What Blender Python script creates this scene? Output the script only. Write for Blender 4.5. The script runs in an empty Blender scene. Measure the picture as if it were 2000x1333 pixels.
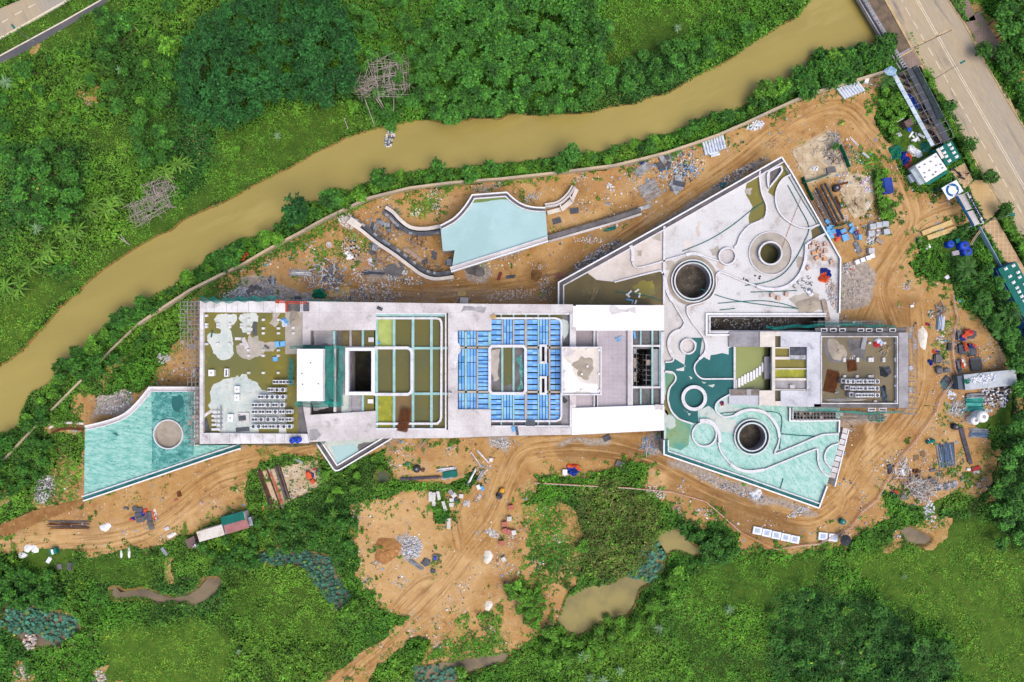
import bpy, math, random
import numpy as np
from mathutils import Vector
from mathutils.geometry import tessellate_polygon
random.seed(7); RNG = np.random.default_rng(7)
R = random.uniform
# ------------------------------------------------------------------ survey frame
# metres: the drone hovered 160 m over the site; K metres per survey unit on the ground
H = 160.0; K = 0.12
def S(z=0): return K*(H-z)/H
def P(px, py, z=0):
    s = S(z); return ((px-1000)*s, (666.5-py)*s)
def PL(pts, z=0): return [P(x, y, z) for x, y in pts]
sc = bpy.context.scene
COL = sc.collection
# ------------------------------------------------------------------ objects, labels
ORG = {}
def tag(o, label=None, cat=None, group=None, kind=None):
    if label: o['label'] = label
    if cat: o['category'] = cat
    if group: o['group'] = group
    if kind: o['kind'] = kind
    return o
def thing(name, label, cat, loc=(0, 0, 0), group=None):
    o = bpy.data.objects.new(name, None); o.empty_display_size = .5
    COL.objects.link(o); o.location = loc; ORG[o.name] = Vector(loc)
    return tag(o, label, cat, group)
def dup(root, loc, rz=0, s=(1, 1, 1), label=None, group=None):
    def cp(o, par):
        c = o.copy(); COL.objects.link(c)
        if par: c.parent = par
        for ch in o.children: cp(ch, c)
        return c
    r = cp(root, None); r.location = loc; r.rotation_euler = (0, 0, rz)
    r.scale = s
    if label: r['label'] = label
    if group: r['group'] = group
    return r
def place(o, loc, rz=0, s=(1, 1, 1)):
    o.location = loc; o.rotation_euler = (0, 0, rz); o.scale = s; return o
# ------------------------------------------------------------------ materials
def lin(c):
    c = c/255.0
    return c/12.92 if c <= .04045 else ((c+.055)/1.055)**2.4
def C(t, k=.8): return (lin(t[0])*k, lin(t[1])*k, lin(t[2])*k, 1)
MATS = {}
def mat(name, c1, c2=None, sc1=.4, t=(.42, .6), c3=None, sc3=1.2, t3=(.56, .66), rough=.85,
        stretch=(1, 1, 1), rot=0, bump=0.0, metal=0, alpha=1, lines=None, micro=.12, spec=.3):
    if name in MATS: return MATS[name]
    m = bpy.data.materials.new(name); m.use_nodes = True
    nt = m.node_tree; N = nt.nodes; L = nt.links
    b = N['Principled BSDF']
    b.inputs['Roughness'].default_value = rough; b.inputs['Metallic'].default_value = metal
    b.inputs['Specular IOR Level'].default_value = spec
    geo = N.new('ShaderNodeNewGeometry'); mp = N.new('ShaderNodeMapping')
    mp.vector_type = 'TEXTURE'; mp.inputs['Scale'].default_value = tuple(1/v for v in stretch); mp.inputs['Rotation'].default_value = (0, 0, rot)
    L.new(geo.outputs['Position'], mp.inputs['Vector'])
    def noise(s, det=6, ro=.62):
        n = N.new('ShaderNodeTexNoise'); n.inputs['Scale'].default_value = s
        n.inputs['Detail'].default_value = det; n.inputs['Roughness'].default_value = ro
        L.new(mp.outputs['Vector'], n.inputs['Vector']); return n.outputs['Fac']
    def ramp(f, a, bb):
        r = N.new('ShaderNodeMapRange'); r.inputs['From Min'].default_value = a; r.inputs['From Max'].default_value = bb
        L.new(f, r.inputs['Value']); return r.outputs['Result']
    def mix(f, a, bb, mode='MIX'):
        x = N.new('ShaderNodeMix'); x.data_type = 'RGBA'; x.blend_type = mode
        for i, v in ((6, a), (7, bb)):
            if isinstance(v, tuple): x.inputs[i].default_value = v
            else: L.new(v, x.inputs[i])
        if isinstance(f, float): x.inputs[0].default_value = f
        else: L.new(f, x.inputs[0])
        return x.outputs[2]
    col = C(c1)
    if c2: col = mix(ramp(noise(sc1), *t), col, C(c2))
    if c3: col = mix(ramp(noise(sc3, 8, .7), *t3), col, C(c3))
    if micro:
        g = noise(3.1, 4, .7); r = N.new('ShaderNodeMapRange')
        r.inputs['From Min'].default_value = .3; r.inputs['From Max'].default_value = .7
        r.inputs['To Min'].default_value = 1-micro; r.inputs['To Max'].default_value = 1+micro*.6
        L.new(g, r.inputs['Value'])
        x = N.new('ShaderNodeMix'); x.data_type = 'RGBA'; x.blend_type = 'MULTIPLY'; x.inputs[0].default_value = 1
        if isinstance(col, tuple): x.inputs[6].default_value = col
        else: L.new(col, x.inputs[6])
        cc = N.new('ShaderNodeCombineColor')
        for i in range(3): L.new(r.outputs['Result'], cc.inputs[i])
        L.new(cc.outputs[0], x.inputs[7]); col = x.outputs[2]
    if lines:   # (tile width, tile height, joint, colour, strength)
        bt = N.new('ShaderNodeTexBrick'); bt.offset = 0
        bt.inputs['Scale'].default_value = 1; bt.inputs['Brick Width'].default_value = lines[0]
        bt.inputs['Row Height'].default_value = lines[1]; bt.inputs['Mortar Size'].default_value = lines[2]
        bt.inputs['Mortar Smooth'].default_value = .3
        L.new(geo.outputs['Position'], bt.inputs['Vector'])
        ml = N.new('ShaderNodeMath'); ml.operation = 'MULTIPLY'; ml.inputs[1].default_value = lines[4]
        L.new(bt.outputs['Fac'], ml.inputs[0]); col = mix(ml.outputs[0], col, C(lines[3]))
    if isinstance(col, tuple): b.inputs['Base Color'].default_value = col
    else: L.new(col, b.inputs['Base Color'])
    if bump:
        bp = N.new('ShaderNodeBump'); bp.inputs['Strength'].default_value = bump; bp.inputs['Distance'].default_value = .1
        L.new(noise(2.0, 8, .7), bp.inputs['Height']); L.new(bp.outputs[0], b.inputs['Normal'])
    b.inputs['Alpha'].default_value = alpha
    MATS[name] = m
    return m
def attr_mat(name, rough=.65, vary=.25, sc1=.8):
    m = bpy.data.materials.new(name); m.use_nodes = True
    nt = m.node_tree; N = nt.nodes; L = nt.links; b = N['Principled BSDF']
    a = N.new('ShaderNodeAttribute'); a.attribute_name = 'col'
    n = N.new('ShaderNodeTexNoise'); n.inputs['Scale'].default_value = sc1; n.inputs['Detail'].default_value = 4
    g = N.new('ShaderNodeNewGeometry'); L.new(g.outputs['Position'], n.inputs['Vector'])
    r = N.new('ShaderNodeMapRange'); r.inputs['From Min'].default_value = .3; r.inputs['From Max'].default_value = .7
    r.inputs['To Min'].default_value = 1-vary; r.inputs['To Max'].default_value = 1+vary
    L.new(n.outputs['Fac'], r.inputs['Value'])
    oi = N.new('ShaderNodeObjectInfo'); r2 = N.new('ShaderNodeMapRange')
    r2.inputs['To Min'].default_value = .8; r2.inputs['To Max'].default_value = 1.25
    L.new(oi.outputs['Random'], r2.inputs['Value'])
    mu = N.new('ShaderNodeMath'); mu.operation = 'MULTIPLY'
    L.new(r.outputs[0], mu.inputs[0]); L.new(r2.outputs[0], mu.inputs[1])
    x = N.new('ShaderNodeVectorMath'); x.operation = 'SCALE'
    L.new(a.outputs['Color'], x.inputs[0]); L.new(mu.outputs[0], x.inputs['Scale'])
    L.new(x.outputs[0], b.inputs['Base Color'])
    b.inputs['Roughness'].default_value = rough; b.inputs['Specular IOR Level'].default_value = .25
    MATS[name] = m
    return m
# ------------------------------------------------------------------ geometry helpers
def catmull(p, n=6, closed=False):
    out = []; m = len(p)
    for i in range(m if closed else m-1):
        if closed: a, b, c, d = p[(i-1) % m], p[i], p[(i+1) % m], p[(i+2) % m]
        else: a, b, c, d = p[max(i-1, 0)], p[i], p[i+1], p[min(i+2, m-1)]
        for k in range(n):
            t = k/n
            out.append(tuple(.5*((2*b[j])+(-a[j]+c[j])*t+(2*a[j]-5*b[j]+4*c[j]-d[j])*t*t+(-a[j]+3*b[j]-3*c[j]+d[j])*t**3) for j in (0, 1)))
    if not closed: out.append(tuple(p[-1]))
    return out
def ragged(p, amp=.12, it=3):
    for _ in range(it):
        q = []
        for i in range(len(p)):
            a, b = p[i], p[(i+1) % len(p)]
            l = math.hypot(b[0]-a[0], b[1]-a[1]); q.append(a)
            o = R(-amp, amp)*l
            q.append(((a[0]+b[0])/2-(b[1]-a[1])/(l+1e-6)*o, (a[1]+b[1])/2+(b[0]-a[0])/(l+1e-6)*o))
        p = q
    return p
def circ(cx, cy, r, n=48): return [(cx+r*math.cos(2*math.pi*i/n), cy+r*math.sin(2*math.pi*i/n)) for i in range(n)]
def rect(x0, y0, x1, y1): return [(x0, y0), (x1, y0), (x1, y1), (x0, y1)]
def offset(pl, d, closed=False):
    n = len(pl); out = []
    for i in range(n):
        a = pl[(i-1) % n] if (closed or i > 0) else None
        b = pl[i]; c = pl[(i+1) % n] if (closed or i < n-1) else None
        ns = []
        for u, v in ((a, b), (b, c)):
            if u is None or v is None: continue
            l = math.hypot(v[0]-u[0], v[1]-u[1]) or 1e-6
            ns.append((-(v[1]-u[1])/l, (v[0]-u[0])/l))
        nx = sum(q[0] for q in ns); ny = sum(q[1] for q in ns); l = math.hypot(nx, ny) or 1e-6
        nx /= l; ny /= l
        k = 1/max(.45, nx*ns[0][0]+ny*ns[0][1])
        out.append((b[0]+nx*d*k, b[1]+ny*d*k))
    return out
class MB:
    def __init__(s): s.v = []; s.f = []; s.m = []; s.mats = []
    def mi(s, m):
        if m not in s.mats: s.mats.append(m)
        return s.mats.index(m)
    def face(s, pts, m):
        b = len(s.v); s.v += [tuple(p) for p in pts]; s.f.append(tuple(range(b, b+len(pts)))); s.m.append(s.mi(m))
    def poly(s, loops, z, m):
        """flat sheet; loops = outline or [outline, hole, hole...]"""
        if isinstance(loops[0][0], (int, float)): loops = [loops]
        flat = [p for l in loops for p in l]
        tris = tessellate_polygon([[Vector((p[0], p[1], 0)) for p in l] for l in loops])
        b = len(s.v); s.v += [(p[0], p[1], z) for p in flat]
        for t in tris:
            a, c, d = (flat[i] for i in t)
            cr = (c[0]-a[0])*(d[1]-a[1])-(c[1]-a[1])*(d[0]-a[0])
            if abs(cr) < 1e-9: continue
            s.f.append(tuple(b+i for i in (t if cr > 0 else t[::-1]))); s.m.append(s.mi(m))
    def wall(s, pl, z0, z1, m, closed=True):
        n = len(pl)
        for i in range(n if closed else n-1):
            a, b = pl[i], pl[(i+1) % n]
            s.face([(a[0], a[1], z0), (b[0], b[1], z0), (b[0], b[1], z1), (a[0], a[1], z1)], m)
    def prism(s, pl, z0, z1, m, side=None):
        s.poly(pl, z1, m); s.wall(pl, z0, z1, side or m)
    def curb(s, pl, w, z0, z1, m, closed=False, side=None):
        a = offset(pl, w/2, closed); b = offset(pl, -w/2, closed); n = len(pl)
        for i in range(n if closed else n-1):
            j = (i+1) % n
            s.face([(*b[i], z1), (*b[j], z1), (*a[j], z1), (*a[i], z1)], m)
        s.wall(a, z0, z1, side or m, closed); s.wall(b, z0, z1, side or m, closed)
        if not closed:
            for i in (0, -1): s.wall([a[i], b[i]], z0, z1, side or m, False)
    def ring(s, cx, cy, r0, r1, z0, z1, m, n=56, side=None):
        s.curb(circ(cx, cy, (r0+r1)/2, n), r1-r0, z0, z1, m, True, side)
    def box(s, c, d, m, rz=0, top=None):
        cx, cy, z0 = c; w, l, h = d[0]/2, d[1]/2, d[2]
        ca, sa = math.cos(rz), math.sin(rz)
        q = [(cx+x*ca-y*sa, cy+x*sa+y*ca) for x, y in ((-w, -l), (w, -l), (w, l), (-w, l))]
        s.face([(*p, z0+h) for p in q], top or m); s.face([(*p, z0) for p in q[::-1]], m); s.wall(q, z0, z0+h, m)
    def bar(s, a, b, r, m, n=4):
        a = Vector(a); b = Vector(b); d = (b-a)
        if d.length < 1e-6: return
        d.normalize(); u = d.cross(Vector((0, 0, 1)) if abs(d.z) < .9 else Vector((1, 0, 0))); u.normalize(); w = d.cross(u)
        ring = [u*math.cos(2*math.pi*(i+.5)/n)*r+w*math.sin(2*math.pi*(i+.5)/n)*r for i in range(n)]
        k = len(s.v)
        s.v += [tuple(a+x) for x in ring]+[tuple(b+x) for x in ring]
        for i in range(n):
            j = (i+1) % n; s.f.append((k+i, k+n+i, k+n+j, k+j)); s.m.append(s.mi(m))
        s.f.append(tuple(k+i for i in range(n))); s.m.append(s.mi(m))
        s.f.append(tuple(k+n+i for i in range(n-1, -1, -1))); s.m.append(s.mi(m))
    def path(s, pts, r, m, n=5):
        for i in range(len(pts)-1): s.bar(pts[i], pts[i+1], r, m, n)
    def lathe(s, c, prof, m, n=16):
        cx, cy, z = c
        for i in range(len(prof)-1):
            (r0, z0), (r1, z1) = prof[i], prof[i+1]
            for k in range(n):
                a, b = 2*math.pi*k/n, 2*math.pi*(k+1)/n
                q = [(cx+r0*math.cos(a), cy+r0*math.sin(a), z+z0), (cx+r0*math.cos(b), cy+r0*math.sin(b), z+z0),
                     (cx+r1*math.cos(b), cy+r1*math.sin(b), z+z1), (cx+r1*math.cos(a), cy+r1*math.sin(a), z+z1)]
                if r1 < 1e-4: q = q[:3]
                elif r0 < 1e-4: q = [q[0], q[2], q[3]]
                s.face(q, m)
    def sheet(s, w, l, nx, ny, zf, mf):
        b = len(s.v)
        for j in range(ny+1):
            for i in range(nx+1):
                u, v = i/nx, j/ny; x, y, z = zf(u, v); s.v.append((x, y, z))
        for j in range(ny):
            for i in range(nx):
                k = b+j*(nx+1)+i; s.f.append((k, k+1, k+nx+2, k+nx+1)); s.m.append(s.mi(mf((i+.5)/nx, (j+.5)/ny)))
    def rock(s, c, r, m, fl=.7):
        cx, cy, cz = c; k = len(s.v); n = 5; a0 = R(0, 6)
        lo = [(cx+r*R(.7, 1.1)*math.cos(a0+2*math.pi*i/n), cy+r*R(.7, 1.1)*math.sin(a0+2*math.pi*i/n), cz-r*.2) for i in range(n)]
        hi = [(cx+r*R(.4, .75)*math.cos(a0+.4+2*math.pi*i/n), cy+r*R(.4, .75)*math.sin(a0+.4+2*math.pi*i/n), cz+r*fl*R(.6, 1.1)) for i in range(n)]
        s.v += lo+hi; mi = s.mi(m)
        for i in range(n):
            j = (i+1) % n; s.f.append((k+i, k+j, k+n+j, k+n+i)); s.m.append(mi)
        s.f.append(tuple(k+n+i for i in range(n))); s.m.append(mi)
    def build(s, name, parent=None, origin=None, smooth=False, col=None):
        """one mesh object; origin: world point the vertices were written round (None = centre of base)"""
        me = bpy.data.meshes.new(name)
        v = np.array(s.v, dtype=float)
        if parent is not None:
            r = parent
            while r.parent: r = r.parent
            o = ORG.get(r.name, Vector((0, 0, 0)))
        elif origin is not None: o = Vector(origin)
        else: o = Vector(((v[:, 0].min()+v[:, 0].max())/2, (v[:, 1].min()+v[:, 1].max())/2, v[:, 2].min()))
        v = v-np.array(o)
        me.from_pydata(v.tolist(), [], s.f)
        for m in s.mats: me.materials.append(m)
        me.polygons.foreach_set('material_index', s.m)
        if smooth: me.polygons.foreach_set('use_smooth', [True]*len(s.f))
        me.update()
        ob = bpy.data.objects.new(name, me); COL.objects.link(ob)
        if parent is not None: ob.parent = parent
        else: ob.location = o; ORG[ob.name] = o
        return ob
# ------------------------------------------------------------------ palette
WHITE = mat('white_concrete', (232, 229, 229), (206, 200, 199), .25, (.42, .62), (164, 154, 152), .5, (.58, .72), micro=.15)
PALE = mat('pale_slab', (226, 220, 219), (200, 192, 190), .14, (.38, .6), (150, 140, 136), .3, (.57, .74), micro=.16, lines=(8.3, 6.1, .03, (150, 142, 142), .5))
BRIGHT = mat('fresh_white_screed', (250, 249, 250), (236, 233, 236), .12, (.45, .7), (206, 199, 200), .35, (.64, .74), micro=.05)
GREY = mat('grey_concrete', (176, 172, 176), (148, 144, 146), .3, (.4, .62), (118, 112, 110), .8, (.6, .75))
WINGC = mat('wing_slab', (216, 216, 222), (196, 196, 202), .2, (.4, .6), (140, 136, 136), .4, (.57, .72), micro=.16)
DGREY = mat('dark_concrete', (120, 117, 118), (95, 92, 92), .5, (.4, .62), (150, 146, 145), 1, (.6, .75))
CREAM = mat('cream_slab', (232, 222, 208), (214, 204, 196), .3)
WALLM = mat('bare_wall', (182, 178, 174), (150, 145, 140), .3, (.4, .65), (120, 112, 104), .4, (.6, .8), stretch=(1, 1, .35))
VOID = mat('opening_shade', (42, 42, 44), (28, 28, 30))  # flat dark colour put in for the shade inside openings, gaps and recesses
RIM = mat('white_kerb', (228, 226, 230), (200, 194, 196), .8, (.5, .7), (178, 170, 168), 1.5, (.62, .74))
GUT = mat('gutter', (92, 92, 94), (120, 110, 112), .5)
GUTT = mat('teal_gutter', (28, 100, 98), (60, 125, 122), .6)
OLIVE = mat('green_rainwater', (128, 118, 44), (112, 112, 62), .09, (.4, .62), (148, 138, 42), .3, (.56, .7), rough=.55, micro=.08)
OLIVED = mat('dark_green_water', (104, 98, 42), (88, 92, 58), .15, (.4, .62), (120, 100, 40), .3, (.55, .7), rough=.5, micro=.08)
LIME = mat('lime_water', (182, 194, 108), (160, 174, 88), .3, rough=.5)
LIME2 = mat('algae', (158, 158, 36), (140, 142, 40), .5, (.4, .6), (184, 186, 90), .8, (.52, .64), rough=.6)
POOLG = mat('pool_water', (138, 148, 74), (122, 134, 62), .12, (.35, .65), rough=.25, micro=.04)
BROWNW = mat('brown_water', (130, 104, 62), (118, 92, 52), .3, rough=.4)
PATCH = mat('dry_patch', (212, 216, 208), (192, 204, 198), .3, (.4, .6), (170, 170, 158), .7, (.55, .7))
PATCHB = mat('dry_patch_brown', (190, 180, 168), (172, 164, 152), .5)
TEALB = mat('teal_beam', (170, 208, 204), (150, 190, 186), .4, (.4, .6), (108, 150, 146), 1.5, (.6, .72))
AQUA = mat('aqua_membrane', (178, 210, 210), (168, 200, 200), .12, (.4, .6), (188, 218, 217), .15, (.55, .75), micro=.04)
TEALF = mat('teal_painted_floor', (186, 220, 210), (150, 202, 188), .8, (.42, .62), (84, 152, 140), 2.0, (.56, .64), stretch=(.65, 1.5, 1), rot=-.95, micro=.16)
TEALL = mat('brushed_teal_floor', (166, 212, 200), (122, 188, 174), .9, (.42, .6), (80, 152, 142), 1.9, (.54, .63), stretch=(.5, 1.6, 1), rot=-.18, micro=.18)
TEALR = mat('worn_teal_floor', (126, 190, 182), (74, 146, 138), .7, (.4, .56), (40, 104, 100), 1.6, (.54, .62), micro=.18)
DTEAL = mat('deep_teal_membrane', (50, 112, 112), (42, 102, 102), .15, (.4, .6), (70, 130, 128), 1.0, (.66, .72), micro=.06)
UPFL = mat('pale_screed', (222, 220, 220), (204, 200, 198), .1, (.4, .62), (160, 146, 136), .2, (.555, .72), micro=.15, lines=(9.2, 7.7, .03, (170, 164, 162), .4))
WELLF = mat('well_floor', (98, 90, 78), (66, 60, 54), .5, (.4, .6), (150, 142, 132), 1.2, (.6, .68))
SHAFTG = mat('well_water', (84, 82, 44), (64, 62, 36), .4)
UPFLB = mat('stained_screed', (226, 216, 208), (204, 190, 180), .14, (.4, .6), (150, 136, 126), .3, (.62, .76))
WETB = mat('wet_brown_floor', (104, 90, 50), (84, 76, 48), .12, (.4, .6), (124, 112, 66), .2, (.55, .7), rough=.5)
TERR = mat('terrace_wet', (128, 114, 84), (108, 98, 74), .12, (.4, .62), (146, 134, 108), .2, (.55, .72), rough=.6)
TILEF = mat('grid_screed', (196, 186, 192), (182, 172, 178), .15, (.4, .6), (166, 156, 156), .4, (.6, .75), lines=(.95, .95, .02, (126, 116, 120), .55))
TILEG = mat('grid_screed_grey', (164, 154, 156), (144, 136, 138), .2, lines=(.8, .8, .02, (112, 104, 106), .6))
BLUES = [mat('blue_panel_%s' % n, c, None, lines=(.5, 1.1, .01, (70, 120, 190), .35), micro=.05, rough=.5) for n, c in
         (('sky', (128, 190, 248)), ('mid', (116, 180, 244)), ('deep', (98, 164, 234)), ('pale', (142, 200, 250)), ('sea', (70, 156, 210)))]
DARKIN = mat('dark_floor_slot_shade', (52, 47, 42), (30, 28, 28), .8, (.4, .6), (90, 80, 70), 2, (.6, .66))
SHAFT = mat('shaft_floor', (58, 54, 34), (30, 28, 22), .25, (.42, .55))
WHITEP = mat('white_paint', (246, 246, 248), (232, 232, 234), 1, micro=.04, rough=.5)
FAN = mat('fan_grille', (92, 98, 110), (66, 72, 82), 3, rough=.5)
STEEL = mat('galvanised_steel', (172, 176, 182), (130, 134, 142), 1, rough=.5, metal=.3)
POLEM = mat('scaffold_tube', (182, 178, 176), (150, 138, 128), 1.2, rough=.6)
RUST = mat('rusty_rebar', (118, 66, 30), (88, 50, 26), 1.5)
RUSTW = mat('rusty_white', (224, 216, 206), (206, 190, 172), .6, (.5, .7), (150, 90, 50), 1.2, (.64, .7))
NET = mat('green_net', (22, 158, 142), (14, 128, 118), .5, stretch=(1, 3, 1), alpha=.62, lines=(.5, .5, .02, (10, 98, 90), .4))
NETD = mat('dark_green_net', (16, 128, 92), (10, 100, 74), 1)
TEALP = mat('teal_rope', (12, 120, 118), (10, 104, 104), 1)
BLUET = mat('blue_tarpaulin', (24, 66, 168), (16, 46, 126), .8, rough=.5)
ORANGE = mat('orange_tarpaulin', (234, 100, 52), (206, 78, 40), .8, rough=.6)
REDT = mat('red_plastic', (208, 62, 66), (180, 50, 60), 1)
LBLUE = mat('light_blue_board', (120, 186, 232), (92, 160, 216), 1, micro=.05)
DGB = mat('dark_grey_board', (92, 96, 104), (74, 76, 84), .8, (.4, .6), (120, 122, 126), 2, (.6, .7))
SLATE = mat('slate_blue_steel', (98, 128, 162), (78, 106, 140), 1.2, rough=.5)
WOOD = mat('bare_timber', (200, 170, 112), (176, 144, 92), 1)
WOODG = mat('weathered_timber', (176, 160, 146), (146, 130, 118), 1.5)
BRICK = mat('red_brick', (196, 122, 106), (172, 100, 86), 2)
BLOCK = mat('pale_block', (222, 220, 216), (198, 194, 188), 1.5)
PINKB = mat('pinkish_carton', (214, 184, 166), (196, 164, 146), 1.5)
STONE = mat('broken_stone', (214, 208, 200), (180, 174, 168), 1, (.4, .6), (140, 134, 130), 2, (.55, .7))
STONEW = mat('white_rubble', (232, 232, 234), (206, 206, 208), 2)
SAND = mat('grey_sand', (178, 166, 150), (160, 148, 132), .5)
WSAND = mat('white_powder', (240, 234, 224), (226, 214, 196), .5, (.4, .65), (200, 200, 206), .7, (.6, .75))
BLUETK = mat('blue_tank', (22, 76, 206), (14, 60, 176), 1, rough=.4)
BLACK = mat('black_plastic', (44, 50, 58), (34, 38, 46), 1, rough=.5)
GREENR = mat('green_roof_sheet', (22, 116, 104), (18, 104, 92), .6, (.4, .6), lines=(.35, 60, .02, (14, 88, 80), .4))
REDR = mat('dull_red_roof_sheet', (170, 116, 114), (156, 102, 102), .6)
TEALBX = mat('teal_paint', (24, 126, 116), (20, 110, 102), 1)
HOSE = mat('orange_hose', (224, 158, 126), (206, 140, 108), 1)
YELLOW = mat('yellow_paint', (232, 168, 36), (210, 148, 30), 1, rough=.5)
REDS = mat('red_steel', (214, 78, 44), (186, 62, 36), 1, rough=.5)
RUBBER = mat('rubber', (32, 32, 34), None)
SKINM = mat('skin', (170, 118, 90), None, micro=0)
NAVY = mat('navy_cloth', (34, 42, 78), (28, 34, 64), 2)
DRED = mat('dark_red_paint', (120, 36, 36), None, rough=.4)
# ================================================================== THE SETTING
def smooth(p, n=4, closed=True): return catmull(p, n, closed)
RIVER_N = [(1588,0),(1555,37),(1534,46),(1488,73),(1468,85),(1430,115),(1407,128),(1373,142),(1353,154),(1310,182),(1302,185),(1271,189),(1241,204),(1200,208),(1178,214),(1157,221),(1096,223),(1055,226),(994,223),(979,234),(928,232),(902,238),(871,243),(833,234),(800,237),(770,244),(739,250),(701,261),(675,270),(645,287),(619,297),(594,313),(563,330),(543,339),(512,354),(484,368),(461,384),(433,398),(415,405),(400,411),(367,427),(352,434),(334,452),(306,462),(283,474),(258,489),(224,512),(189,536),(158,565),(138,583),(112,605),(92,630),(69,655),(51,674),(36,690),(15,707),(0,716),(-120,790)]
RIVER_S = [(-120,960),(0,844),(23,837),(33,815),(41,790),(54,765),(102,747),(105,730),(112,713),(140,702),(145,690),(163,675),(179,658),(201,631),(224,614),(255,608),(286,582),(332,560),(367,534),(390,516),(400,498),(433,488),(451,470),(522,455),(543,437),(545,422),(579,396),(604,394),(624,394),(627,376),(642,366),(668,368),(676,373),(706,355),(742,347),(757,338),(800,334),(841,329),(925,323),(958,318),(1017,315),(1081,307),(1111,301),(1155,298),(1183,293),(1200,288),(1256,270),(1271,277),(1310,258),(1328,255),(1358,237),(1379,230),(1437,214),(1460,199),(1480,184),(1496,178),(1532,166),(1557,153),(1583,138),(1600,119),(1618,112),(1638,118),(1666,107),(1684,98),(1725,92),(1790,52),(1860,-20),(1900,-120)]
RIVER = RIVER_N[::-1]+[(1640,-120),(1900,-120)][:1]+RIVER_S[::-1]
PONDS = [
 [(214,1151),(230,1149),(240,1159),(258,1156),(283,1152),(306,1161),(332,1169),(362,1164),(383,1151),(400,1131),(428,1131),(428,1143),(418,1159),(400,1174),(378,1186),(362,1177),(329,1178),(306,1179),(291,1169),(255,1169),(230,1172),(217,1166)],
 [(1091,1215),(1101,1189),(1111,1166),(1132,1156),(1157,1149),(1200,1140),(1223,1128),(1238,1131),(1250,1108),(1268,1088),(1286,1076),(1294,1090),(1288,1114),(1268,1138),(1244,1152),(1240,1166),(1236,1187),(1223,1205),(1200,1209),(1157,1223),(1129,1246),(1106,1235)],
 [(1287,1044),(1302,1041),(1317,1035),(1328,1036),(1338,1054),(1353,1067),(1376,1076),(1373,1082),(1356,1090),(1338,1080),(1315,1081),(1297,1081),(1282,1070)],
 [(808,1300),(835,1302),(880,1295),(935,1286),(1000,1278),(985,1296),(930,1308),(900,1322),(880,1340),(805,1340)],
 [(15,1178),(70,1190),(150,1205),(155,1235),(110,1262),(60,1265),(20,1235),(0,1215)],
 [(1758,1038),(1775,1030),(1800,1040),(1822,1052),(1812,1062),(1785,1062),(1768,1054)],
 [(733,924),(745,920),(758,930),(757,942),(742,945),(733,936)],
 [(505,1082),(545,1072),(600,1078),(640,1090),(652,1120),(668,1150),(678,1168),(660,1195),(640,1170),(622,1140),(600,1115),(560,1100),(520,1102)]]
SITE = [(1740,148),(1727,145),(1600,184),(1557,200),(1506,222),(1455,247),(1404,268),(1353,286),(1302,303),(1251,316),(1200,328),(1080,342),(979,353),(877,362),(800,372),(767,380),(719,392),(676,412),(630,434),(584,460),(528,489),(477,519),(438,538),(400,557),(372,585),(360,610),(350,660),(330,705),(305,720),(292,745),(270,765),(240,758),(215,775),(194,768),(180,800),(165,822),(105,832),(112,842),(165,845),(160,870),(150,905),(158,975),(120,1000),(60,1010),(0,1022),(-120,1040),(-120,1110),(0,1092),(33,1082),(51,1072),(89,1072),(122,1070),(143,1076),(179,1086),(199,1086),(230,1077),(255,1072),(283,1075),(290,1090),(300,1072),(329,1059),(362,1044),(383,1040),(440,1012),(470,1000),(484,985),(474,961),(484,930),(497,910),(528,900),(560,890),(609,890),(640,905),(755,882),(752,905),(765,930),(800,940),(840,950),(870,948),(900,935),(925,915),(935,935),(915,960),(890,960),(870,965),(880,985),(870,1020),(850,1025),(838,1000),(838,965),(800,961),(757,971),(719,976),(683,989),(680,1040),(678,1064),(698,1069),(701,1103),(690,1125),(706,1146),(732,1161),(734,1187),(770,1197),(800,1200),(737,1253),(706,1276),(681,1291),(645,1312),(620,1345),(660,1390),(700,1380),(732,1299),(800,1253),(820,1240),(838,1248),(826,1299),(889,1291),(943,1284),(1004,1276),(1040,1251),(1091,1217),(1106,1172),(1129,1141),(1139,1110),(1134,1044),(1127,993),(1080,975),(1017,983),(1045,961),(1047,941),(1037,930),(1068,923),(1088,925),(1139,938),(1170,925),(1200,915),(1220,902),(1259,910),(1261,925),(1254,948),(1271,966),(1294,981),(1312,999),(1333,1013),(1348,1026),(1379,1036),(1394,1018),(1422,1026),(1445,1041),(1436,1075),(1450,1088),(1481,1082),(1501,1075),(1555,1085),(1577,1072),(1600,1075),(1638,1067),(1656,1075),(1669,1049),(1684,1041),(1702,1029),(1735,1016),(1745,1006),(1730,985),(1720,966),(1743,963),(1758,981),(1790,990),(1822,984),(1868,966),(1901,974),(1926,958),(1949,918),(1957,884),(1939,877),(1932,859),(1900,830),(1960,800),(1967,721),(1954,675),(1914,626),(1883,600),(1855,554),(1789,542),(1773,519),(1791,498),(1794,468),(1868,442),(1903,440),(1870,385),(1840,381),(1796,381),(1776,361),(1758,330),(1753,314),(1743,281),(1722,263),(1705,235),(1717,199),(1715,153)]
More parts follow.
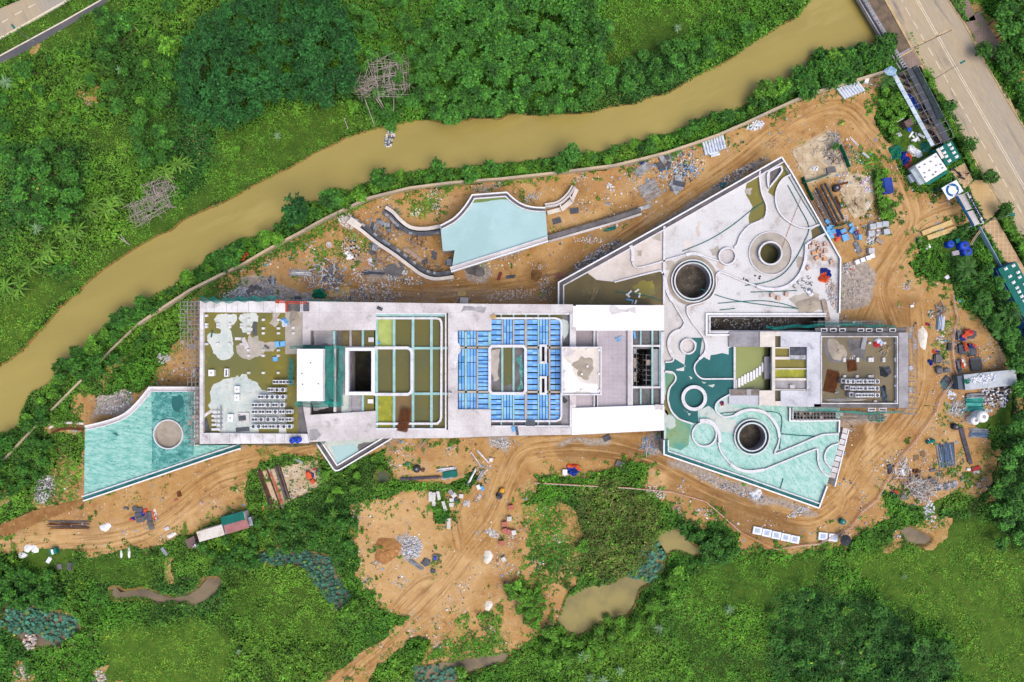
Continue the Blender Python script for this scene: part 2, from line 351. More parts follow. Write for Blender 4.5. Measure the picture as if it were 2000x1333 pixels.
ISLES = [ # vegetation standing inside the site: (outline, density)
 ([(1655,278),(1672,300),(1700,292),(1727,335),(1748,399),(1740,432),(1712,432),(1706,400),(1704,352),(1680,330),(1666,318)],1),
 ([(1493,227),(1540,212),(1532,224),(1506,233)],1),([(522,503),(543,508),(566,493),(589,475),(617,463),(642,450),(660,432),(676,414),(732,392),(800,373),(700,385),(630,432),(528,489)],1),
 ([(604,493),(622,480),(642,473),(675,468),(675,496),(665,516),(650,508),(624,503)],1),([(678,455),(701,457),(716,475),(714,488),(696,493),(683,473)],1),
 ([(453,529),(502,511),(507,519),(459,537)],1),([(390,560),(460,535),(470,560),(440,585),(380,588)],.8),([(200,760),(290,690),(330,690),(300,750),(240,758)],.85),
 ([(800,375),(870,368),(860,400),(862,425),(845,432),(812,428),(800,405)],.6),([(870,366),(1010,350),(1000,362),(920,372)],.6),
 ([(300,700),(340,650),(372,600),(385,640),(350,690)],.88),([(290,640),(340,600),(380,575),(330,700),(280,740)],.89),
 ([(735,880),(890,862),(900,872),(800,885)],.6),([(1030,930),(1080,935),(1130,990),(1130,1130),(1070,1140),(1040,1080),(1020,1000)],.89),([(1050,960),(1100,980),(1090,1040),(1050,1030)],1),([(1060,1040),(1120,1060),(1118,1110),(1070,1100)],1),
 ([(1020,1090),(1100,1100),(1080,1215),(1000,1170)],.35),([(900,1200),(975,1205),(985,1280),(830,1290),(870,1240)],.65),
 ([(660,1120),(700,1070),(710,1100),(700,1150),(660,1140)],.6),([(800,880),(830,875),(830,885)],.4),
 ([(1850,660),(1862,600),(1885,610),(1930,650),(1950,700),(1900,690),(1870,700)],.3),([(1835,650),(1852,620),(1850,690),(1838,690)],.9),
 ([(1890,835),(1945,870),(1930,910),(1900,950),(1880,920)],.55),([(1720,962),(1760,965),(1765,1010),(1740,1010)],.95),
 ([(1822,880),(1870,870),(1900,990),(1830,985)],.25),([(1830,820),(1900,800),(1900,830),(1860,830)],.5),([(1800,790),(1818,790),(1818,808),(1800,808)],.8),
 ([(1760,850),(1772,846),(1770,866),(1758,866)],.7),([(845,1095),(862,1100),(850,1118),(835,1112)],.9),([(60,1040),(0,1060),(0,1040),(60,1018)],.4),
 ([(240,1130),(300,1075),(345,1090),(330,1140)],.1),([(1650,330),(1665,345),(1655,380),(1690,420),(1640,400)],.1)]
SOILX = [ # bare patches out in the green: (outline, soil strength)
 ([(138,772),(160,765),(185,775),(192,812),(165,818),(135,808)],1),([(60,990),(75,945),(105,910),(118,880),(150,905),(158,985),(100,1000)],.75),
 ([(0,955),(20,960),(24,985),(0,1000)],.8),([(85,835),(100,822),(106,838),(92,850)],1),([(322,1090),(334,1090),(341,1138),(328,1142)],1),
 ([(143,180),(190,170),(196,200),(165,205)],.6),([(40,1245),(70,1240),(74,1258),(50,1265)],.9),([(28,1290),(50,1285),(70,1320),(66,1340),(24,1340)],.9),
 ([(184,1310),(208,1305),(204,1340),(180,1340)],.9),([(215,1330),(245,1328),(240,1345)],.9),([(1430,1090),(1440,1060),(1475,1062),(1480,1082)],.9),
 ([(1760,1030),(1830,1010),(1860,1015),(1850,1060),(1820,1075),(1770,1062),(1730,1090),(1725,1075)],.7),([(1880,0),(1910,0),(1930,30),(1985,110),(2000,160),(2000,180),(1960,130),(1930,118),(1905,80)],.9),
 ([(200,745),(235,700),(262,690),(240,715),(205,765)],.45),([(60,75),(78,90),(68,108),(56,100)],.7),([(1940,960),(1962,890),(1958,930),(1940,975),(1910,985)],.8),
 ([(1985,780),(2000,775),(2000,810),(1985,805)],.6)]
GREYP = [([(440,588),(470,545),(500,530),(560,560),(620,580),(620,592),(440,592)],.9),([(908,520),(945,515),(962,540),(945,556),(912,552)],1),([(1640,520),(1690,510),(1712,540),(1700,600),(1640,612)],.95),
 ([(1090,550),(1110,530),(1250,455),(1400,365),(1500,305),(1510,312),(1300,440),(1092,556)],.7),([(188,765),(255,755),(262,800),(225,815),(180,818)],.85),([(65,980),(75,940),(105,925),(108,960),(90,985)],1),
 ([(955,850),(1000,852),(1000,880),(960,880)],.8),([(1262,850),(1292,848),(1297,892),(1260,890)],.7),([(1080,862),(1190,855),(1190,868),(1100,872)],.8),([(1300,892),(1600,996),(1600,1010),(1480,985),(1310,915)],.75),
 ([(770,1050),(800,1040),(820,1060),(825,1095),(795,1100)],.8),([(1640,812),(1740,806),(1730,826),(1640,832)],.6),([(700,520),(760,520),(790,545),(720,560)],.6),([(640,570),(880,560),(1090,570),(1090,594),(640,592)],.35),
 ([(1850,790),(1885,780),(1890,815),(1850,812)],.9),([(1620,330),(1655,318),(1655,345),(1600,355)],.6)]
WETP = [([(1080,865),(1220,858),(1310,900),(1290,915),(1100,895)],.8),([(1640,826),(1735,818),(1710,850),(1650,900),(1640,860)],.9),([(1200,400),(1330,330),(1340,360),(1150,525),(1080,560),(1090,500)],.55),([(560,520),(900,545),(1085,560),(1085,592),(620,592)],.6),
 ([(1370,960),(1420,955),(1560,1020),(1580,1068),(1460,1050),(1395,1015)],.85),([(1745,590),(1790,580),(1780,640),(1740,636)],.7),([(1090,410),(1110,365),(1140,350),(1150,370),(1128,400)],.6),
 ([(740,440),(870,440),(880,520),(800,520)],.35),([(1025,525),(1060,515),(1070,545),(1040,560)],.8),([(730,1055),(775,1060),(785,1095),(730,1110)],.5),([(640,940),(770,850),(770,885),(690,880)],.3),([(1300,905),(1400,950),(1380,1000),(1310,985)],.4),
 ([(150,1030),(210,1030),(220,1060),(160,1068)],.6),([(1100,845),(1297,845),(1290,880),(1110,880)],.35),([(1588,362),(1606,352),(1650,436),(1628,446),(1600,400)],1),([(1655,356),(1662,350),(1690,375),(1680,382)],.6)]
PALEP = [([(680,975),(830,965),(860,1060),(960,1100),(900,1200),(720,1180),(690,1090)],.55),([(1690,825),(1712,822),(1712,880),(1690,900)],.9),([(0,1050),(300,1020),(420,970),(460,1000),(330,1055),(0,1090)],.55),([(1560,290),(1640,260),(1650,330),(1580,350)],.35),
 ([(1720,380),(1870,400),(1860,440),(1740,470),(1700,560),(1680,500)],.45),([(755,900),(890,900),(890,935),(770,935)],.5),([(1280,330),(1420,280),(1420,310),(1300,360)],.4),([(440,550),(540,500),(640,480),(600,560),(520,570)],.3),([(1190,900),(1290,905),(1330,950),(1280,960)],.3)]
SLABP = [[(1545,294),(1619,254),(1636,264),(1660,326),(1650,336),(1578,362),(1560,330)],[(1640,348),(1660,340),(1675,352),(1685,385),(1688,405),(1670,425),(1655,400),(1645,375)],[(502,923),(619,897),(635,946),(528,1000)],[(483,542),(500,538),(501,570),(484,572)]]
TRACKS = [([(1090,565),(1150,520),(1250,450),(1350,382),(1450,312),(1530,250),(1600,215),(1655,212),(1700,255),(1740,310),(1772,370),(1785,430),(1760,480),(1720,560),(1745,650)],22),
 ([(1890,405),(1830,420),(1780,455),(1720,540),(1690,600)],22),([(1790,620),(1795,760),(1750,840),(1690,900),(1640,970),(1580,1008),(1480,985),(1380,945),(1290,900),(1200,875),(1100,870),(1020,885),(990,940),(960,1010),(900,1090),(840,1165),(760,1240),(640,1335),(560,1400)],24),
 ([(620,885),(520,905),(420,935),(330,1005),(250,1045),(100,1060),(-60,1075)],26),([(700,570),(850,575),(1000,560),(1080,545)],20),([(900,1080),(890,1000),(930,940)],14),([(860,1130),(820,1140),(780,1180)],12),([(1640,980),(1680,880),(1735,800)],20)]
CLEAR = [[(1792,462),(1862,426),(1870,448),(1808,482)],[(1711,343),(1743,343),(1745,391),(1713,391)],[(1742,226),(1790,238),(1826,284),(1815,300),(1780,332),(1738,300)],[(1838,468),(1895,468),(1895,502),(1838,500)],[(1742,144),(1770,136),(1846,278),(1822,290)],[(1842,536),(1855,536),(1855,548),(1842,548)],[(808,924),(905,908),(905,940),(812,944)],[(836,958),(876,958),(882,1000),(862,998),(838,984)],[(1855,636),(1925,636),(1985,720),(1975,830),(1850,830)],[(1880,830),(1930,830),(1930,860),(1900,925),(1880,925)],[(1780,935),(1870,935),(1825,1015),(1800,1010)],[(366,1046),(500,995),(496,1030),(380,1070)],[(36,1064),(145,1066),(142,1115),(90,1112),(36,1094)],[(228,1072),(262,1072),(262,1092),(228,1092)],[(745,404),(800,438),(862,440),(885,540),(800,530),(670,440),(690,424)],[(636,470),(652,470),(652,488),(636,488)],[(672,470),(694,478),(700,505),(676,510)]]
CLEAR += [[(1548,296),(1619,258),(1636,268),(1658,324),(1578,358)],[(1652,346),(1675,340),(1702,350),(1704,392),(1688,420),(1668,426),(1652,402),(1642,372)],[(1588,360),(1606,352),(1652,436),(1628,446)]]
ROAD_L = [(1650,-130),(1738,10),(1784,94),(1822,158),(1873,255),(1921,340),(2000,470),(2120,675)]
ROAD_R = [(1772,-130),(1850,0),(1881,46),(1919,117),(1970,204),(2000,253),(2120,455)]
ROAD = ROAD_L+ROAD_R[::-1]
ROAD2 = [(-130,135),(0,79),(140,0),(260,-70),(180,-110),(41,0),(0,17),(-130,78)]
PATH2 = [(-130,176),(0,125),(30,112),(110,65),(217,0),(320,-62),(290,-75),(194,0),(120,42),(0,107),(-130,160)]
DRIVE = [(1891,363),(1905,352),(1932,353),(1957,401),(1939,424),(1924,436)]
WALKPAV = [(1920,442),(1943,424),(2000,524),(2060,630),(2030,640)]
WALKPAV2 = [(1855,335),(1884,318),(1900,352),(1882,372),(1866,352)]
PATHC = [(-130,1085),(0,1027),(64,998),(163,975),(163,987),(130,1000),(64,1026),(0,1050),(-130,1108)]
# ---- value noise on arrays
def vnoise(x, y, scale, seed, octs=4):
    out = 0; amp = 1; tot = 0
    for o in range(octs):
        g = np.random.default_rng(seed+o*17).random((257, 257)); s = scale/2**o
        u = (x/s) % 256; v = (y/s) % 256; i = np.floor(u).astype(int); j = np.floor(v).astype(int); fu = u-i; fv = v-j
        fu = fu*fu*(3-2*fu); fv = fv*fv*(3-2*fv)
        out = out+amp*((g[j, i]*(1-fu)+g[j, i+1]*fu)*(1-fv)+(g[j+1, i]*(1-fu)+g[j+1, i+1]*fu)*fv); tot += amp; amp *= .55
    return out/tot
def pip(px, py, poly):
    xs = [p[0] for p in poly]; ys = [p[1] for p in poly]
    res = np.zeros(px.shape, bool)
    sel = (px > min(xs)) & (px < max(xs)) & (py > min(ys)) & (py < max(ys))
    if not sel.any(): return res
    x = px[sel]; y = py[sel]; c = np.zeros(x.shape, bool); n = len(poly)
    for i in range(n):
        x0, y0 = poly[i]; x1, y1 = poly[(i+1) % n]
        if y0 == y1: continue
        k = ((y0 > y) != (y1 > y)) & (x < (x1-x0)*(y-y0)/(y1-y0)+x0); c ^= k
    res[sel] = c; return res
# ---- the one ground sheet: fine over the site, wide steps out to the horizon
def axis(a, step, far):
    core = np.arange(-a, a+step*.5, step); d = []; x = a; s = step
    while x < far: s *= 1.6; x += s; d.append(x)
    d = np.array(d); return np.concatenate([-d[::-1], core, d])
GX = axis(136, .36, 2500); GY = axis(96, .36, 2500)
gx, gy = np.meshgrid(GX, GY); shp = gx.shape
qx = gx/K+1000; qy = 666.5-gy/K
wx = (vnoise(gx, gy, 5, 1)-.5)*22+(vnoise(gx, gy, 1.3, 5, 2)-.5)*8; wy = (vnoise(gx, gy, 5, 2)-.5)*22+(vnoise(gx, gy, 1.3, 6, 2)-.5)*8
wq, wr = qx+wx, qy+wy
def fld(lst, base=None):
    f = np.zeros(shp) if base is None else base
    for p, v in lst: f = np.where(pip(wq, wr, p), np.maximum(f, v), f)
    return f
def blur(a, n):
    for _ in range(n):
        a = (a+np.roll(a, 1, 0)+np.roll(a, -1, 0))/3; a = (a+np.roll(a, 1, 1)+np.roll(a, -1, 1))/3
    return a
lat = np.full(shp, 99.0); alo = np.zeros(shp); tw = np.zeros(shp)
for pts, hw in TRACKS:
    q = catmull(pts, 5); acc = 0
    for (x0, y0), (x1, y1) in zip(q, q[1:]):
        dx, dy = x1-x0, y1-y0; L2 = dx*dx+dy*dy or 1e-9; ll = math.sqrt(L2)
        t = np.clip(((qx-x0)*dx+(qy-y0)*dy)/L2, 0, 1)
        d = np.hypot(qx-x0-t*dx, qy-y0-t*dy); sg = ((qx-x0)*dy-(qy-y0)*dx)/ll
        k = (d < hw*1.4) & (1-d/(hw*1.4) > tw)
        tw = np.where(k, 1-d/(hw*1.4), tw); lat = np.where(k, sg*K, lat); alo = np.where(k, (acc+t*ll)*K, alo); acc += ll
tw0 = tw.copy()
soil = pip(wq, wr, SITE).astype(float)
soil = fld(SOILX, soil)
veg = 1-soil
for p, v in ISLES:
    m = pip(wq, wr, p)
    nz = vnoise(gx, gy, 1.6, 31, 3)
    veg = np.where(m, np.maximum(veg, np.where(nz < .3+.35*v, 1, .0) if v < .9 else v), veg)
# stray weeds in the soil
wd = vnoise(gx, gy, 2.2, 77, 3)
veg = np.where((soil > .5) & ((wd > .735) & (tw0 < .3)) & (veg < .5), .7, veg)
veg = np.where((soil < .99) & (soil > .1), np.maximum(veg, (vnoise(gx, gy, 1.5, 41, 3) > soil*.62+.12)*.9), veg)
for p in SLABP: soil = np.where(pip(qx, qy, p), 1.0, soil)
soil = np.where(soil > .1, 1.0, 0.0)
river = pip(qx+wx*.18, qy+wy*.18, RIVER); pond = np.zeros(shp, bool)
for p in PONDS: pond |= pip(qx+wx*.4, qy+wy*.4, p)
roadm = pip(qx, qy, ROAD) | pip(qx, qy, ROAD2) | pip(qx, qy, PATH2) | pip(qx, qy, DRIVE) | pip(qx, qy, WALKPAV) | pip(qx, qy, WALKPAV2) | pip(qx, qy, PATHC) | pip(qx, qy, [(1677,-10),(1727,-10),(1785,98),(1815,150),(1770,160)])
slabm = np.zeros(shp, bool)
for p in SLABP: slabm |= pip(qx, qy, p)
built = pip(qx, qy, [(395,590),(1297,598),(1297,845),(395,862)]) | pip(qx, qy, [(166,832),(230,815),(293,758),(390,758),(390,880),(166,972)]) | pip(qx, qy, [(1095,596),(1095,556),(1527,312),(1636,506),(1636,640),(1765,650),(1765,795),(1640,822),(1600,985),(1299,885),(1297,596)]) | pip(qx, qy, [(862,445),(925,382),(985,378),(1024,401),(1062,410),(1068,466),(885,526)])
veg = np.where(river | roadm | built, 0, veg)
veg = np.where(slabm, np.where(vnoise(gx, gy, 1.5, 93, 3) > .7, .4, 0), veg)
veg = np.where(pond, 0, veg)
vb = blur(veg, 45); nf = vnoise(gx, gy, 1.3, 131, 3)
veg = np.where((soil > .5) & (veg < .3) & (vb > .04) & ~(river | roadm | built | pond), np.where(nf < .28+vb*.55, .75, veg), veg)
for p in CLEAR: veg = np.where(pip(wq*.4+qx*.6, wr*.4+qy*.6, p), veg*.04, veg)
riverb = blur(pip(qx, qy, RIVER).astype(float), 4)
pondb = blur(pond.astype(float), 3)
gz = (vnoise(gx, gy, 9, 11, 3)-.5)*.35*(soil < .5)+(vnoise(gx, gy, 3, 12, 4)-.5)*.32*(soil > .5)
gz = np.where(roadm, -.2, gz)-riverb*3.4-pondb*1.3
gz = np.where(built, -.3, gz)
far = np.maximum(np.abs(gx)-136, np.abs(gy)-96); gz = np.where(far > 0, -.2, gz)
grey = blur(fld(GREYP), 2); wet = blur(fld(WETP), 3); pale = blur(fld(PALEP), 3)
tw = np.clip(tw*2, 0, 1)*(soil > .5)
def ground_material():
    m = bpy.data.materials.new('ground_earth_and_grass'); m.use_nodes = True
    nt = m.node_tree; N = nt.nodes; L = nt.links; b = N['Principled BSDF']; b.inputs['Roughness'].default_value = .95; b.inputs['Specular IOR Level'].default_value = .15
    A = N.new('ShaderNodeAttribute'); A.attribute_name = 'zone'; B = N.new('ShaderNodeAttribute'); B.attribute_name = 'track'; D = N.new('ShaderNodeAttribute'); D.attribute_name = 'slab'
    sa = N.new('ShaderNodeSeparateColor'); L.new(A.outputs['Color'], sa.inputs[0]); sb = N.new('ShaderNodeSeparateColor'); L.new(B.outputs['Color'], sb.inputs[0])
    geo = N.new('ShaderNodeNewGeometry')
    def noise(s, det=6, ro=.65, vec=None):
        n = N.new('ShaderNodeTexNoise'); n.inputs['Scale'].default_value = s; n.inputs['Detail'].default_value = det; n.inputs['Roughness'].default_value = ro
        L.new(vec or geo.outputs['Position'], n.inputs['Vector']); return n.outputs['Fac']
    def ramp(f, a, bb, c=0, d=1):
        r = N.new('ShaderNodeMapRange'); L.new(f, r.inputs['Value'])
        for k, v in zip(('From Min', 'From Max', 'To Min', 'To Max'), (a, bb, c, d)): r.inputs[k].default_value = v
        return r.outputs[0]
    def mix(f, a, bb):
        x = N.new('ShaderNodeMix'); x.data_type = 'RGBA'
        for i, v in ((6, a), (7, bb)):
            if isinstance(v, tuple): x.inputs[i].default_value = v
            else: L.new(v, x.inputs[i])
        if isinstance(f, float): x.inputs[0].default_value = f
        else: L.new(f, x.inputs[0])
        return x.outputs[2]
    def math_(op, a, bb):
        x = N.new('ShaderNodeMath'); x.operation = op; x.use_clamp = op != 'ADD'
        for i, v in enumerate((a, bb)):
            if isinstance(v, (int, float)): x.inputs[i].default_value = v
            else: L.new(v, x.inputs[i])
        return x.outputs[0]
    so = mix(ramp(noise(.16), .36, .64), C((176, 132, 76)), C((198, 160, 106)))
    so = mix(ramp(noise(.06, 6, .6), .5, .62), so, C((178, 134, 84)))
    so = mix(math_('MULTIPLY', ramp(noise(.11, 7, .7), .54, .68), .7), so, C((206, 172, 126)))
    so = mix(ramp(noise(.4, 9, .72), .53, .66), so, C((148, 106, 64)))
    so = mix(math_('MULTIPLY', ramp(noise(.23, 9, .75), .57, .68), .8), so, C((164, 146, 124)))
    so = mix(math_('MULTIPLY', ramp(noise(1.6, 8, .75), .56, .66), .8), so, C((224, 190, 144)))
    so = mix(math_('MULTIPLY', ramp(noise(2.7, 6, .7), .58, .66), .7), so, C((124, 88, 52)))
    nz = noise(.9, 8, .7)
    def zone(f, lo=.25, hi=.75): return ramp(math_('ADD', f, math_('MULTIPLY', math_('SUBTRACT', nz, .5), 1.0)), lo, hi)
    so = mix(math_('MULTIPLY', sa.outputs[2], .75), so, mix(ramp(nz, .4, .6), C((138, 100, 58)), C((108, 78, 48))))
    so = mix(math_('MULTIPLY', zone(D.outputs['Alpha']), .7), so, mix(ramp(nz, .42, .58), C((222, 186, 138)), C((206, 166, 112))))
    # wheel ruts: noise stretched along each track
    cv = N.new('ShaderNodeCombineXYZ'); L.new(math_('ADD', math_('ADD', sb.outputs[0], 0), 0), cv.inputs[0])
    al = N.new('ShaderNodeMath'); al.operation = 'MULTIPLY'; al.inputs[1].default_value = .045; L.new(sb.outputs[1], al.inputs[0]); L.new(al.outputs[0], cv.inputs[1])
    st = noise(1.5, 5, .7, cv.outputs[0])
    so = mix(math_('MULTIPLY', math_('MULTIPLY', ramp(st, .49, .64), sb.outputs[2]), .72), so, C((130, 92, 54)))
    so = mix(math_('MULTIPLY', math_('MULTIPLY', ramp(st, .48, .34), sb.outputs[2]), .7), so, C((212, 176, 122)))
    so = mix(zone(sa.outputs[1]), so, mix(ramp(noise(1.3, 8, .75), .4, .62), C((190, 178, 166)), C((136, 124, 114))))
    sl = mix(ramp(noise(.35, 8, .7), .4, .62), C((216, 198, 168)), C((182, 156, 122))); sl = mix(ramp(noise(.8, 8, .7), .55, .68), sl, C((138, 120, 102)))
    so = mix(D.outputs['Fac'], so, sl)
    gr = mix(ramp(noise(.2), .4, .6), C((26, 46, 14)), C((40, 56, 18))); gr = mix(A.outputs['Alpha'], gr, mix(ramp(noise(.5, 8, .7), .4, .62), C((66, 100, 30)), C((92, 116, 40))))
    L.new(mix(ramp(sa.outputs[0], .3, .7), gr, so), b.inputs['Base Color'])
    bp = N.new('ShaderNodeBump'); bp.inputs['Strength'].default_value = .5; bp.inputs['Distance'].default_value = .15
    L.new(noise(1.8, 8, .7), bp.inputs['Height']); L.new(bp.outputs[0], b.inputs['Normal'])
    return m
def grid_mesh(name, X, Y, Z, m):
    me = bpy.data.meshes.new(name); ny, nx = Z.shape
    v = np.stack([X, Y, Z], -1).reshape(-1, 3); me.vertices.add(len(v)); me.vertices.foreach_set('co', v.ravel())
    i = (np.arange(ny-1)[:, None]*nx+np.arange(nx-1)[None, :]).ravel(); q = np.stack([i, i+1, i+nx+1, i+nx], -1)
    me.loops.add(q.size); me.loops.foreach_set('vertex_index', q.ravel().astype(np.int32)); me.polygons.add(len(q))
    me.polygons.foreach_set('loop_start', np.arange(0, q.size, 4, dtype=np.int32)); me.polygons.foreach_set('loop_total', np.full(len(q), 4, np.int32))
    me.polygons.foreach_set('use_smooth', np.ones(len(q), bool)); me.update(calc_edges=True); me.materials.append(m)
    o = bpy.data.objects.new(name, me); COL.objects.link(o); return o
def vattr(me, name, arr):
    a = me.attributes.new(name, 'FLOAT_COLOR', 'POINT'); a.data.foreach_set('color', arr.astype(np.float32).ravel())
def zonef(lst):
    f = np.zeros(shp)
    for p, v in lst: f = np.where(pip(qx+wx*2, qy+wy*2, p), v, f)
    return blur(f, 6)
zy = zonef([([(0,600),(60,540),(130,560),(100,610),(40,690),(0,716)],.9),([(0,60),(140,0),(260,0),(200,60),(60,110),(0,140)],.7),([(450,1130),(600,1110),(660,1200),(640,1250),(500,1260),(440,1200)],.6),([(130,1080),(290,1085),(300,1140),(210,1140),(150,1120)],.6),([(190,1225),(420,1215),(470,1270),(430,1350),(200,1350)],.95),([(1640,1085),(1760,1075),(1900,1000),(2000,1060),(2020,1350),(1900,1350),(1860,1240),(1740,1170)],.9),([(1380,1100),(1500,1090),(1620,1090),(1560,1150),(1480,1240),(1520,1350),(1330,1350),(1300,1200)],.75),([(1200,1200),(1500,1180),(1520,1333),(1200,1333)],.35),([(180,500),(330,400),(440,350),(560,300),(700,250),(560,345),(400,412),(330,460),(120,590),(40,660)],.7),([(150,240),(340,230),(360,270),(200,300)],.5),([(440,250),(640,200),(740,245),(500,350),(400,380)],.7),([(1180,0),(1420,0),(1300,80),(1200,150),(1180,60)],.65)])
ZYG = np.where(far > 0, .75, np.clip(zy*1.15-.15, 0, 1))
for p in CLEAR: ZYG = np.where(pip(wq*.4+qx*.6, wr*.4+qy*.6, p), .9, ZYG)
G = grid_mesh('ground', gx, gy, gz, ground_material()); tag(G, kind='structure')
bank = ((riverb > .2) | (pondb > .1)).astype(float)
vattr(G.data, 'zone', np.stack([np.maximum(soil, bank*.9), grey, np.maximum(wet, bank*1.0), ZYG], -1))
vattr(G.data, 'track', np.stack([lat, alo, tw, tw], -1))
sl = blur(slabm.astype(float), 1); vattr(G.data, 'slab', np.stack([sl, sl, sl, pale], -1))
def lookup(f, x, y):
    i = np.clip(np.searchsorted(GX, x)-1, 0, len(GX)-1); j = np.clip(np.searchsorted(GY, y)-1, 0, len(GY)-1); return f[j, i]
def gh(px, py):
    x, y = P(px, py); return float(lookup(gz, np.array([x]), np.array([y]))[0])
# ---- water
WATER = mat('silty_river_water', (171, 153, 84), (160, 144, 79), .06, (.4, .62), (180, 163, 98), .09, (.54, .7), rough=.22, micro=.03, bump=.03, stretch=(.3, 1.2, 1), rot=.4)
WATERP = mat('pond_water', (154, 140, 84), (128, 118, 76), .12, (.4, .6), rough=.5, micro=.02, spec=.15)
MUDW = mat('muddy_pool_water', (134, 118, 92), (106, 94, 78), .2, (.4, .6), rough=.5, micro=.03, spec=.15)
GREENW = mat('green_pool_water', (84, 88, 56), (70, 80, 58), .2, rough=.3)
o = MB(); o.poly([P(*p) for p in [(-130,700),(100,540),(400,370),(700,235),(1000,205),(1200,185),(1400,100),(1560,-10),(1640,-130),(1900,-130),(1790,60),(1640,140),(1500,200),(1250,295),(1000,338),(800,355),(650,395),(500,480),(300,600),(130,730),(60,800),(-130,980)]], -1.15, WATER)
tag(o.build('river'), kind='structure')
for i, p in enumerate(PONDS):
    b = MB(); c = (sum(q[0] for q in p)/len(p), sum(q[1] for q in p)/len(p))
    b.poly(PL([(c[0]+(x-c[0])*1.08, c[1]+(y-c[1])*1.12) for x, y in p]), -.5, (MUDW, WATERP, WATERP, MUDW, MUDW, MUDW, GREENW, MUDW)[i])
    tag(b.build('pond'), kind='structure')
# ---- roads and pavements
ASPH = mat('dusty_asphalt', (168, 160, 148), (188, 168, 136), .06, (.4, .6), (140, 132, 122), .5, (.54, .68), micro=.14, stretch=(.12, .9, 1), rot=-1.05)
ASPHG = mat('grey_asphalt', (164, 158, 150), (178, 166, 144), .12, (.42, .62), micro=.08)
ASPHD = mat('dark_asphalt', (92, 92, 96), (104, 100, 100), .3)
PAINT = mat('road_paint', (236, 224, 196), (206, 190, 158), .8, (.5, .7))
DUSTP = mat('faded_road_paint', (206, 178, 122), (184, 164, 130), .8, (.45, .6))
DUST = mat('sandy_kerb', (212, 184, 138), (186, 160, 118), .4)
PAVE = mat('pink_paving', (198, 166, 128), (184, 150, 114), .4, lines=(1, 1, .12, (212, 186, 148), .7))
PAVEB = mat('brown_paving', (158, 138, 124), (140, 120, 108), .4, lines=(.6, .6, .06, (120, 102, 94), .6))
DRV = mat('sandy_concrete', (206, 174, 122), (196, 162, 108), .2, (.4, .6), (218, 190, 142), .4, (.55, .7), lines=(4.4, 4.2, .04, (160, 128, 86), .5))
PATHM = mat('brown_path', (160, 116, 66), (140, 98, 54), .5, (.4, .6), (196, 158, 100), .8, (.56, .66), lines=(1.5, 1.5, .05, (120, 86, 48), .5))
def band(b, pl, w, z, m): b.curb(pl, w, z-.02, z, m)
def road(name, pl, m, z0=-.5, z1=.02):
    b = MB(); b.prism(PL(pl), z0, z1, m); return b
b = road('road', ROAD, ASPH)
cl = [(1714,-130),(1791,0),(1830,69),(1985,340),(2120,576)]
for d in (-.22, .22): b.poly(offset(PL(cl), d+.07)+offset(PL(cl), d-.07)[::-1], .026, PAINT)
def dashes(pts, m, w=.15, L=2.2):
    for (x0, y0), (x1, y1) in zip(pts, pts[1:]):
        n = max(1, round(math.hypot(x1-x0, y1-y0)/29.8))
        for k in range(n):
            cx, cy = P(x0+(x1-x0)*k/n, y0+(y1-y0)*k/n); a = math.atan2(-(y1-y0), x1-x0); ux, uy = math.cos(a), math.sin(a)
            b.poly([(cx+ux*s*L/2-uy*t*w/2, cy+uy*s*L/2+ux*t*w/2) for s, t in ((-1, -1), (1, -1), (1, 1), (-1, 1))], .026, m)
dashes([(1686,-130),(1759,-3),(1773,23),(1862,180),(1935,309),(2060,530)], PAINT)
dashes([(1746,-130),(1820,-3),(1834,22),(1923,179),(1983,283),(2110,510)], DUSTP)
b.poly(PL([(1782,94),(1785,90),(1857,56),(1859,60)]), .026, DUST); b.poly(PL([(1785.5,94.5),(1785,93),(1858.5,58.5),(1859,60)]), .03, ASPHD)
for pl, d in ((ROAD_L, -.5), (ROAD_R, .5)):
    q = PL(pl); e = [(x+R(-.5, .5), y+R(-.5, .5)) for x, y in offset(catmull(q, 5), d*1.5)]; b.poly(catmull(q, 5)+e[::-1], .027, DUST)
tag(b.build('road'), kind='structure')
b = MB(); rl = PL(ROAD_L[2:]); b.curb(offset(rl, -.12), .22, -.3, .16, DUST); rr = PL(ROAD_R); b.curb(offset(rr, .12), .22, -.3, .16, DUST)
tag(b.build('kerb'), kind='structure')
b = road('road', ROAD2, ASPH)
q = PL([(-130,135),(0,79),(140,0),(260,-70)]); b.poly(offset(q, .25)+offset(q, .6)[::-1], .026, PAINT)
dashes([(-20,57),(10,41),(36,26),(62,12),(88,-2)], PAINT, .2, 1.8); tag(b.build('road'), kind='structure')
b = road('path', PATH2, ASPHD); q = PL([(-130,160),(0,107),(120,42),(194,0),(290,-75)]); b.poly(offset(q, -.1)+offset(q, -.4)[::-1], .026, PAINT); tag(b.build('path'), kind='structure')
tag(road('driveway', DRIVE, DRV).build('driveway'), kind='structure')
tag(road('pavement', WALKPAV, PAVE, z1=.14).build('pavement'), kind='structure'); tag(road('pavement', WALKPAV2, PAVE, z1=.05).build('pavement'), kind='structure')
tag(road('path', PATHC, PATHM, z1=.05).build('path'), kind='structure')
b = road('pavement', [(1860,-60),(1885,-20),(1905,40),(1883,44),(1852,-6)], PAVEB, z1=.12)
b.prism(PL([(1884,42),(1913,22),(1935,60),(1960,95),(1975,130),(1990,165),(1975,160),(1950,125),(1915,95)]), -.5, .12, PAVEB)
tag(b.build('pavement'), kind='structure')
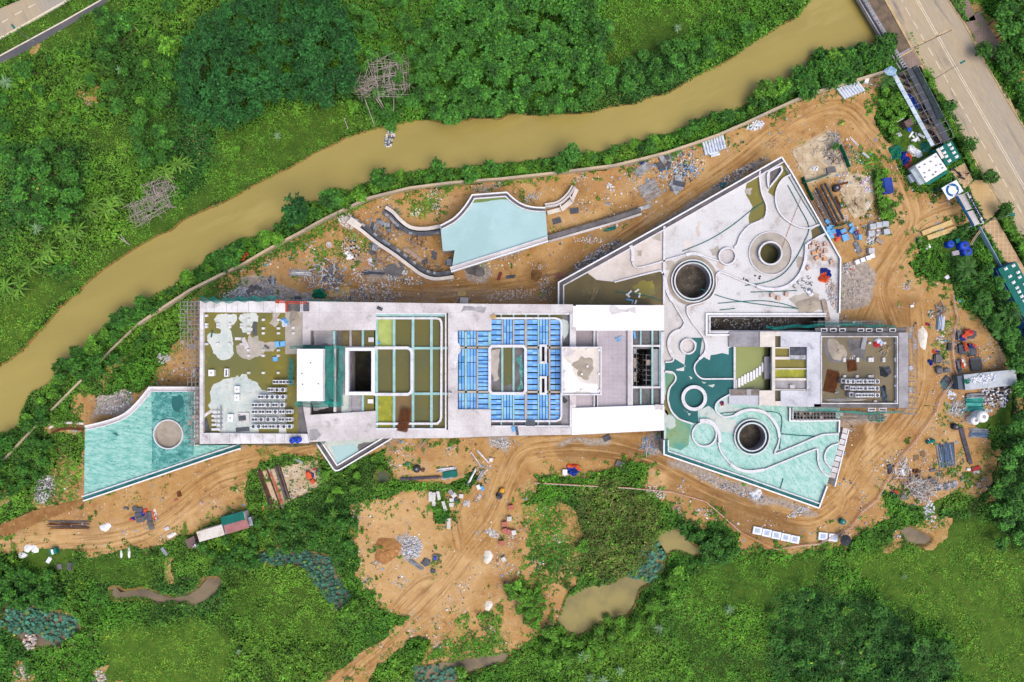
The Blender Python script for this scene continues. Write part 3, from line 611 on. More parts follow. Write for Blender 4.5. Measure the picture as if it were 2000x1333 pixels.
# bridge walkway with planter and balustrade
t = thing('bridge', 'grey road bridge walkway with planted strip and twin railings over the brown river', 'bridge', (*P(1720, 40), 0))
WALKB = mat('bridge_planter_soil', (128, 108, 88), (100, 88, 74), .6, (.4, .6), (92, 98, 50), 1.2, (.6, .66))
b = MB(); b.prism(PL([(1606,-130),(1652,-130),(1729,4),(1783,95),(1756,112),(1684,0)]), -.7, .1, GREY); b.build('deck', t)
b = MB(); b.poly(PL([(1613,-130),(1643,-130),(1725,0),(1778,93),(1756,106),(1692,0)]), .13, WALKB); b.build('planter', t)
b = MB(); b.prism(PL([(1757,113),(1782,98),(1800,128),(1776,140)]), -.3, .12, PAVEB); b.build('walkway', t)
b = MB(); q = PL([(1601,-130),(1679,0),(1760,136)]); b.curb(q, .3, .1, 1.0, GREY); b.curb(offset(q, -.75), .25, .1, .95, GREY); b.curb(offset(q, -.37), .5, .1, .4, DGREY)
for i in range(60):
    f = i/59; x, y = P(1601+159*f, -130+266*f); b.box((x+.3, y+.2, .1), (.9, .35, 1.05), STEEL if i % 2 else GREY, math.radians(30))
b.build('railing', t)
b = MB(); b.curb(PL([(1645,-130),(1727,0),(1781,98),(1755,113)]), .3, .1, .3, DUST); b.build('kerb', t)
# boundary wall along the river
WL = [(1727,140),(1600,178),(1557,194),(1506,217),(1455,241),(1404,263),(1353,281),(1302,298),(1251,311),(1200,323),(1080,338),(979,349),(877,357),(800,367),(767,375),(719,387),(676,407),(630,429),(584,455),(528,484),(477,514),(438,533),(400,552),(370,567),(319,600),(268,634),]
WALLT = mat('wall_top_concrete', (206, 184, 150), (178, 164, 142), .2, (.4, .6), (140, 126, 104), .8, (.6, .72))
b = MB(); b.curb(PL(WL, 1.8), .55, -1.2, 1.8, WALLT); o = b.build('boundary_wall')
b = MB(); b.curb(PL([(268,634),(220,680),(158,743),(93,808),(53,849),(0,905),(-60,960)], .5), .4, -1.2, .5, WALLT); tag(b.build('boundary_wall'), 'overgrown remains of the boundary wall on the bank at the left edge', 'wall')
tag(o, 'long low concrete boundary wall curving along the south bank of the river', 'wall')
# ================================================================== VEGETATION
LEAF = attr_mat('undergrowth_leaves'); CROWN = attr_mat('crown_leaves', vary=.18); BARK = mat('bark', (112, 94, 74), (86, 72, 58), 2)
LOTUS = attr_mat('lotus_leaves', .5, .15)
def leaf_mesh(name, c, u, w, n, L, W, colr, m, droop=.25):
    """kites: base point c, direction u, sideways w, normal n, length L, width W"""
    k = len(c)
    v = np.stack([c, c+u*(L*.45)[:, None]+w*(W*.5)[:, None]+n*(L*.04)[:, None], c+u*L[:, None]-np.array([0, 0, 1])*(L*droop)[:, None], c+u*(L*.45)[:, None]-w*(W*.5)[:, None]+n*(L*.04)[:, None]], 1).reshape(-1, 3)
    me = bpy.data.meshes.new(name); me.vertices.add(4*k); me.vertices.foreach_set('co', v.ravel())
    me.loops.add(4*k); me.loops.foreach_set('vertex_index', np.arange(4*k, dtype=np.int32)); me.polygons.add(k)
    me.polygons.foreach_set('loop_start', np.arange(0, 4*k, 4, dtype=np.int32)); me.polygons.foreach_set('loop_total', np.full(k, 4, np.int32))
    me.update(calc_edges=True); me.materials.append(m)
    vattr(me, 'col', np.repeat(np.concatenate([colr, np.ones((k, 1))], 1), 4, 0)); return me
def rand_dirs(k, lo, hi, rng):
    a = rng.uniform(0, 2*np.pi, k); e = rng.uniform(lo, hi, k)
    u = np.stack([np.cos(a)*np.cos(e), np.sin(a)*np.cos(e), np.sin(e)], 1)
    w = np.stack([-np.sin(a), np.cos(a), np.zeros(k)], 1); ro = rng.uniform(-.7, .7, k)
    n = np.cross(u, w); w2 = w*np.cos(ro)[:, None]+n*np.sin(ro)[:, None]; return u, w2, np.cross(u, w2)
LA = lambda r, g, b, k=.95: np.array([lin(r), lin(g), lin(b)])*k
PAL = {'mid': LA(72, 122, 30), 'olive': LA(84, 126, 34), 'dark': LA(32, 84, 32, .85), 'blue': LA(50, 104, 46, .85), 'yellow': LA(130, 150, 44), 'brown': LA(120, 108, 66)}
# ---- undergrowth: one countless mass
zd = zonef([([(0,270),(170,280),(180,440),(60,460),(0,420)],.6),([(240,240),(400,230),(440,330),(280,340)],.5),([(1870,520),(2000,600),(2000,720),(1900,640)],.6),([(1930,980),(1975,700),(2000,700),(2000,1080)],.6),([(1500,1150),(1720,1180),(1880,1300),(1860,1333),(1500,1333)],.7),([(0,1120),(130,1130),(150,1180),(0,1180)],.5),([(1160,150),(1400,90),(1300,190),(1180,220)],.6),([(830,210),(1170,190),(1170,220),(830,238)],.4),([(1720,180),(1780,200),(1800,290),(1740,290)],.4),([(470,900),(560,890),(740,900),(760,960),(680,1000),(560,1060),(470,1100),(380,1060)],.1)])
zbr = zonef([([(1130,960),(1200,925),(1300,1020),(1290,1090),(1200,1140),(1120,1110)],.75),([(720,880),(760,880),(760,960),(700,950)],.1)])
NC = 1050000
ux = RNG.uniform(-134, 134, NC); uy = RNG.uniform(-94, 94, NC)
dens = lookup(veg, ux, uy)*np.where(lookup(riverb, ux, uy) > .5, 0, 1)
keep = RNG.random(NC) < dens; ux, uy = ux[keep], uy[keep]; k = len(ux)
lump = vnoise(ux, uy, 4.5, 51, 3); lump2 = vnoise(ux, uy, 1.4, 52, 2); big = vnoise(ux, uy, 26, 53, 3); big2 = vnoise(ux, uy, 15, 54, 3)
onsoil = lookup(soil, ux, uy) > .5
ht = np.clip((lump-.36)*4.4, .15, 1.9)*np.clip((lump2-.2)*2.1, .25, 1.3)*np.where(onsoil, .45, 1)
smoothz = lookup(zy, ux, uy); ht *= 1-.75*np.clip(smoothz*1.2, 0, 1)
zz = lookup(gz, ux, uy)+ht*RNG.uniform(.25, 1, k)**.6
u, w, n = rand_dirs(k, -.5, .75, RNG)
L_ = RNG.uniform(.28, .66, k)*np.where(onsoil, .9, 1)*(1-.38*np.clip(smoothz*1.2, 0, 1))*(.75+.7*lump)
q = np.clip((big-.42)*5, 0, 1)[:, None]; q2 = np.clip((big2-.5)*5, 0, 1)[:, None]
col = PAL['mid']*(1-q)+PAL['olive']*q; col = col*(1-.65*q2)+PAL['dark']*.65*q2
a = np.clip(lookup(zy, ux, uy), 0, 1)[:, None]; col = col*(1-a*.75)+(PAL['olive']*1.12+np.array([.003, .004, .001]))*a*.75
a = np.clip(lookup(zd, ux, uy), 0, 1)[:, None]; col = col*(1-a)+PAL['blue']*a*.85
a = (np.clip(lookup(zbr, ux, uy), 0, 1)*(RNG.random(k) < .6))[:, None]; col = col*(1-a)+PAL['brown']*a*.7
yl = (RNG.random(k) < .008+.16*np.clip(smoothz-.75, 0, 1)*4)[:, None]; col = np.where(yl, PAL['yellow']*1.1, col)
fine = vnoise(ux, uy, 3.0, 61, 3); pt = vnoise(ux, uy, 9, 62, 3); spread = 1-.25*np.clip(smoothz, 0, 1)
col = col*(1+RNG.uniform(-.4, .35, k)*spread)[:, None]*(1+np.where(RNG.random(k) < .1, .5, 0)*spread)[:, None]*(.45+1.1*fine)[:, None]*(.7+.6*pt)[:, None]
dd = (RNG.random(k) < .05*(pt > .55))[:, None]; col = np.where(dd, PAL['brown']*.8, col)
me = leaf_mesh('undergrowth', np.stack([ux, uy, zz], 1)-u*(L_*.5)[:, None], u, w, n, L_, L_*RNG.uniform(.45, .75, k), np.clip(col, 0, .5), LEAF)
o = bpy.data.objects.new('undergrowth', me); COL.objects.link(o)
tag(o, 'thick green tropical undergrowth covering both river banks and the land round the site', 'undergrowth', kind='stuff')
# ---- crowns
def crown_mesh(name, r, h, lobes, clumps, pal, seed, leaf=.62, flat=.7, kites=5):
    g = np.random.default_rng(seed); c = []; cl = []
    lob = []
    for i in range(lobes):
        a = g.uniform(0, 6.28); d = r*.62*math.sqrt(g.random()); lob.append((d*math.cos(a), d*math.sin(a), h*g.uniform(.62, .92), r*g.uniform(.34, .55), g.uniform(.7, 1.3)))
    for i in range(clumps):
        lx, ly, lz, lr, lb = lob[g.integers(lobes)]
        a = g.uniform(0, 6.28); e = math.asin(g.uniform(-.35, 1)); q = lr*g.uniform(.6, 1.05)
        c.append((lx+q*math.cos(a)*math.cos(e), ly+q*math.sin(a)*math.cos(e), lz+q*flat*math.sin(e))); cl.append(lb*g.uniform(.75, 1.25))
    c = np.array(c); cl = np.array(cl); c = np.repeat(c, kites, 0); cl = np.repeat(cl*g.uniform(.7, 1.35, len(cl)), kites, 0); k = len(c)
    u, w, n = rand_dirs(k, -.25, .35, g); L_ = g.uniform(.6, 1.1, k)*leaf
    p = PAL[pal[0]]*(1-g.random(k)[:, None])+0; f = g.random(k)[:, None]
    col = (PAL[pal[0]]*(1-f)+PAL[pal[1]]*f)*cl[:, None]*g.uniform(.7, 1.3, k)[:, None]
    return leaf_mesh(name, c, u, w, n, L_, L_*g.uniform(.4, .6, k), np.clip(col, 0, .5), CROWN)
def trunk_mb(h, r, lean, seed):
    st = random.getstate(); random.seed(seed); b = MB(); p = [(0, 0, -.4)]
    for i in range(1, 4): p.append((lean*i*R(-1, 1), lean*i*R(-1, 1), h*.6*i/3))
    for i in range(3): b.bar(p[i], p[i+1], r*(1-.2*i), BARK, 6)
    for i in range(4):
        a = R(0, 6.28); b.bar(p[-1], (p[-1][0]+h*.22*math.cos(a), p[-1][1]+h*.22*math.sin(a), h*R(.72, .85)), r*.4, BARK, 5)
    random.setstate(st); return b
def tree_proto(name, r, h, pal, seed, lobes=10, clumps=130, leaf=.62, cat='tree'):
    t = thing(name, 'x', cat); trunk_mb(h, .1+h*.012, .12, seed).build('trunk', t)
    o = bpy.data.objects.new('crown', crown_mesh(name+'_crown', r, h, lobes, clumps, pal, seed, leaf)); COL.objects.link(o); o.parent = t
    return t
USED = set()
def put(protos, px, py, sc_, label, group, z=None):
    p = random.choice(protos); loc = (*P(px, py, 0), gh(px, py) if z is None else z); f = (sc_*R(.9, 1.1), sc_*R(.9, 1.1), sc_*R(.9, 1.15))
    if p.name not in USED:
        USED.add(p.name); place(p, loc, R(0, 6.28), f); p['label'] = label
        if group: p['group'] = group
        return p
    o = dup(p, loc, R(0, 6.28), f, label, group)
    if not group and 'group' in o: del o['group']
    return o
def inside(x, y, poly):
    c = False; n = len(poly)
    for i in range(n):
        (x0, y0), (x1, y1) = poly[i], poly[(i+1) % n]
        if (y0 > y) != (y1 > y) and x < (x1-x0)*(y-y0)/(y1-y0)+x0: c = not c
    return c
def scatter(poly, d, mx=999, tries=4000):
    xs = [p[0] for p in poly]; ys = [p[1] for p in poly]; out = []
    for _ in range(tries):
        x, y = R(min(xs), max(xs)), R(min(ys), max(ys))
        if inside(x, y, poly) and not any(inside(x, y, c) for c in CLEAR+PONDS) and all((x-a)**2+(y-b)**2 > d*d for a, b in out):
            out.append((x, y))
            if len(out) >= mx: break
    return out
DK = [tree_proto('plantation_tree', 2.5, 6.0, ('dark', 'blue'), 100+i, 11, 150, .6) for i in range(4)]
MD = [tree_proto('broadleaf_tree', 2.7, 6.5, ('mid', 'blue'), 200+i, 9, 170, .72) for i in range(5)]
SH = [tree_proto('shrub', 1.6, 2.4, ('mid', 'dark'), 300+i, 6, 90, .6, 'shrub') for i in range(4)]
SL = [tree_proto('bush', 1.6, 2.4, ('mid', 'olive'), 330+i, 6, 90, .55, 'bush') for i in range(3)]
def off(q, h): # base position for a crown seen at q
    f = (H-h)/H; return (1000+(q[0]-1000)*f, 666.5+(q[1]-666.5)*f)
G1 = [(380,60),(470,-20),(640,-20),(690,90),(690,170),(640,190),(560,185),(480,225),(420,240),(360,200),(350,120)]
for q in scatter(G1, 23): put(DK, *off(q, 5), R(.85, 1.15), 'dark bluish green tree in the dense even plantation at upper left', 'trees of the dark plantation')
G2 = [(800,60),(860,20),(930,-20),(1160,-20),(1180,60),(1185,150),(1160,195),(1100,205),(980,205),(880,225),(820,205),(830,130)]
for q in scatter(G2, 26): put(MD, *off(q, 5), R(.8, 1.25), 'leafy broadleaf tree in the gappy grove above the middle of the river', 'trees of the grove above the river')
G3 = [(10,300),(110,285),(165,340),(160,420),(110,440),(50,420)]
for q in scatter(G3, 32): put(MD, *off(q, 3), R(.7, .95), 'dark rounded tree in the left thicket above the banana rows', 'trees of the left thicket')
for q in scatter([(250,250),(330,245),(350,300),(300,325),(255,310)], 30, 7): put(MD, *off(q, 3), R(.6, .8), 'dark bush tree below the plantation near the bamboo frame', 'bush trees below the plantation')
for q in scatter([(0,120),(60,110),(200,30),(360,10),(340,130),(350,220),(250,235),(0,270)], 30, 34): put(random.choice((MD, SH, SL)), *off(q, 2.5), R(.6, .95), 'leafy bush tree in the mixed growth below the dark asphalt path', 'bush trees of the upper left growth')
for q in scatter([(1190,190),(1290,165),(1400,100),(1480,55),(1400,60),(1280,90),(1180,150)], 26, 28): put(MD, *off(q, 2), R(.5, .75), 'leafy bush tree on the far bank right of the grove', 'bush trees on the far bank')
for q in scatter([(690,0),(800,0),(800,60),(830,120),(810,220),(760,225),(700,110)], 26, 22): put(MD, *off(q, 2.5), R(.5, .8), 'leafy bush tree in the gap between plantation and grove', 'bush trees of the gap')
G6 = [(1500,1190),(1560,1150),(1620,1160),(1720,1190),(1800,1225),(1850,1260),(1890,1350),(1540,1350),(1520,1260)]
for q in scatter(G6, 36): put(random.choice((MD, MD, SL)), *off(q, 2.5), R(.45, .85), 'dark green tree in the shaded thicket at lower right', 'trees of the lower right thicket')
G7 = [(1935,985),(1960,905),(1972,720),(2020,690),(2020,1085),(1955,1065)]
for q in scatter(G7, 28): put(MD, *off(q, 3), R(.7, 1.0), 'dark tree in the belt of woodland along the right edge', 'trees of the right edge belt')
G8 = [(1925,-20),(2020,-20),(2020,130),(1985,95),(1955,60)]
for q in scatter(G8, 28): put(MD, *off(q, 3), R(.8, 1.05), 'bushy tree beyond the paved strip on the far side of the road', 'trees across the road')
for q in scatter([(1940,115),(1960,150),(1990,210),(2020,250),(2020,200),(1975,130),(1950,100)], 18, 12): put(SH, *q, R(.9, 1.2), 'low hedge shrub on the verge beyond the wide road', 'hedge shrubs across the road')
BANK = [(1725,100),(1690,102),(1640,122),(1600,130),(1560,165),(1500,190),(1440,222),(1370,245),(1310,268),(1250,285),(1180,305),(1110,318),(1000,330),(900,342),(800,350),(740,360),(690,385),(640,405),(590,430),(540,458),(480,490),(430,515),(380,545),(320,585),(260,620),(200,665),(150,715),(110,770),(60,820),(10,880)]
for q in [(x+R(-9, 9), y+R(-9, 9)) for x, y in catmull(BANK, 6)]: put(random.choice((SH, SH, SL)), *q, random.choice((.4, .55, .7, .9, 1.1, 1.45))*R(.85, 1.15), 'dense green shrub squeezed between the river and the boundary wall', 'shrubs along the south river bank')
for q in scatter([(1600,105),(1690,98),(1728,110),(1725,135),(1640,165),(1560,190),(1530,190)], 16, 22): put(SH, *q, R(1.0, 1.5), 'big arching shrub on the river bank next to the bridge', 'shrubs beside the bridge')
for q in scatter([(100,680),(180,690),(300,580),(330,620),(230,720),(160,760),(120,740)], 16, 18): put(SH, *q, R(.8, 1.2), 'green shrub on the bank at the left bend of the river', 'shrubs at the left river bend')
for q in scatter([(20,850),(90,790),(110,830),(110,880),(60,980),(0,990),(0,900)], 20, 16): put(SH, *q, R(.8, 1.1), 'low shrub on the slope left of the teal annex roof', 'shrubs left of the teal annex')
for q in scatter([(0,1095),(100,1090),(125,1180),(0,1175)], 20, 26): put(SH, *q, R(.9, 1.3), 'leafy shrub in the lower left thicket by the lotus pond', 'shrubs of the lower left thicket')
for q in scatter([(390,1060),(520,1010),(700,1010),(690,1065),(560,1080),(430,1125)], 22, 26): put(SH, *q, R(.8, 1.2), 'leafy shrub on the slope below the white site container', 'shrubs below the site containers')
for q in scatter([(640,900),(740,890),(760,950),(690,970),(640,990)], 22, 10): put(SL, *q, R(.6, .85), 'small shrub beneath the triangular roof corner', 'shrubs under the triangular corner')
for q in scatter([(1060,1230),(1240,1205),(1330,1100),(1300,1180),(1200,1260),(1060,1300)], 22, 22): put(SL, *q, R(.8, 1.3), 'bright shrub around the murky pond at bottom centre', 'shrubs round the bottom pond')
for q in scatter([(1330,1030),(1380,1045),(1420,1035),(1430,1080),(1380,1095)], 14, 10): put(SH, *q, R(.8, 1.1), 'shrub between the muddy pond and the orange dirt bank', 'shrubs above the small pond')
for q in scatter([(1870,560),(1900,520),(1935,540),(1975,640),(1960,680),(1910,620)], 24, 14): put(MD, *q, R(.55, .75), 'dark bushy tree between the coconut palm and the long green roof', 'bush trees behind the long green roof')
for q in scatter([(1715,190),(1740,175),(1775,225),(1800,280),(1745,290),(1718,250)], 16, 18): put(SL, *q, R(.7, 1.0), 'low shrub in the green patch behind the motorcycle shelter', 'shrubs behind the motorcycle shelter')
for q in scatter([(990,1140),(1030,1140),(1064,1165),(1062,1187),(1047,1215),(1020,1200)], 12, 18): put(SL, *q, R(.7, .95), 'bright green bush in the compact clump on the bare clearing', 'bushes of the clearing clump')
for q in scatter([(1708,345),(1725,340),(1745,400),(1738,430),(1714,425)], 11, 12): put(SL, *q, R(.6, .8), 'small bush in the green strip beside the blue covered stack', 'bushes of the green strip')
for q in [(x+R(-2, 2), y+R(-2, 2)) for x, y in catmull([(1803,145),(1830,195),(1855,250),(1880,300),(1898,338)], 8)]: put(SL, *q, R(.5, .6), 'clipped roadside hedge plant behind the motorcycle shelter', 'hedge along the road')
for q in [(x+R(-3, 3), y+R(-3, 3)) for x, y in catmull([(1950,425),(1975,465),(2000,512)], 6)]: put(SL, *q, R(.55, .65), 'clipped hedge plant beside the pink pavement', 'hedge beside the pink pavement')
SGL = [(DK,(583,418),1.55,'large dark spreading tree leaning over the river left of the curved wall'),(MD,(652,392),1.15,'lighter olive crowned tree beside the large dark tree on the bank'),(MD,(857,322),.75,'small pale tree with open crown at the water edge'),(MD,(1117,302),.85,'dark bush on the bank poking into the river'),(SL,(1492,185),1.6,'yellowish green bush on the bank beside the boundary wall'),(SL,(1520,178),1.4,'bright lime bush next to the yellowish one on the bank'),
 (SL,(345,98),1.7,'bright light green bush left of the plantation'),(SL,(692,215),1.0,'small lime green bush by the collapsed bamboo frame'),(SL,(465,300),.9,'yellow green bush near the north river edge'),(MD,(760,235),.6,'grey green bush at the water edge below the bamboo frame'),(SL,(1182,1206),.9,'yellow bush on the near shore of the bottom pond'),
 (SL,(690,1185),1.5,'pale yellow green bush at the end of the lotus pond'),(SL,(900,1310),1.0,'yellow bush between lotus leaves at bottom'),(SL,(1305,1125),1.0,'yellow green bush right of the lotus patch'),(MD,(1640,280),.35,'tiny bush at the edge of the concrete pad'),(SL,(1135,1065),1.0,'yellowish bush at the edge of the marsh')]
for pr, q, s_, lb in SGL: put(pr, *(off(q, 4) if pr in (DK, MD) else q), s_, lb, None)
# roadside ball trees
BALL = [tree_proto('ball_tree', 1.75, 3.4, ('mid', 'dark'), 400+i, 16, 230, .4) for i in range(2)]
for q, s_, lb in [((1856,209),1,'round clipped tree by the road, nearest the bridge'),((1893,281),1.12,'round clipped tree by the road beside the green cabin roof'),((1936,346),1.1,'round clipped tree by the road at the top of the site driveway'),((1966,411),1.1,'round clipped tree by the road just below the driveway'),((1922,100),1.2,'round dark tree on the brown paving across the road'),((1955,105),1.35,'larger spreading tree on the brown paving across the road')]:
    put(BALL, *off(q, 2.8), s_, lb, None)
# ---- banana plants and palms
def frond_plant(name, nl, ln, wd, h, pal, seed, pinnate=False, cat='plant', up=.5):
    t = thing(name, 'x', cat); g = np.random.default_rng(seed); b = MB(); b.bar((0, 0, -.3), (.1, .05, h*.9), .14, BARK, 6); b.build('stem', t)
    c = []; u = []; w = []; L_ = []; W_ = []; col = []
    for i in range(nl):
        a = 6.283*i/nl+g.uniform(-.3, .3); e0 = g.uniform(.2, up); ll = ln*g.uniform(.75, 1.1); br = g.uniform(.75, 1.3); pos = np.array([.1, .05, h*.9]); seg = 7
        for s_ in range(seg):
            e = e0-1.25*s_/seg; d = np.array([math.cos(a)*math.cos(e), math.sin(a)*math.cos(e), math.sin(e)]); side = np.array([-math.sin(a), math.cos(a), 0])
            if pinnate:
                for sg in (-1, 1):
                    for r_ in (0, .5):
                        dd = d*.75+side*sg*.8; dd[2] -= .15; c.append(pos+d*ll/seg*r_); u.append(dd/np.linalg.norm(dd)); w.append(d); L_.append(wd*(1.1-.75*s_/seg)); W_.append(.16); col.append(br)
            c.append(pos-d*.05); u.append(d); w.append(side); L_.append(ll/seg*1.5); W_.append(wd*(.09 if pinnate else math.sin(math.pi*(s_+.8)/(seg+.6)))); col.append(br*(1.2 if not pinnate else .9)); pos = pos+d*ll/seg
    c, u, w = map(np.array, (c, u, w)); k = len(c); f = g.random(k)[:, None]
    cc = (PAL[pal[0]]*(1-f)+PAL[pal[1]]*f)*np.array(col)[:, None]*1.25
    o = bpy.data.objects.new('fronds', leaf_mesh(name+'_fronds', c, u, w, np.cross(u, w), np.array(L_), np.array(W_), np.clip(cc, 0, .5), CROWN, .12)); COL.objects.link(o); o.parent = t; return t
PAL['banana'] = LA(80, 128, 42, .5); PAL['banana2'] = LA(108, 146, 48, .5); PAL['pale'] = LA(112, 144, 100, .6); PAL['palm'] = LA(72, 120, 58, .7)
BN = [frond_plant('banana_plant', 9, 2.4, .5, 2.6, ('banana', 'banana2'), 500+i) for i in range(3)]
BG = [((175,412),(195,400),(215,392),(232,388),(222,408),(205,412),(188,402)),((118,440),(108,452),(138,450),(155,450),(128,468),(98,480),(82,492),(75,512),(95,500),(60,525),(150,462),(140,478)),((35,545),(15,560),(25,575),(8,580),(40,565)),((300,335),(318,328),(340,322),(355,318),(328,342),(365,322))]
BL = ['banana plant in the row beside the square bamboo frame','banana plant in the long row on the left river bank','banana plant at the left edge above the yellow flecked bank','banana plant in the row above the square bamboo frame']
for grp, lb in zip(BG, BL):
    for q in grp: put(BN, *off((q[0]+R(-4, 4), q[1]+R(-4, 4)), 2.5), R(.9, 1.25), lb, lb.replace('banana plant', 'banana plants'))
for q, lb in [((268,55),'lone banana plant in the thicket below the dark path'),((290,38),'small banana plant to the upper right of the lone one'),((315,52),'third banana plant of the thicket under the road'),((160,142),'banana plant near the small clearing'),((380,45),'banana plant at the left edge of the plantation'),((655,1000),'banana plant beside the bare clearing'),((165,172),'yellow tinged banana plant on the small clearing')]: put(BN, *q, R(.7, .9), lb, None)
PM = [frond_plant('palm', 15, 2.7, .75, 3.6, ('palm', 'banana'), 520+i, True, 'palm', 1.0) for i in range(2)]
for q, s_, lb in [((1887,522),1.2,'big coconut palm below the two blue water tanks'),((1927,588),.95,'palm just left of the long green roof'),((1918,600),.8,'palm left of the one beside the long green roof'),((1972,610),1.1,'palm tucked against the blue wall of the long green roof'),((1938,624),.8,'small palm between two others right of the tool yard'),((1958,648),.95,'palm at the right edge of the grey tarpaulin yard'),((1733,158),.9,'palm at the end of the white shed roof by the bridge'),((1987,727),.6,'tiny palm at the right edge'),((1690,345),.3,'young palm on the green strip')]: put(PM, *off(q, 3.5), s_, lb, None)
FP = [frond_plant('fan_palm', 22, 1.3, .22, 1.2, ('pale', 'pale'), 540+i, False, 'palm', 1.1) for i in range(2)]
for q, s_, lb in [((22,168),1.5,'pale silvery fan palm near the left edge'),((80,450),1.4,'pale fan palm beside the banana row'),((1115,8),1.4,'pale fan palm at the top edge in the grove'),((1320,60),1.0,'pale fan palm in the green field above the river'),((1284,1222),1.2,'pale fan palm in the field below the ponds'),((1422,1187),1.2,'grey green fan palm in the middle of the lower field'),((1136,1275),1.3,'fan palm nearest the bottom pond'),((1152,1318),1.2,'fan palm at the bottom edge below the pond'),((1175,1322),1.2,'fan palm at the bottom edge, right of its neighbour'),((1208,1305),1.1,'fan palm at the lower edge of the field'),((1762,1125),.7,'tiny pale palm in the lower right field'),((1490,205),.9,'pale palm beside the lime bush'),((545,268),.9,'grey green fan palm above the river'),((240,140),1.0,'silvery fan palm right of the small clearing'),((228,175),.9,'silvery fan palm below its neighbour'),((1640,1290),.8,'fan palm in the lower right thicket'),((468,1270),.7,'pale palm in the lower meadow'),((1640,150),.6,'pale palm on the bank by the bridge')]: put(FP, *q, s_, lb, None)
# ---- lotus
def lotus(poly, n, label, pal, sz):
    pts = []; xs = [p[0] for p in poly]; ys = [p[1] for p in poly]
    while len(pts) < n:
        x, y = R(min(xs), max(xs)), R(min(ys), max(ys))
        if inside(x, y, poly): pts.append((x, y))
    b = MB(); cols = []
    for x, y in pts:
        X, Y = P(x, y); r = R(*sz); z = R(-.45, .3); c = PAL[pal]*R(.55, 1.5)
        if R(0, 1) < .06: c = PAL['banana2']*1.3
        k = 7; a0 = R(0, 6); tx, ty = R(-.3, .3), R(-.3, .3)
        pt = [(X+r*math.cos(a0+6.283*i/k), Y+r*math.sin(a0+6.283*i/k), z+r*(tx*math.cos(a0+6.283*i/k)+ty*math.sin(a0+6.283*i/k))) for i in range(k)]
        for i in range(k): b.face([pt[i], pt[(i+1) % k], (X, Y, z-r*.18)], LOTUS); cols += [c]*3
    o = b.build('lotus_leaves'); vattr(o.data, 'col', np.concatenate([np.clip(np.array(cols), 0, .6), np.ones((len(cols), 1))], 1))
    tag(o, label, 'lotus', kind='stuff')
PAL['lotus'] = LA(60, 110, 88, .75)
lotus([(500,1085),(545,1070),(600,1076),(645,1088),(655,1118),(672,1148),(686,1160),(678,1180),(664,1198),(640,1175),(618,1142),(596,1120),(585,1100),(540,1105),(505,1098)], 620, 'blue green lotus leaves crowding the long narrow pond', 'lotus', (.2, .44))
lotus([(15,1180),(60,1188),(150,1208),(155,1235),(110,1262),(80,1240),(30,1238),(0,1222)], 420, 'lotus leaves on the murky pool at the lower left', 'lotus', (.22, .5))
lotus([(1240,1075),(1285,1060),(1300,1085),(1288,1120),(1270,1140),(1245,1130),(1228,1130)], 260, 'lotus leaves in the wet hollow between two ponds', 'lotus', (.22, .45))
lotus([(805,1300),(880,1298),(905,1325),(830,1340),(806,1335)], 80, 'scattered lotus leaves in the bottom pool', 'lotus', (.3, .5))
# ---- bamboo frames
BAMB = mat('dead_bamboo', (192, 178, 168), (166, 152, 144), 1.5)
def frame(label, c, sx, sy, rot, n, m, sp=.3, z=1.6):
    b = MB(); x0, y0 = P(*c); ca, sa = math.cos(rot), math.sin(rot)
    T = lambda x, y, zz: (x0+x*ca-y*sa, y0+x*sa+y*ca, zz)
    for i in range(n):
        x = -sx/2+sx*i/(n-1)+R(-.4, .4); a, e = -sy/2+R(-.6, 3.4), sy/2+R(-3.4, .6); b.bar(T(x, a, z+R(-.5, .3)), T(x+R(-sp, sp)*3, e, z+R(-.5, .3)), R(.03, .055), BAMB)
    for i in range(m):
        y = -sy/2+sy*i/(m-1)+R(-.4, .4); a, e = -sx/2+R(-.6, 3.6), sx/2+R(-4, .6); b.bar(T(a, y, z+R(-.5, .3)), T(e, y+R(-sp, sp)*3, z+R(-.5, .3)), R(.03, .055), BAMB)
    for i in range(n*3):
        x, y, a, l = R(-sx/2, sx/2), R(-sy/2, sy/2), R(0, 3.14), R(.5, 1.8); b.bar(T(x-l*math.cos(a), y-l*math.sin(a), z+R(-.9, .2)), T(x+l*math.cos(a), y+l*math.sin(a), z+R(-.9, .3)), R(.02, .045), BAMB)
    tag(b.build('bamboo_trellis'), label, 'frame')
frame('grey square lattice of dead bamboo canes standing near the river', (318,372), 7, 4.5, .45, 21, 14)
frame('grey bamboo lattice, lower left half of the pair by the river', (297,408), 10, 5.5, .45, 28, 15)
frame('overgrown bamboo lattice right of the dark plantation', (765,160), 9, 9, .1, 26, 22, .5, 3.2)
frame('collapsed bamboo sticks beside the overgrown lattice', (718,175), 5, 4, .6, 16, 13, .8, 2.6)
for i_, (a, e) in enumerate([((716,200),(733,248)),((732,190),(755,225)),((738,188),(756,222)),((734,185),(752,215)),((772,190),(770,220)),((238,465),(258,480)),((242,460),(254,478)),((675,235),(682,255))]):
    b = MB(); b.bar((*P(*a), 1.6), (*P(*e), .9), .1, BAMB); lw = i_ in (5, 6)
    tag(b.build('bamboo_pole'), 'loose bamboo pole below the square trellis near the left river bend' if lw else 'loose pale bamboo pole sloping from the overgrown trellis to the river', 'pole', 'poles at the left bend' if lw else 'poles below the overgrown trellis')
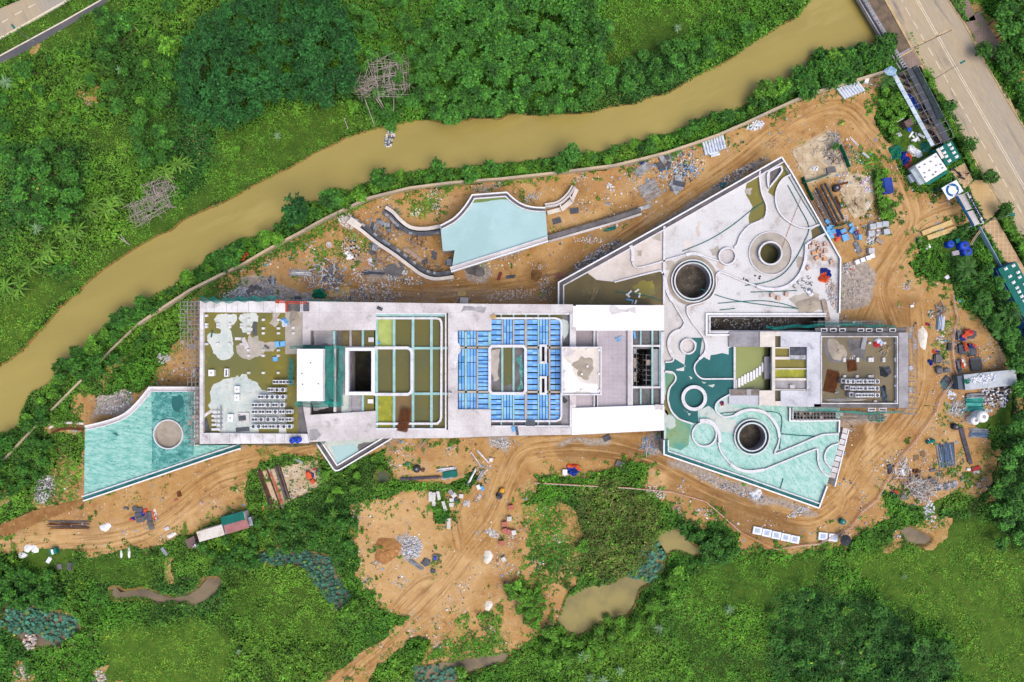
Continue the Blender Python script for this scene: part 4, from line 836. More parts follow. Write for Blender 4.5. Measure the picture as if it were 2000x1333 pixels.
# ================================================================== BUILDINGS
def openings(b, pl, z0, z1, floors, m, step=6, w=3.6):
    """dark panels standing in for shaded unglazed openings, set proud of a bare wall, storey by storey"""
    n = len(pl)
    for i in range(n):
        a, e = pl[i], pl[(i+1) % n]; l = math.hypot(e[0]-a[0], e[1]-a[1])
        if l < 8: continue
        ux, uy = (e[0]-a[0])/l, (e[1]-a[1])/l; k = int(l//step); s0 = (l-k*step)/2
        area = sum(pl[j][0]*pl[(j+1) % n][1]-pl[(j+1) % n][0]*pl[j][1] for j in range(n)); sg = 1 if area > 0 else -1
        nx, ny = uy*sg*.02, -ux*sg*.02; fh = (z1-z0)/floors
        for f in range(floors):
            for j in range(k):
                s_ = s0+j*step+(step-w)/2; p = (a[0]+ux*s_+nx, a[1]+uy*s_+ny); q = (p[0]+ux*w, p[1]+uy*w)
                b.wall([p, q], z0+f*fh+fh*.25, z0+f*fh+fh*.85, m, False)
# ------------------------------------------------------------------ main building
ZR, ZF = 13.0, 12.2
M_ = thing('main_building', 'long unfinished concrete building with white roof slabs, green rainwater wells and blue bay', 'building', (*P(850, 720), 0))
def R_(x0, y0, x1, y1, z): return PL(rect(x0, y0, x1, y1), z)
OUT = [(390,588),(557,589),(591,589),(734,591),(875,593),(1127,595),(1297,597),(1297,841),(1127,849),(875,856),(734,857),(604,864),(604,866),(390,868)]
b = MB(); ol = PL(OUT, ZR); b.wall(ol, 0, ZR, WALLM); openings(b, ol, .5, ZR-1.2, 3, VOID); b.build('outer_wall', M_)
def holes_walls(b, rects, ztop, zbot, m):
    for r in rects: b.wall(r, zbot, ztop, m)
SH1 = R_(681, 684, 729, 768, ZF); SH2 = R_(1237, 681, 1273, 755, ZF); SL1 = R_(1057.5, 678, 1064.5, 706, ZF); SL2 = R_(1057.5, 740, 1064.5, 767, ZF)
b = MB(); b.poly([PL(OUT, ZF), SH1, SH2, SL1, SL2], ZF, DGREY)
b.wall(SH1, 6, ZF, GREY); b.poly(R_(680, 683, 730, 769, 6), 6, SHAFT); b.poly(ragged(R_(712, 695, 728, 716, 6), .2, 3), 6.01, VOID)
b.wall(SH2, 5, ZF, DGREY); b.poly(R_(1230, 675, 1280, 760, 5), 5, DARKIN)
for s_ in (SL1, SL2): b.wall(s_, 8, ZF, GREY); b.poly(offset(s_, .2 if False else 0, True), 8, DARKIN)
z = ZF+.005
def cell(x0, y0, x1, y1, m, dz=0): b.poly(R_(x0, y0, x1, y1, ZF), z+dz, m)
cell(396, 609, 582, 848, OLIVE); cell(557, 609, 592, 692, PATCHB, .004); cell(604, 643, 654, 680, DGREY, 0); cell(604, 780, 655, 812, DARKIN, 0)
cell(667, 643, 686, 680, WETB); cell(686, 643, 709, 680, WETB); cell(709, 643, 734, 680, OLIVED)
cell(667, 770, 685, 808, PATCH); cell(686, 770, 708, 808, GREY); cell(708, 770, 733, 808, OLIVE)
for p, m in [([(626,631),(655,650),(655,672),(612,676),(612,655)], GREY), ([(608,786),(640,790),(642,797),(612,802)], GREY)]: b.poly(PL(ragged(p, .12, 3), ZF), z+.006, m)
# dry islands in the ponding on the left roof
for p, m in [([(418,624),(424,615),(440,613),(462,615),(463,625),(457,634),(447,640),(452,648),(456,672),(457,690),(450,700),(430,703),(416,690),(414,680),(406,668),(405,655),(412,650),(430,652),(432,645),(422,632)], PATCH),
  ([(474,613),(500,612),(505,618),(504,629),(494,631),(490,640),(494,642),(486,652),(474,650),(471,640),(474,632),(466,622)], PATCH),
  ([(487,654),(494,660),(505,656),(505,666),(517,670),(538,668),(540,680),(534,687),(517,686),(514,696),(497,698),(488,703),(476,701),(463,690),(461,676),(470,671),(484,668)], PATCHB),
  ([(533,612),(548,611),(542,622),(545,630),(538,640),(526,632),(532,624)], PATCHB),
  ([(435,742),(460,737),(464,733),(467,737),(472,731),(481,731),(484,740),(503,748),(508,757),(512,762),(560,772),(560,846),(430,846),(412,800),(406,792),(412,782),(410,766),(418,750)], PATCH)]:
    b.poly(PL(ragged(p, .1, 3), ZF), z+.006, m)
cell(505, 838, 545, 846, OLIVE, .012)
cell(731, 610, 876, 840, OLIVED)
cell(734, 610, 770, 682, LIME, .004); cell(734, 768, 770, 840, LIME2, .004); cell(770, 768, 806, 840, BROWNW, .004)
cell(893, 610, 1116, 840, DARKIN)  # dark floor colour stands in for depth shade in the panel slots
cell(958, 678, 982, 768, DGREY, .004); cell(980, 678, 1004, 768, OLIVED, .004); cell(1002, 678, 1025, 768, DGREY, .004)
for p, m in [([(961,684),(978,682),(976,740),(964,745)], PATCHB), ([(1008,700),(1022,690),(1022,760),(1010,765)], TEALR), ([(984,755),(1000,750),(1000,768),(984,768)], DGREY)]: b.poly(PL(ragged(p, .15, 3), ZF), z+.012, m)
cell(1085, 610, 1115, 684, DGREY, .004); b.poly(PL(ragged([(1096,624),(1110,628),(1108,655),(1100,670),(1096,650)], .15, 3), ZF), z+.012, PATCH); cell(1085, 770, 1115, 836, GREY, .004)
cell(960, 610, 1098, 624, OLIVED, .006); cell(959, 820, 1096, 836, DGREY, .006)
cell(1124, 640, 1161, 680, TILEG, .004); cell(1124, 768, 1162, 800, TILEF, .004); cell(1160, 640, 1228, 800, TILEF, .002)
cell(1236, 640, 1292, 682, DGREY, .003); cell(1272, 676, 1292, 760, GREY, .003); cell(1236, 754, 1292, 800, DGREY, .003)
b.build('roof_well_floor', M_)
b = MB()
def slab(p, m, zt=ZR, z0=ZF, nm='roof_slab', extra=()):
    k = MB(); k.prism(PL(p, zt), z0, zt, m)
    for q, mm in extra: k.poly(PL(q, zt), zt+.005, mm)
    k.build(nm, M_)
slab([(390,588),(557,589),(557,611),(390,610)], WHITE, extra=[([(x, 589.5), (x+.5, 589.5), (x+.9, 610), (x+.4, 610)], DGREY) for x in (402, 418, 442, 463, 485, 514, 537)]); slab([(390,610.2),(397,610.2),(397,845.8),(390,845.8)], WHITE); slab([(390,846),(600,848),(604,866),(390,868)], WHITE, extra=[([(x, 848.5), (x+.5, 848.5), (x+1.4, 866), (x+.9, 866)], DGREY) for x in (409, 448, 468, 488, 513, 537, 555)])
slab([(591,589),(734,591),(734,645),(606,646),(606,674),(591,674)], PALE); slab([(590,784),(605,784),(606,811),(734,803),(734,857),(604,864)], PALE, ZR+.1, extra=[(ragged([(605.5,840),(620,838),(628,850),(618,860),(605.5,861)], .12, 3), GREY)])
slab([(734.2,591),(875,593),(875,612),(734.2,611)], PALE); slab([(875.2,593),(960,594),(960,646),(894,646),(894,800),(959,800),(959,853),(875.2,856)], PALE, ZR+.03, extra=[(ragged([(905,598),(950,600),(945,612),(900,610)], .14, 3), GREY), (ragged([(880,640),(893,650),(890,720),(879,700)], .14, 3), WHITE)])
slab([(734.2,838),(875,840),(875,856),(734.2,857)], PALE, ZR+.01); slab([(960.2,594),(1119,595),(1119,613),(960.2,612)], PALE); slab([(1113,613.2),(1125,613.2),(1125,835),(1113,835)], WHITE)
slab([(959.2,834),(1113,835.2),(1125,835.2),(1125,849),(959.2,853)], PALE); slab([(1291,648),(1297,648),(1297,789),(1291,789)], WHITE)
b = MB(); slab([(1125,596),(1297,597),(1297,646),(1125,646)], BRIGHT, ZR+.15, ZF, 'white_roof_slab'); slab([(1119,598),(1124.8,598),(1124.8,640),(1119,638)], BRIGHT, ZR+.12, ZF, 'white_roof_slab')
b.poly(PL(ragged([(1190,598),(1242,599),(1243,612),(1215,609),(1193,616)], .14, 3), ZR+.155), ZR+.155, PALE)
slab([(1117,797.6),(1297,791),(1297,841),(1117,850)], BRIGHT, ZR+.15, ZF, 'white_roof_slab'); b.poly(PL(ragged([(1276,793),(1296,793),(1296,804),(1280,801)], .15, 3), ZR+.155), ZR+.155, PALE)
b.build('screed_patch', M_)
# beams standing in the wells
ZB = 12.7
def beam(b, x0, y0, x1, y1, m, zt=ZB): b.prism(R_(x0, y0, x1, y1, zt), ZF, zt, m)
b = MB()
for x, w in ((735.5, 4.5), (769.5, 5), (806.5, 5), (842.5, 5)): beam(b, x-w/2, 611.5, x+w/2, 838.5, TEALB)
for y in (680.5, 769.5):
    for x0, x1 in ((809.2, 839.8), (845.2, 874)): beam(b, x0, y-2.4, x1, y+2.4, TEALB)
for x0, x1 in ((738, 766.8), (772.2, 803.8), (809.2, 839.8), (845.2, 869)): beam(b, x0, 613.5, x1, 618.5, TEALB)
for x in (684.5, 708.5): beam(b, x-2, 645.5, x+2, 677.5, TEALB if x > 700 else GREY); beam(b, x-2, 771.5, x+2, 803, TEALB if x > 700 else GREY)
beam(b, 650, 646.5, 655, 674, TEALB); beam(b, 651.5, 674.5, 656, 805, WHITE, 13.0); beam(b, 656.3, 645.5, 659, 790, DGREY); beam(b, 663, 676, 675, 772, GREY, 12.5)
beam(b, 665, 676.5, 733, 679.5, GREY, 12.6)
b.build('roof_beam', M_)
b = MB()
rim = PL([(734,622),(853,622),(859,624),(862,630),(862.5,640),(861.5,815),(860,822),(854,828),(734,828)], ZR); b.curb(rim, .45, ZF, ZR+.02, RIM)
b.curb(PL([(734,612.5),(870.5,613),(870.5,838.5),(734,838)], ZR), .3, ZF, ZR+.03, RIM)
b.curb(PL([(731,680),(796,680),(802,683),(804.5,689),(804.5,762),(802,768),(796,770.8),(731,770.8)], ZR), .62, ZF, ZR+.05, RIM)
b.curb(PL([(677.5,682.5),(728.5,682.5),(728.5,769),(677.5,769)], 13.4), .72, ZF, 13.4, WHITEP, True)
b.curb(PL([(960,622),(1085,622),(1093,624.5),(1096.5,632),(1096.5,814),(1094,820),(1086,823),(960,823)], ZR), .4, ZF, ZR+.02, RIM)
b.curb(PL([(960,613.6),(1112,613.6)], ZR), .3, ZF, ZR+.03, RIM); b.curb(PL([(960,833),(1112,833)], ZR), .3, ZF, ZR+.03, RIM)
b.curb(PL([(961,676.5),(1022,676.5),(1026.5,681),(1026.5,764),(1022,769),(961,769),(956.5,764),(956.5,681)], ZR), .6, ZF, ZR+.06, RIM, True)
for y0, y1 in ((675.5, 708.5), (737.5, 769.5)): b.curb(PL(rect(1056, y0, 1066, y1), ZR), .5, ZF, ZR+.04, RIM, True)
b.build('roof_kerb', M_)
# tall white lift tower and square upper roof
b = MB(); tw_ = R_(580, 682, 633.5, 784, 17); b.prism(tw_, ZF, 17, BRIGHT, WALLM)
for x, y in ((607,709),(590,730),(591,751),(622,750)): b.box((*P(x, y, 17), 17), (.25, .25, .12), DGREY)
for y0, y1 in ((683.5, 783),): b.poly(R_(630.5, y0, 632.3, y1, 17.004), 17.004, GREY)
b.build('lift_tower', M_)
b = MB(); q = R_(1098, 679, 1174, 771, 15); b.prism(q, ZF, 14.6, CREAM, WALLM); b.curb(offset(q, -.15, True) if False else q, .3, 14.6, 15, RIM, True)
b.poly(PL(ragged([(1118,710),(1135,695),(1155,700),(1160,720),(1150,742),(1128,735),(1130,722),(1116,715)], .15, 3), 14.6), 14.604, SAND); b.poly(PL(ragged([(1100,682),(1125,684),(1110,697),(1101,696)], .15, 3), 14.6), 14.604, PALE)
b.poly(PL(ragged([(1100,700),(1118,715),(1130,745),(1165,750),(1172,768),(1100,769)], .1, 3), 14.6), 14.603, BRIGHT)
for x, y in ((1105,683),(1147,684),(1170,684),(1147,716),(1136,731),(1104,763),(1136,763),(1170,763),(1104,727),(1170,730)): b.box((*P(x, y, 14.6), 14.6), (.4, .4, .35), WHITEP)
b.build('square_upper_roof', M_)
# blue panelled bay: one part per bay of panels
cols = [(895.5,907.5),(912,930.5),(934,953.5),(959.5,979.5),(983.2,1001.3),(1005,1024.5),(1030,1050),(1053.5,1071.5),(1075.3,1095)]
rows0 = [(647,676.8),(682,763),(768.3,800.5)]; rows1 = [(624,675.5),(682,763),(770.5,821)]
grid_t = MB()
for ci, (x0, x1) in enumerate(cols):
    for ri in range(3):
        y0, y1 = (rows0 if ci < 3 else rows1)[ri]
        if ri == 1 and 3 <= ci <= 5: continue
        b = MB(); zp = 12.4; vert = ci in (0, 1, 4) or (ci == 7)
        if vert:
            n = 2 if ci == 0 else 3; w = (x1-x0)/n; m = 2+ri % 2
            for i in range(n):
                for j in range(m*2):
                    ya = y0+(y1-y0)*j/(m*2); yb = y0+(y1-y0)*(j+1)/(m*2)-(1.2 if j % 2 else .06)
                    if ri == 1 and ci == 7 and (yb < 711 or ya > 734): continue
                    b.poly(R_(x0+w*i+.62, ya, x0+w*(i+1)-.62, yb, zp), zp, random.choice(BLUES[:4] if ci else BLUES[1:]))
        else:
            n = 11 if (ci == 2 and ri == 1) else max(3, round((y1-y0)/11.2)); h = (y1-y0)/n
            for j in range(n):
                for i in range(2):
                    xm = (x0+x1)/2; xa, xb = (x0, xm-.08) if i == 0 else (xm+.08, x1)
                    if ci == 8 and ri == 1: xa, xb = (x0, xm-.35) if i == 0 else (xm+.35, x1)
                    for h0, h1 in ((.11, .5), (.505, .89)): b.poly(R_(xa, y0+h*(j+h0), xb, y0+h*(j+h1), zp), zp, random.choice(BLUES[:4]))
        if b.f: b.build('blue_panel_bay', M_)
b = MB()
for ci in range(8):
    xa, xb = cols[ci][1]+.2, cols[ci+1][0]-.2
    if ci in (3, 4): 
        beam(b, xa, 624, xb, 675, PATCHB, 12.7); beam(b, xa, 771, xb, 822, TEALB, 12.7); beam(b, 981-2 if ci == 3 else 1001, 679, 983 if ci == 3 else 1005, 767, TEALB, 12.5)
    else: beam(b, xa, 648 if ci < 3 else 624, xb, 800 if ci < 3 else 822, PATCHB if ci % 2 else TEALB, 12.7)
for x0, x1 in ((895, 956), (1028, 1056), (1067, 1096)):
    beam(b, x0, 677.3, x1, 681.3, PATCHB, 12.7); beam(b, x0, 763.8, x1, 768, PATCHB, 12.7)
for x in (979, 1003, 1027, 1051, 1073): beam(b, x-1.5, 613.8, x+1.5, 621.5, TEALB, 12.6); beam(b, x-1.5, 823.6, x+1.5, 832.5, TEALB, 12.6)
b.build('panel_beam', M_)
b = MB(); beam(b, 1159.5, 646.3, 1161.5, 797, RIM, 12.8); beam(b, 1166.5, 646.3, 1168, 797, RIM, 12.8); beam(b, 1161.7, 646.3, 1166.3, 678, GREY, 12.6); beam(b, 1161.7, 771.5, 1166.3, 797, DGREY, 12.35)
beam(b, 1224.5, 646.3, 1226, 796, GREY, 12.6); beam(b, 1226.2, 646.3, 1233.2, 796, PALE, 12.8); beam(b, 1233.4, 646.3, 1236, 796, RIM, 12.8)
for y in (676, 757): beam(b, 1236.2, y-2, 1290.8, y+2, WHITE, 12.8)
beam(b, 1272.5, 646.3, 1276, 673.8, TEALB, 12.8); beam(b, 1272.5, 678.2, 1276, 754.8, TEALB, 12.8); beam(b, 1272.5, 759.2, 1276, 790, TEALB, 12.8)
for y0, y1 in ((646.3, 673.8), (759.2, 790)): beam(b, 1250, y0, 1253, y1, TEALB, 12.7)
beam(b, 1288, 646.3, 1290.8, 673.8, TEALB, 12.8); beam(b, 1288, 678.2, 1290.8, 754.8, TEALB, 12.8)
b.build('well_beam', M_)
# triangular corner terrace on the south side
TC = [(620,866),(655,917),(663,917),(764,858),(700,850),(640,852)]
b = MB(); q = PL(TC, 5); b.prism(q, 0, 4.9, PATCH, WALLM); b.poly(PL(ragged([(645,872),(690,866),(700,880),(690,900),(660,912)], .12, 3), 4.9), 4.91, AQUA); b.poly(PL(ragged([(700,868),(745,860),(738,868),(690,890)], .1, 3), 4.9), 4.909, DGREY)
e = PL([(618,867),(650,915),(655,920),(662,919),(765,857)], 5.4); b.curb(e, .3, 4, 5.4, WHITEP); b.curb(offset(e, 1.15), .3, 4.5, 5.4, WHITEP); b.poly(offset(e, 1.0)+offset(e, .15)[::-1], 4.95, GUT)
b.build('triangular_terrace', M_)
# ------------------------------------------------------------------ left annex
ZA = 4.5
A_ = thing('annex_building', 'low wing-shaped annex with a streaky teal painted roof and one round recess', 'building', (*P(290, 860), 0))
AN = [(166,832),(230,815),(250,803),(270,783),(291,757),(388,757),(388,870),(470,870),(164,976)]
CI = PL(circ(328, 849, 27), ZA)
b = MB(); q = PL(AN, ZA); b.poly([q, CI], ZA, TEALL); b.wall(q, 0, ZA, WALLM); openings(b, q, .3, 4, 1, VOID)
b.poly(PL([(294,760),(388,760),(388,880),(294,915)], ZA), ZA+.004, TEALR) if False else None
b.poly([PL(ragged([(296,760),(378,760),(378,892),(296,920)], .02, 2), ZA), CI], ZA+.004, TEALR)
b.poly(PL([(379,760),(388,760),(388,872),(379,872)], ZA), ZA+.008, CREAM); b.poly(PL(ragged([(336,775),(352,770),(357,795),(350,808),(338,800)], .15, 3), ZA), ZA+.008, DTEAL); b.poly(PL(ragged([(216,847),(236,850),(228,852)], .2, 2), ZA), ZA+.008, DTEAL)
b.build('roof', A_)
b = MB(); b.ring(*P(328, 849, ZA+.6), 27*S(ZA), 29*S(ZA), ZA, ZA+.6, RIM); b.wall(CI, ZA-.6, ZA+.1, RIM); b.poly(CI, ZA-.3, SAND); b.build('round_recess', A_)
b = MB()
e = PL(catmull([(165,833),(200,825),(230,815),(250,803),(270,783),(291,757)], 4)+[(388,757)], ZA+.5); b.curb(e, .3, 3.5, ZA+.5, WHITEP); b.curb(offset(e, -.9), .25, ZA-.2, ZA+.45, RIM); b.poly(offset(e, -.15)+offset(e, -.77)[::-1], ZA+.15, PALE)
e = PL([(162,979),(300,933),(400,899),(470,876)], ZA+.5); b.curb(e, .3, 3.5, ZA+.5, WHITEP); b.curb(offset(e, 1.0), .28, ZA-.2, ZA+.45, RIM); b.poly(offset(e, .15)+offset(e, .86)[::-1], ZA+.15, GUTT)
b.build('parapet', A_)
# ------------------------------------------------------------------ pavilion
V_ = thing('pavilion', 'small pavilion with a flat pale aqua roof and concave white parapets behind the main building', 'building', (*P(965, 455), 0))
PV = [(860,441)]+catmull([(860,441),(884,428),(900,413),(913,396),(922,381)], 3)[1:]+[(990,376)]+catmull([(990,376),(1004,389),(1022,400),(1042,405),(1065,406)], 3)[1:]+[(1070,468),(882,528),(888,489),(865,491)]
b = MB(); q = PL(PV, ZA); b.prism(q, 0, ZA, AQUA, WALLM); openings(b, q, .3, 4, 1, VOID, 5, 3)
b.poly(PL(ragged([(921,397),(926,385),(987,380),(997,390),(960,392)], .03, 2), ZA), ZA+.005, mat('algae_green_water', (120, 140, 72), (100, 124, 66), .3, rough=.5)); b.build('roof', V_)
b = MB(); e = PL(PV[:4]+PV[4:6+3], ZA+.6)
e = PL([p for p in PV if p not in ((1070,468),(882,528),(888,489),(865,491))], ZA+.6); b.curb(e, .3, 3.6, ZA+.6, WHITEP); b.curb(offset(e, -.85), .25, ZA-.2, ZA+.5, RIM); b.poly(offset(e, -.15)+offset(e, -.72)[::-1], ZA+.2, GUT)
e = PL([(881,531),(1071,471)], ZA+.6); b.curb(e, .3, 3.6, ZA+.6, WHITEP); b.curb(offset(e, .95), .25, ZA-.2, ZA+.5, RIM); b.poly(offset(e, .15)+offset(e, .82)[::-1], ZA+.2, PALE)
b.build('parapet', V_)
# curved retaining walls round the pavilion
def rwall(label, pts, w, m1, m2, z=1.8, form=True):
    b = MB(); q = catmull(PL(pts, z), 5); b.curb(q, w*.45, 0, z, m1); b.curb(offset(q, w*.62), w*.45, 0, z-.35, m2); b.poly(offset(q, w*.38)+offset(q, w*.24)[::-1], z-.6, VOID)
    if form:
        for i in range(2, len(q)-1, 3):
            a, e = q[i], q[min(i+2, len(q)-1)]
            if R(0, 1) < .75: b.box(((a[0]+e[0])/2+R(-.2, .2), (a[1]+e[1])/2+R(-.2, .2), z-.3), (math.hypot(e[0]-a[0], e[1]-a[1])*.9, w*.5, .45), random.choice((DGB, DGREY, STEEL, GREY)), math.atan2(e[1]-a[1], e[0]-a[0])) if False else None
        f = offset(q, w*.62)
        for i in range(len(f)-1):
            b.face([(*p, z-.33+R(0, .06)) for p in (f[i], f[i+1])]+[(*p, z-.3) for p in (offset(q, w*.95)[i+1], offset(q, w*.95)[i])], random.choice((DGB, DGREY, STEEL, GREY, DGB)))
            if i % 2 == 0: o_ = offset(q, w*1.5)[i]; b.bar((*offset(q, w*.9)[i], z-.4), (*o_, .2), .05, random.choice((POLEM, WOODG, RUST)))
    tag(b.build('retaining_wall'), label, 'wall')
rwall('long S-shaped retaining wall in grey formwork left of the pavilion', [(679,432),(705,450),(735,474),(768,496),(800,520),(824,537),(850,545),(886,541)], 1.7, CREAM, DGB)
rwall('upper curved retaining wall with formwork boards left of the pavilion', [(860,442),(830,447),(802,444),(782,430),(768,415),(753,405)][::-1], -1.75, CREAM, DGB)
rwall('short curved concrete wall hooking right from the pavilion', [(1065,404),(1091,399),(1111,383),(1123,365)], 1.0, PALE, CREAM, 1.6, False)
b = MB(); q = PL([(1071,464),(1130,447),(1200,427),(1252,410)], 1.6); b.curb(q, 1.0, 0, 1.6, DGREY); b.curb(offset(q, -.85), .5, 0, .9, PALE)
for i in range(22):
    f = (i+.5)/22; x = 1071+181*f; y = 464-54*f; b.bar((*P(x-1, y-3, 1.6), 1.5), (*P(x-2, y-8, .5), .1), .06, random.choice((WOODG, RUST)))
tag(b.build('retaining_wall'), 'straight dark retaining wall running right from the pavilion with short props', 'wall')
b = MB(); b.curb(PL([(1094,400),(1099,412)], 1.7), .3, 0, 1.7, CREAM); b.curb(PL([(1113,383),(1120,394)], 1.7), .3, 0, 1.7, CREAM); b.prism(PL([(1068,412),(1095,405),(1115,388),(1124,367),(1130,372),(1118,398),(1100,412),(1070,420)], .8), 0, .8, CREAM)
tag(b.build('concrete_footing'), 'cream footing slab inside the short curved wall', 'footing')
# ------------------------------------------------------------------ landscaped podium
D_ = thing('podium_building', 'wedge-shaped landscaped podium roof with white curving kerbs and round wells', 'building', (*P(1450, 650), 0))
PO = [(1092,597),(1092,553),(1527,309),(1601,436),(1640,506),(1639,650),(1640,822),(1638,868),(1615,948),(1599,991),(1297,887),(1297,597)]
CR = [((1353,549),33.5,1.6),((1505,495),20,2.9),((1469,854),25.5,1.6)]
HL = [PL(circ(*c, r), ZA) for c, r, _ in CR]; SN = R_(1388, 619.5, 1612, 645.5, ZA); SS = R_(1549.5, 803.5, 1632, 819, ZA)
b = MB(); q = PL(PO, ZA); b.poly([q]+HL+[SN, SS], ZA, UPFL); b.wall(q, 0, ZA, WALLM); openings(b, q, .3, 4, 1, VOID, 6, 3.5)
for h, (c, r, zb) in zip(HL, CR):
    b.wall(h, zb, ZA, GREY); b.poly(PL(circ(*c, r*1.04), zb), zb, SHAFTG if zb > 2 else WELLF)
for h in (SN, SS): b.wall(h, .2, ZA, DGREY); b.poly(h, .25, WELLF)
z = ZA+.004
def sheet(p, m, dz=0, rag=.0, holes=()):
    l = PL(ragged(p, rag, 3) if rag else p, ZA); b.poly([l]+[HL[i] for i in holes] if holes else l, z+dz, m)
sheet([(1096,555),(1230,479),(1297,442),(1297,600),(1290,535),(1200,552),(1165,549),(1144,533)], UPFLB)
sheet([(1094,556),(1144,531),(1165,547),(1200,551),(1250,540),(1289,531),(1297,538),(1297,596),(1094,596)], WETB, .004)
sheet([(1235,560),(1275,548),(1280,575),(1250,582)], OLIVE, .008, .15)
for p in ([(1459,353),(1484,339),(1488,376),(1497,401),(1496,419),(1483,430),(1463,437),(1462,425),(1470,404),(1456,380)], [(1525,313),(1530,318),(1542,341),(1527,352),(1515,372),(1513,385),(1500,376),(1507,360)], [(1584,450),(1600,438),(1612,460),(1586,468)], ): sheet(p, OLIVE if p[0][0] < 1580 else WETB, .004, .04)
sheet([(1504,333),(1522,327),(1526,335),(1504,360)], DGREY, .012)
for p, m in (([(1362,432),(1371,436),(1368,462),(1362,466),(1358,448)], UPFLB), ([(1332,470),(1348,468),(1352,482),(1336,486)], UPFLB), ([(1385,488),(1404,480),(1408,496),(1392,500)], PATCHB), ([(1455,370),(1470,368),(1466,382),(1456,380)], PATCHB), ([(1300,510),(1318,512),(1310,530),(1300,528)], PATCHB), ([(1400,505),(1420,516),(1412,528),(1398,520)], UPFLB), ([(1306,610),(1330,650),(1310,655)], PALE), ([(1560,500),(1572,505),(1566,530),(1556,520)], PATCHB), ([(1540,585),(1600,575),(1610,606),(1560,612)], PATCHB), ([(1270,450),(1290,448),(1292,470),(1276,468)], PATCHB), ([(1245,490),(1254,488),(1252,502),(1244,500)], SAND)): sheet(p, m, .005, .16)
b.build('upper_floor', D_)
b = MB(); SO = [HL[2], SS]; z = ZA+.004
b.poly([PL([(1298.5,726),(1312,760),(1305,778),(1310,803),(1330,822),(1364,828),(1364,803),(1384,793),(1398,803),(1401,782),(1424,770),(1508,792),(1549,792),(1639,790),(1640,822),(1638,868),(1615,948),(1599,989),(1299,885)], ZA)]+SO, z, TEALF)
b.poly(PL(ragged([(1299,728),(1318,733),(1318,744),(1308,758),(1304,778),(1310,803),(1330,822),(1350,830),(1345,870),(1330,880),(1300,870)], .03, 2), ZA), z+.004, mat('algae_teal_floor', (132, 166, 126), (92, 158, 142), .2, (.4, .6), (150, 138, 66), .3, (.56, .7)))
b.poly(PL(ragged([(1300,800),(1316,815),(1320,832),(1308,840),(1300,832)], .15, 3), ZA), z+.008, PATCH); b.poly(PL(ragged([(1300,770),(1308,790),(1312,806),(1304,812),(1299,806)], .1, 3), ZA), z+.008, OLIVE)
b.poly(PL(ragged([(1372,796),(1384,792),(1398,806),(1410,816),(1440,818),(1438,850),(1410,845),(1398,826),(1380,814),(1366,812)], .1, 3), ZA), z+.006, PATCH)
b.poly(PL([(1298.5,708),(1312,708),(1345,660),(1372,660),(1366,700),(1400,690),(1434,676),(1434,764),(1424,770),(1401,782),(1398,803),(1384,793),(1363,803),(1364,827),(1350,827),(1328,818),(1312,803),(1306,780),(1310,756),(1320,738),(1315,729),(1299,726)], ZA), z+.010, DTEAL)
for p in ([(1380,755),(1396,752),(1392,757)], [(1335,800),(1350,808),(1345,812)], [(1345,735),(1352,740),(1349,742)], [(1371,745),(1380,748),(1375,750)]): b.poly(PL(ragged(p, .2, 3), ZA), z+.013, PATCH)
for p in ([(1308,676),(1316,700),(1340,716),(1320,722),(1321,724),(1336,725),(1339,692),(1359,685),(1361,670),(1345,655),(1320,650)], [(1376,679),(1374,697),(1386,704),(1388,694),(1410,690),(1423,693),(1424,650),(1382,650),(1370,655)]): b.poly(PL(ragged(p, .03, 2), ZA), z+.014, UPFL)
for p in ([(1411,783),(1426,775),(1430,795),(1450,800),(1440,808),(1410,806),(1404,798)],): b.poly(PL(ragged(p, .08, 2), ZA), z+.014, PATCH)
b.build('teal_floor', D_)
b = MB()
def kb(p, w=.34, h=.45, cl=False, m=RIM, n=5): b.curb(catmull(PL(p, ZA+h), n, cl), w, ZA, ZA+h, m, cl, GREY)
kb([(1232,480),(1236,492),(1236,511)], .75); kb([(1236,512),(1238,519),(1247,523),(1270,518),(1297,510),(1320,503),(1340,498),(1358,496),(1373,500),(1399,509),(1406,509)], .32); kb([(1340,498),(1350,496),(1362,496.5),(1372,500)], .65, .5)
kb([(1298,442),(1297,520),(1297,595)], .5, .45, n=1); kb([(1200,551.5),(1240,541),(1284,530),(1292,531),(1297,538)], .32)
kb([(1299,540),(1300,553),(1305,573),(1313,588)], .72, .5); kb([(1313,588),(1320,600),(1335,626),(1335.5,635),(1328,645)], .32); kb([(1328,645),(1314,652),(1307,665),(1307,680),(1314,697)], .7, .5); kb([(1314,697),(1316,703),(1311,707),(1299,708)], .32)
kb([(1342,603),(1345,598),(1373,591),(1390,580),(1399,560),(1399,540),(1404,532.5),(1412,533),(1445,547),(1478,559)], .32); kb([(1478,559),(1493,564),(1519,565),(1542,557),(1562,537),(1573,509),(1575.5,477)], .7, .5); kb([(1575.5,477),(1600,462.5),(1612,457)], .45, n=1)
kb([(1342,603),(1343,613),(1353,631),(1365,646),(1376,661)], .32); kb([(1376,661),(1380,675),(1377,690),(1366,702)], .62, .5); kb([(1366,702),(1357,714),(1358,727),(1366,737),(1376,740.5),(1400,740.5),(1434,740.5)], .34)
kb([(1434,484),(1440,478),(1447,460),(1463,442),(1483,432.5),(1493,427),(1497,416),(1497,400),(1488,376),(1484,345),(1485,334)], .38)
kb([(1500,341),(1505,334),(1524,325.5),(1527,329),(1526,337),(1506,363),(1502,366),(1500,355)], .38, .6, True)
kb([(1545,341),(1529,350),(1518,368),(1515,389),(1520,410),(1534,428),(1557,442),(1578,446),(1601,439)], .34)
kb([(1299,726),(1312,727),(1319,734),(1319,744),(1308,759),(1304.5,778),(1310,800),(1325,818),(1353,828)], .36)
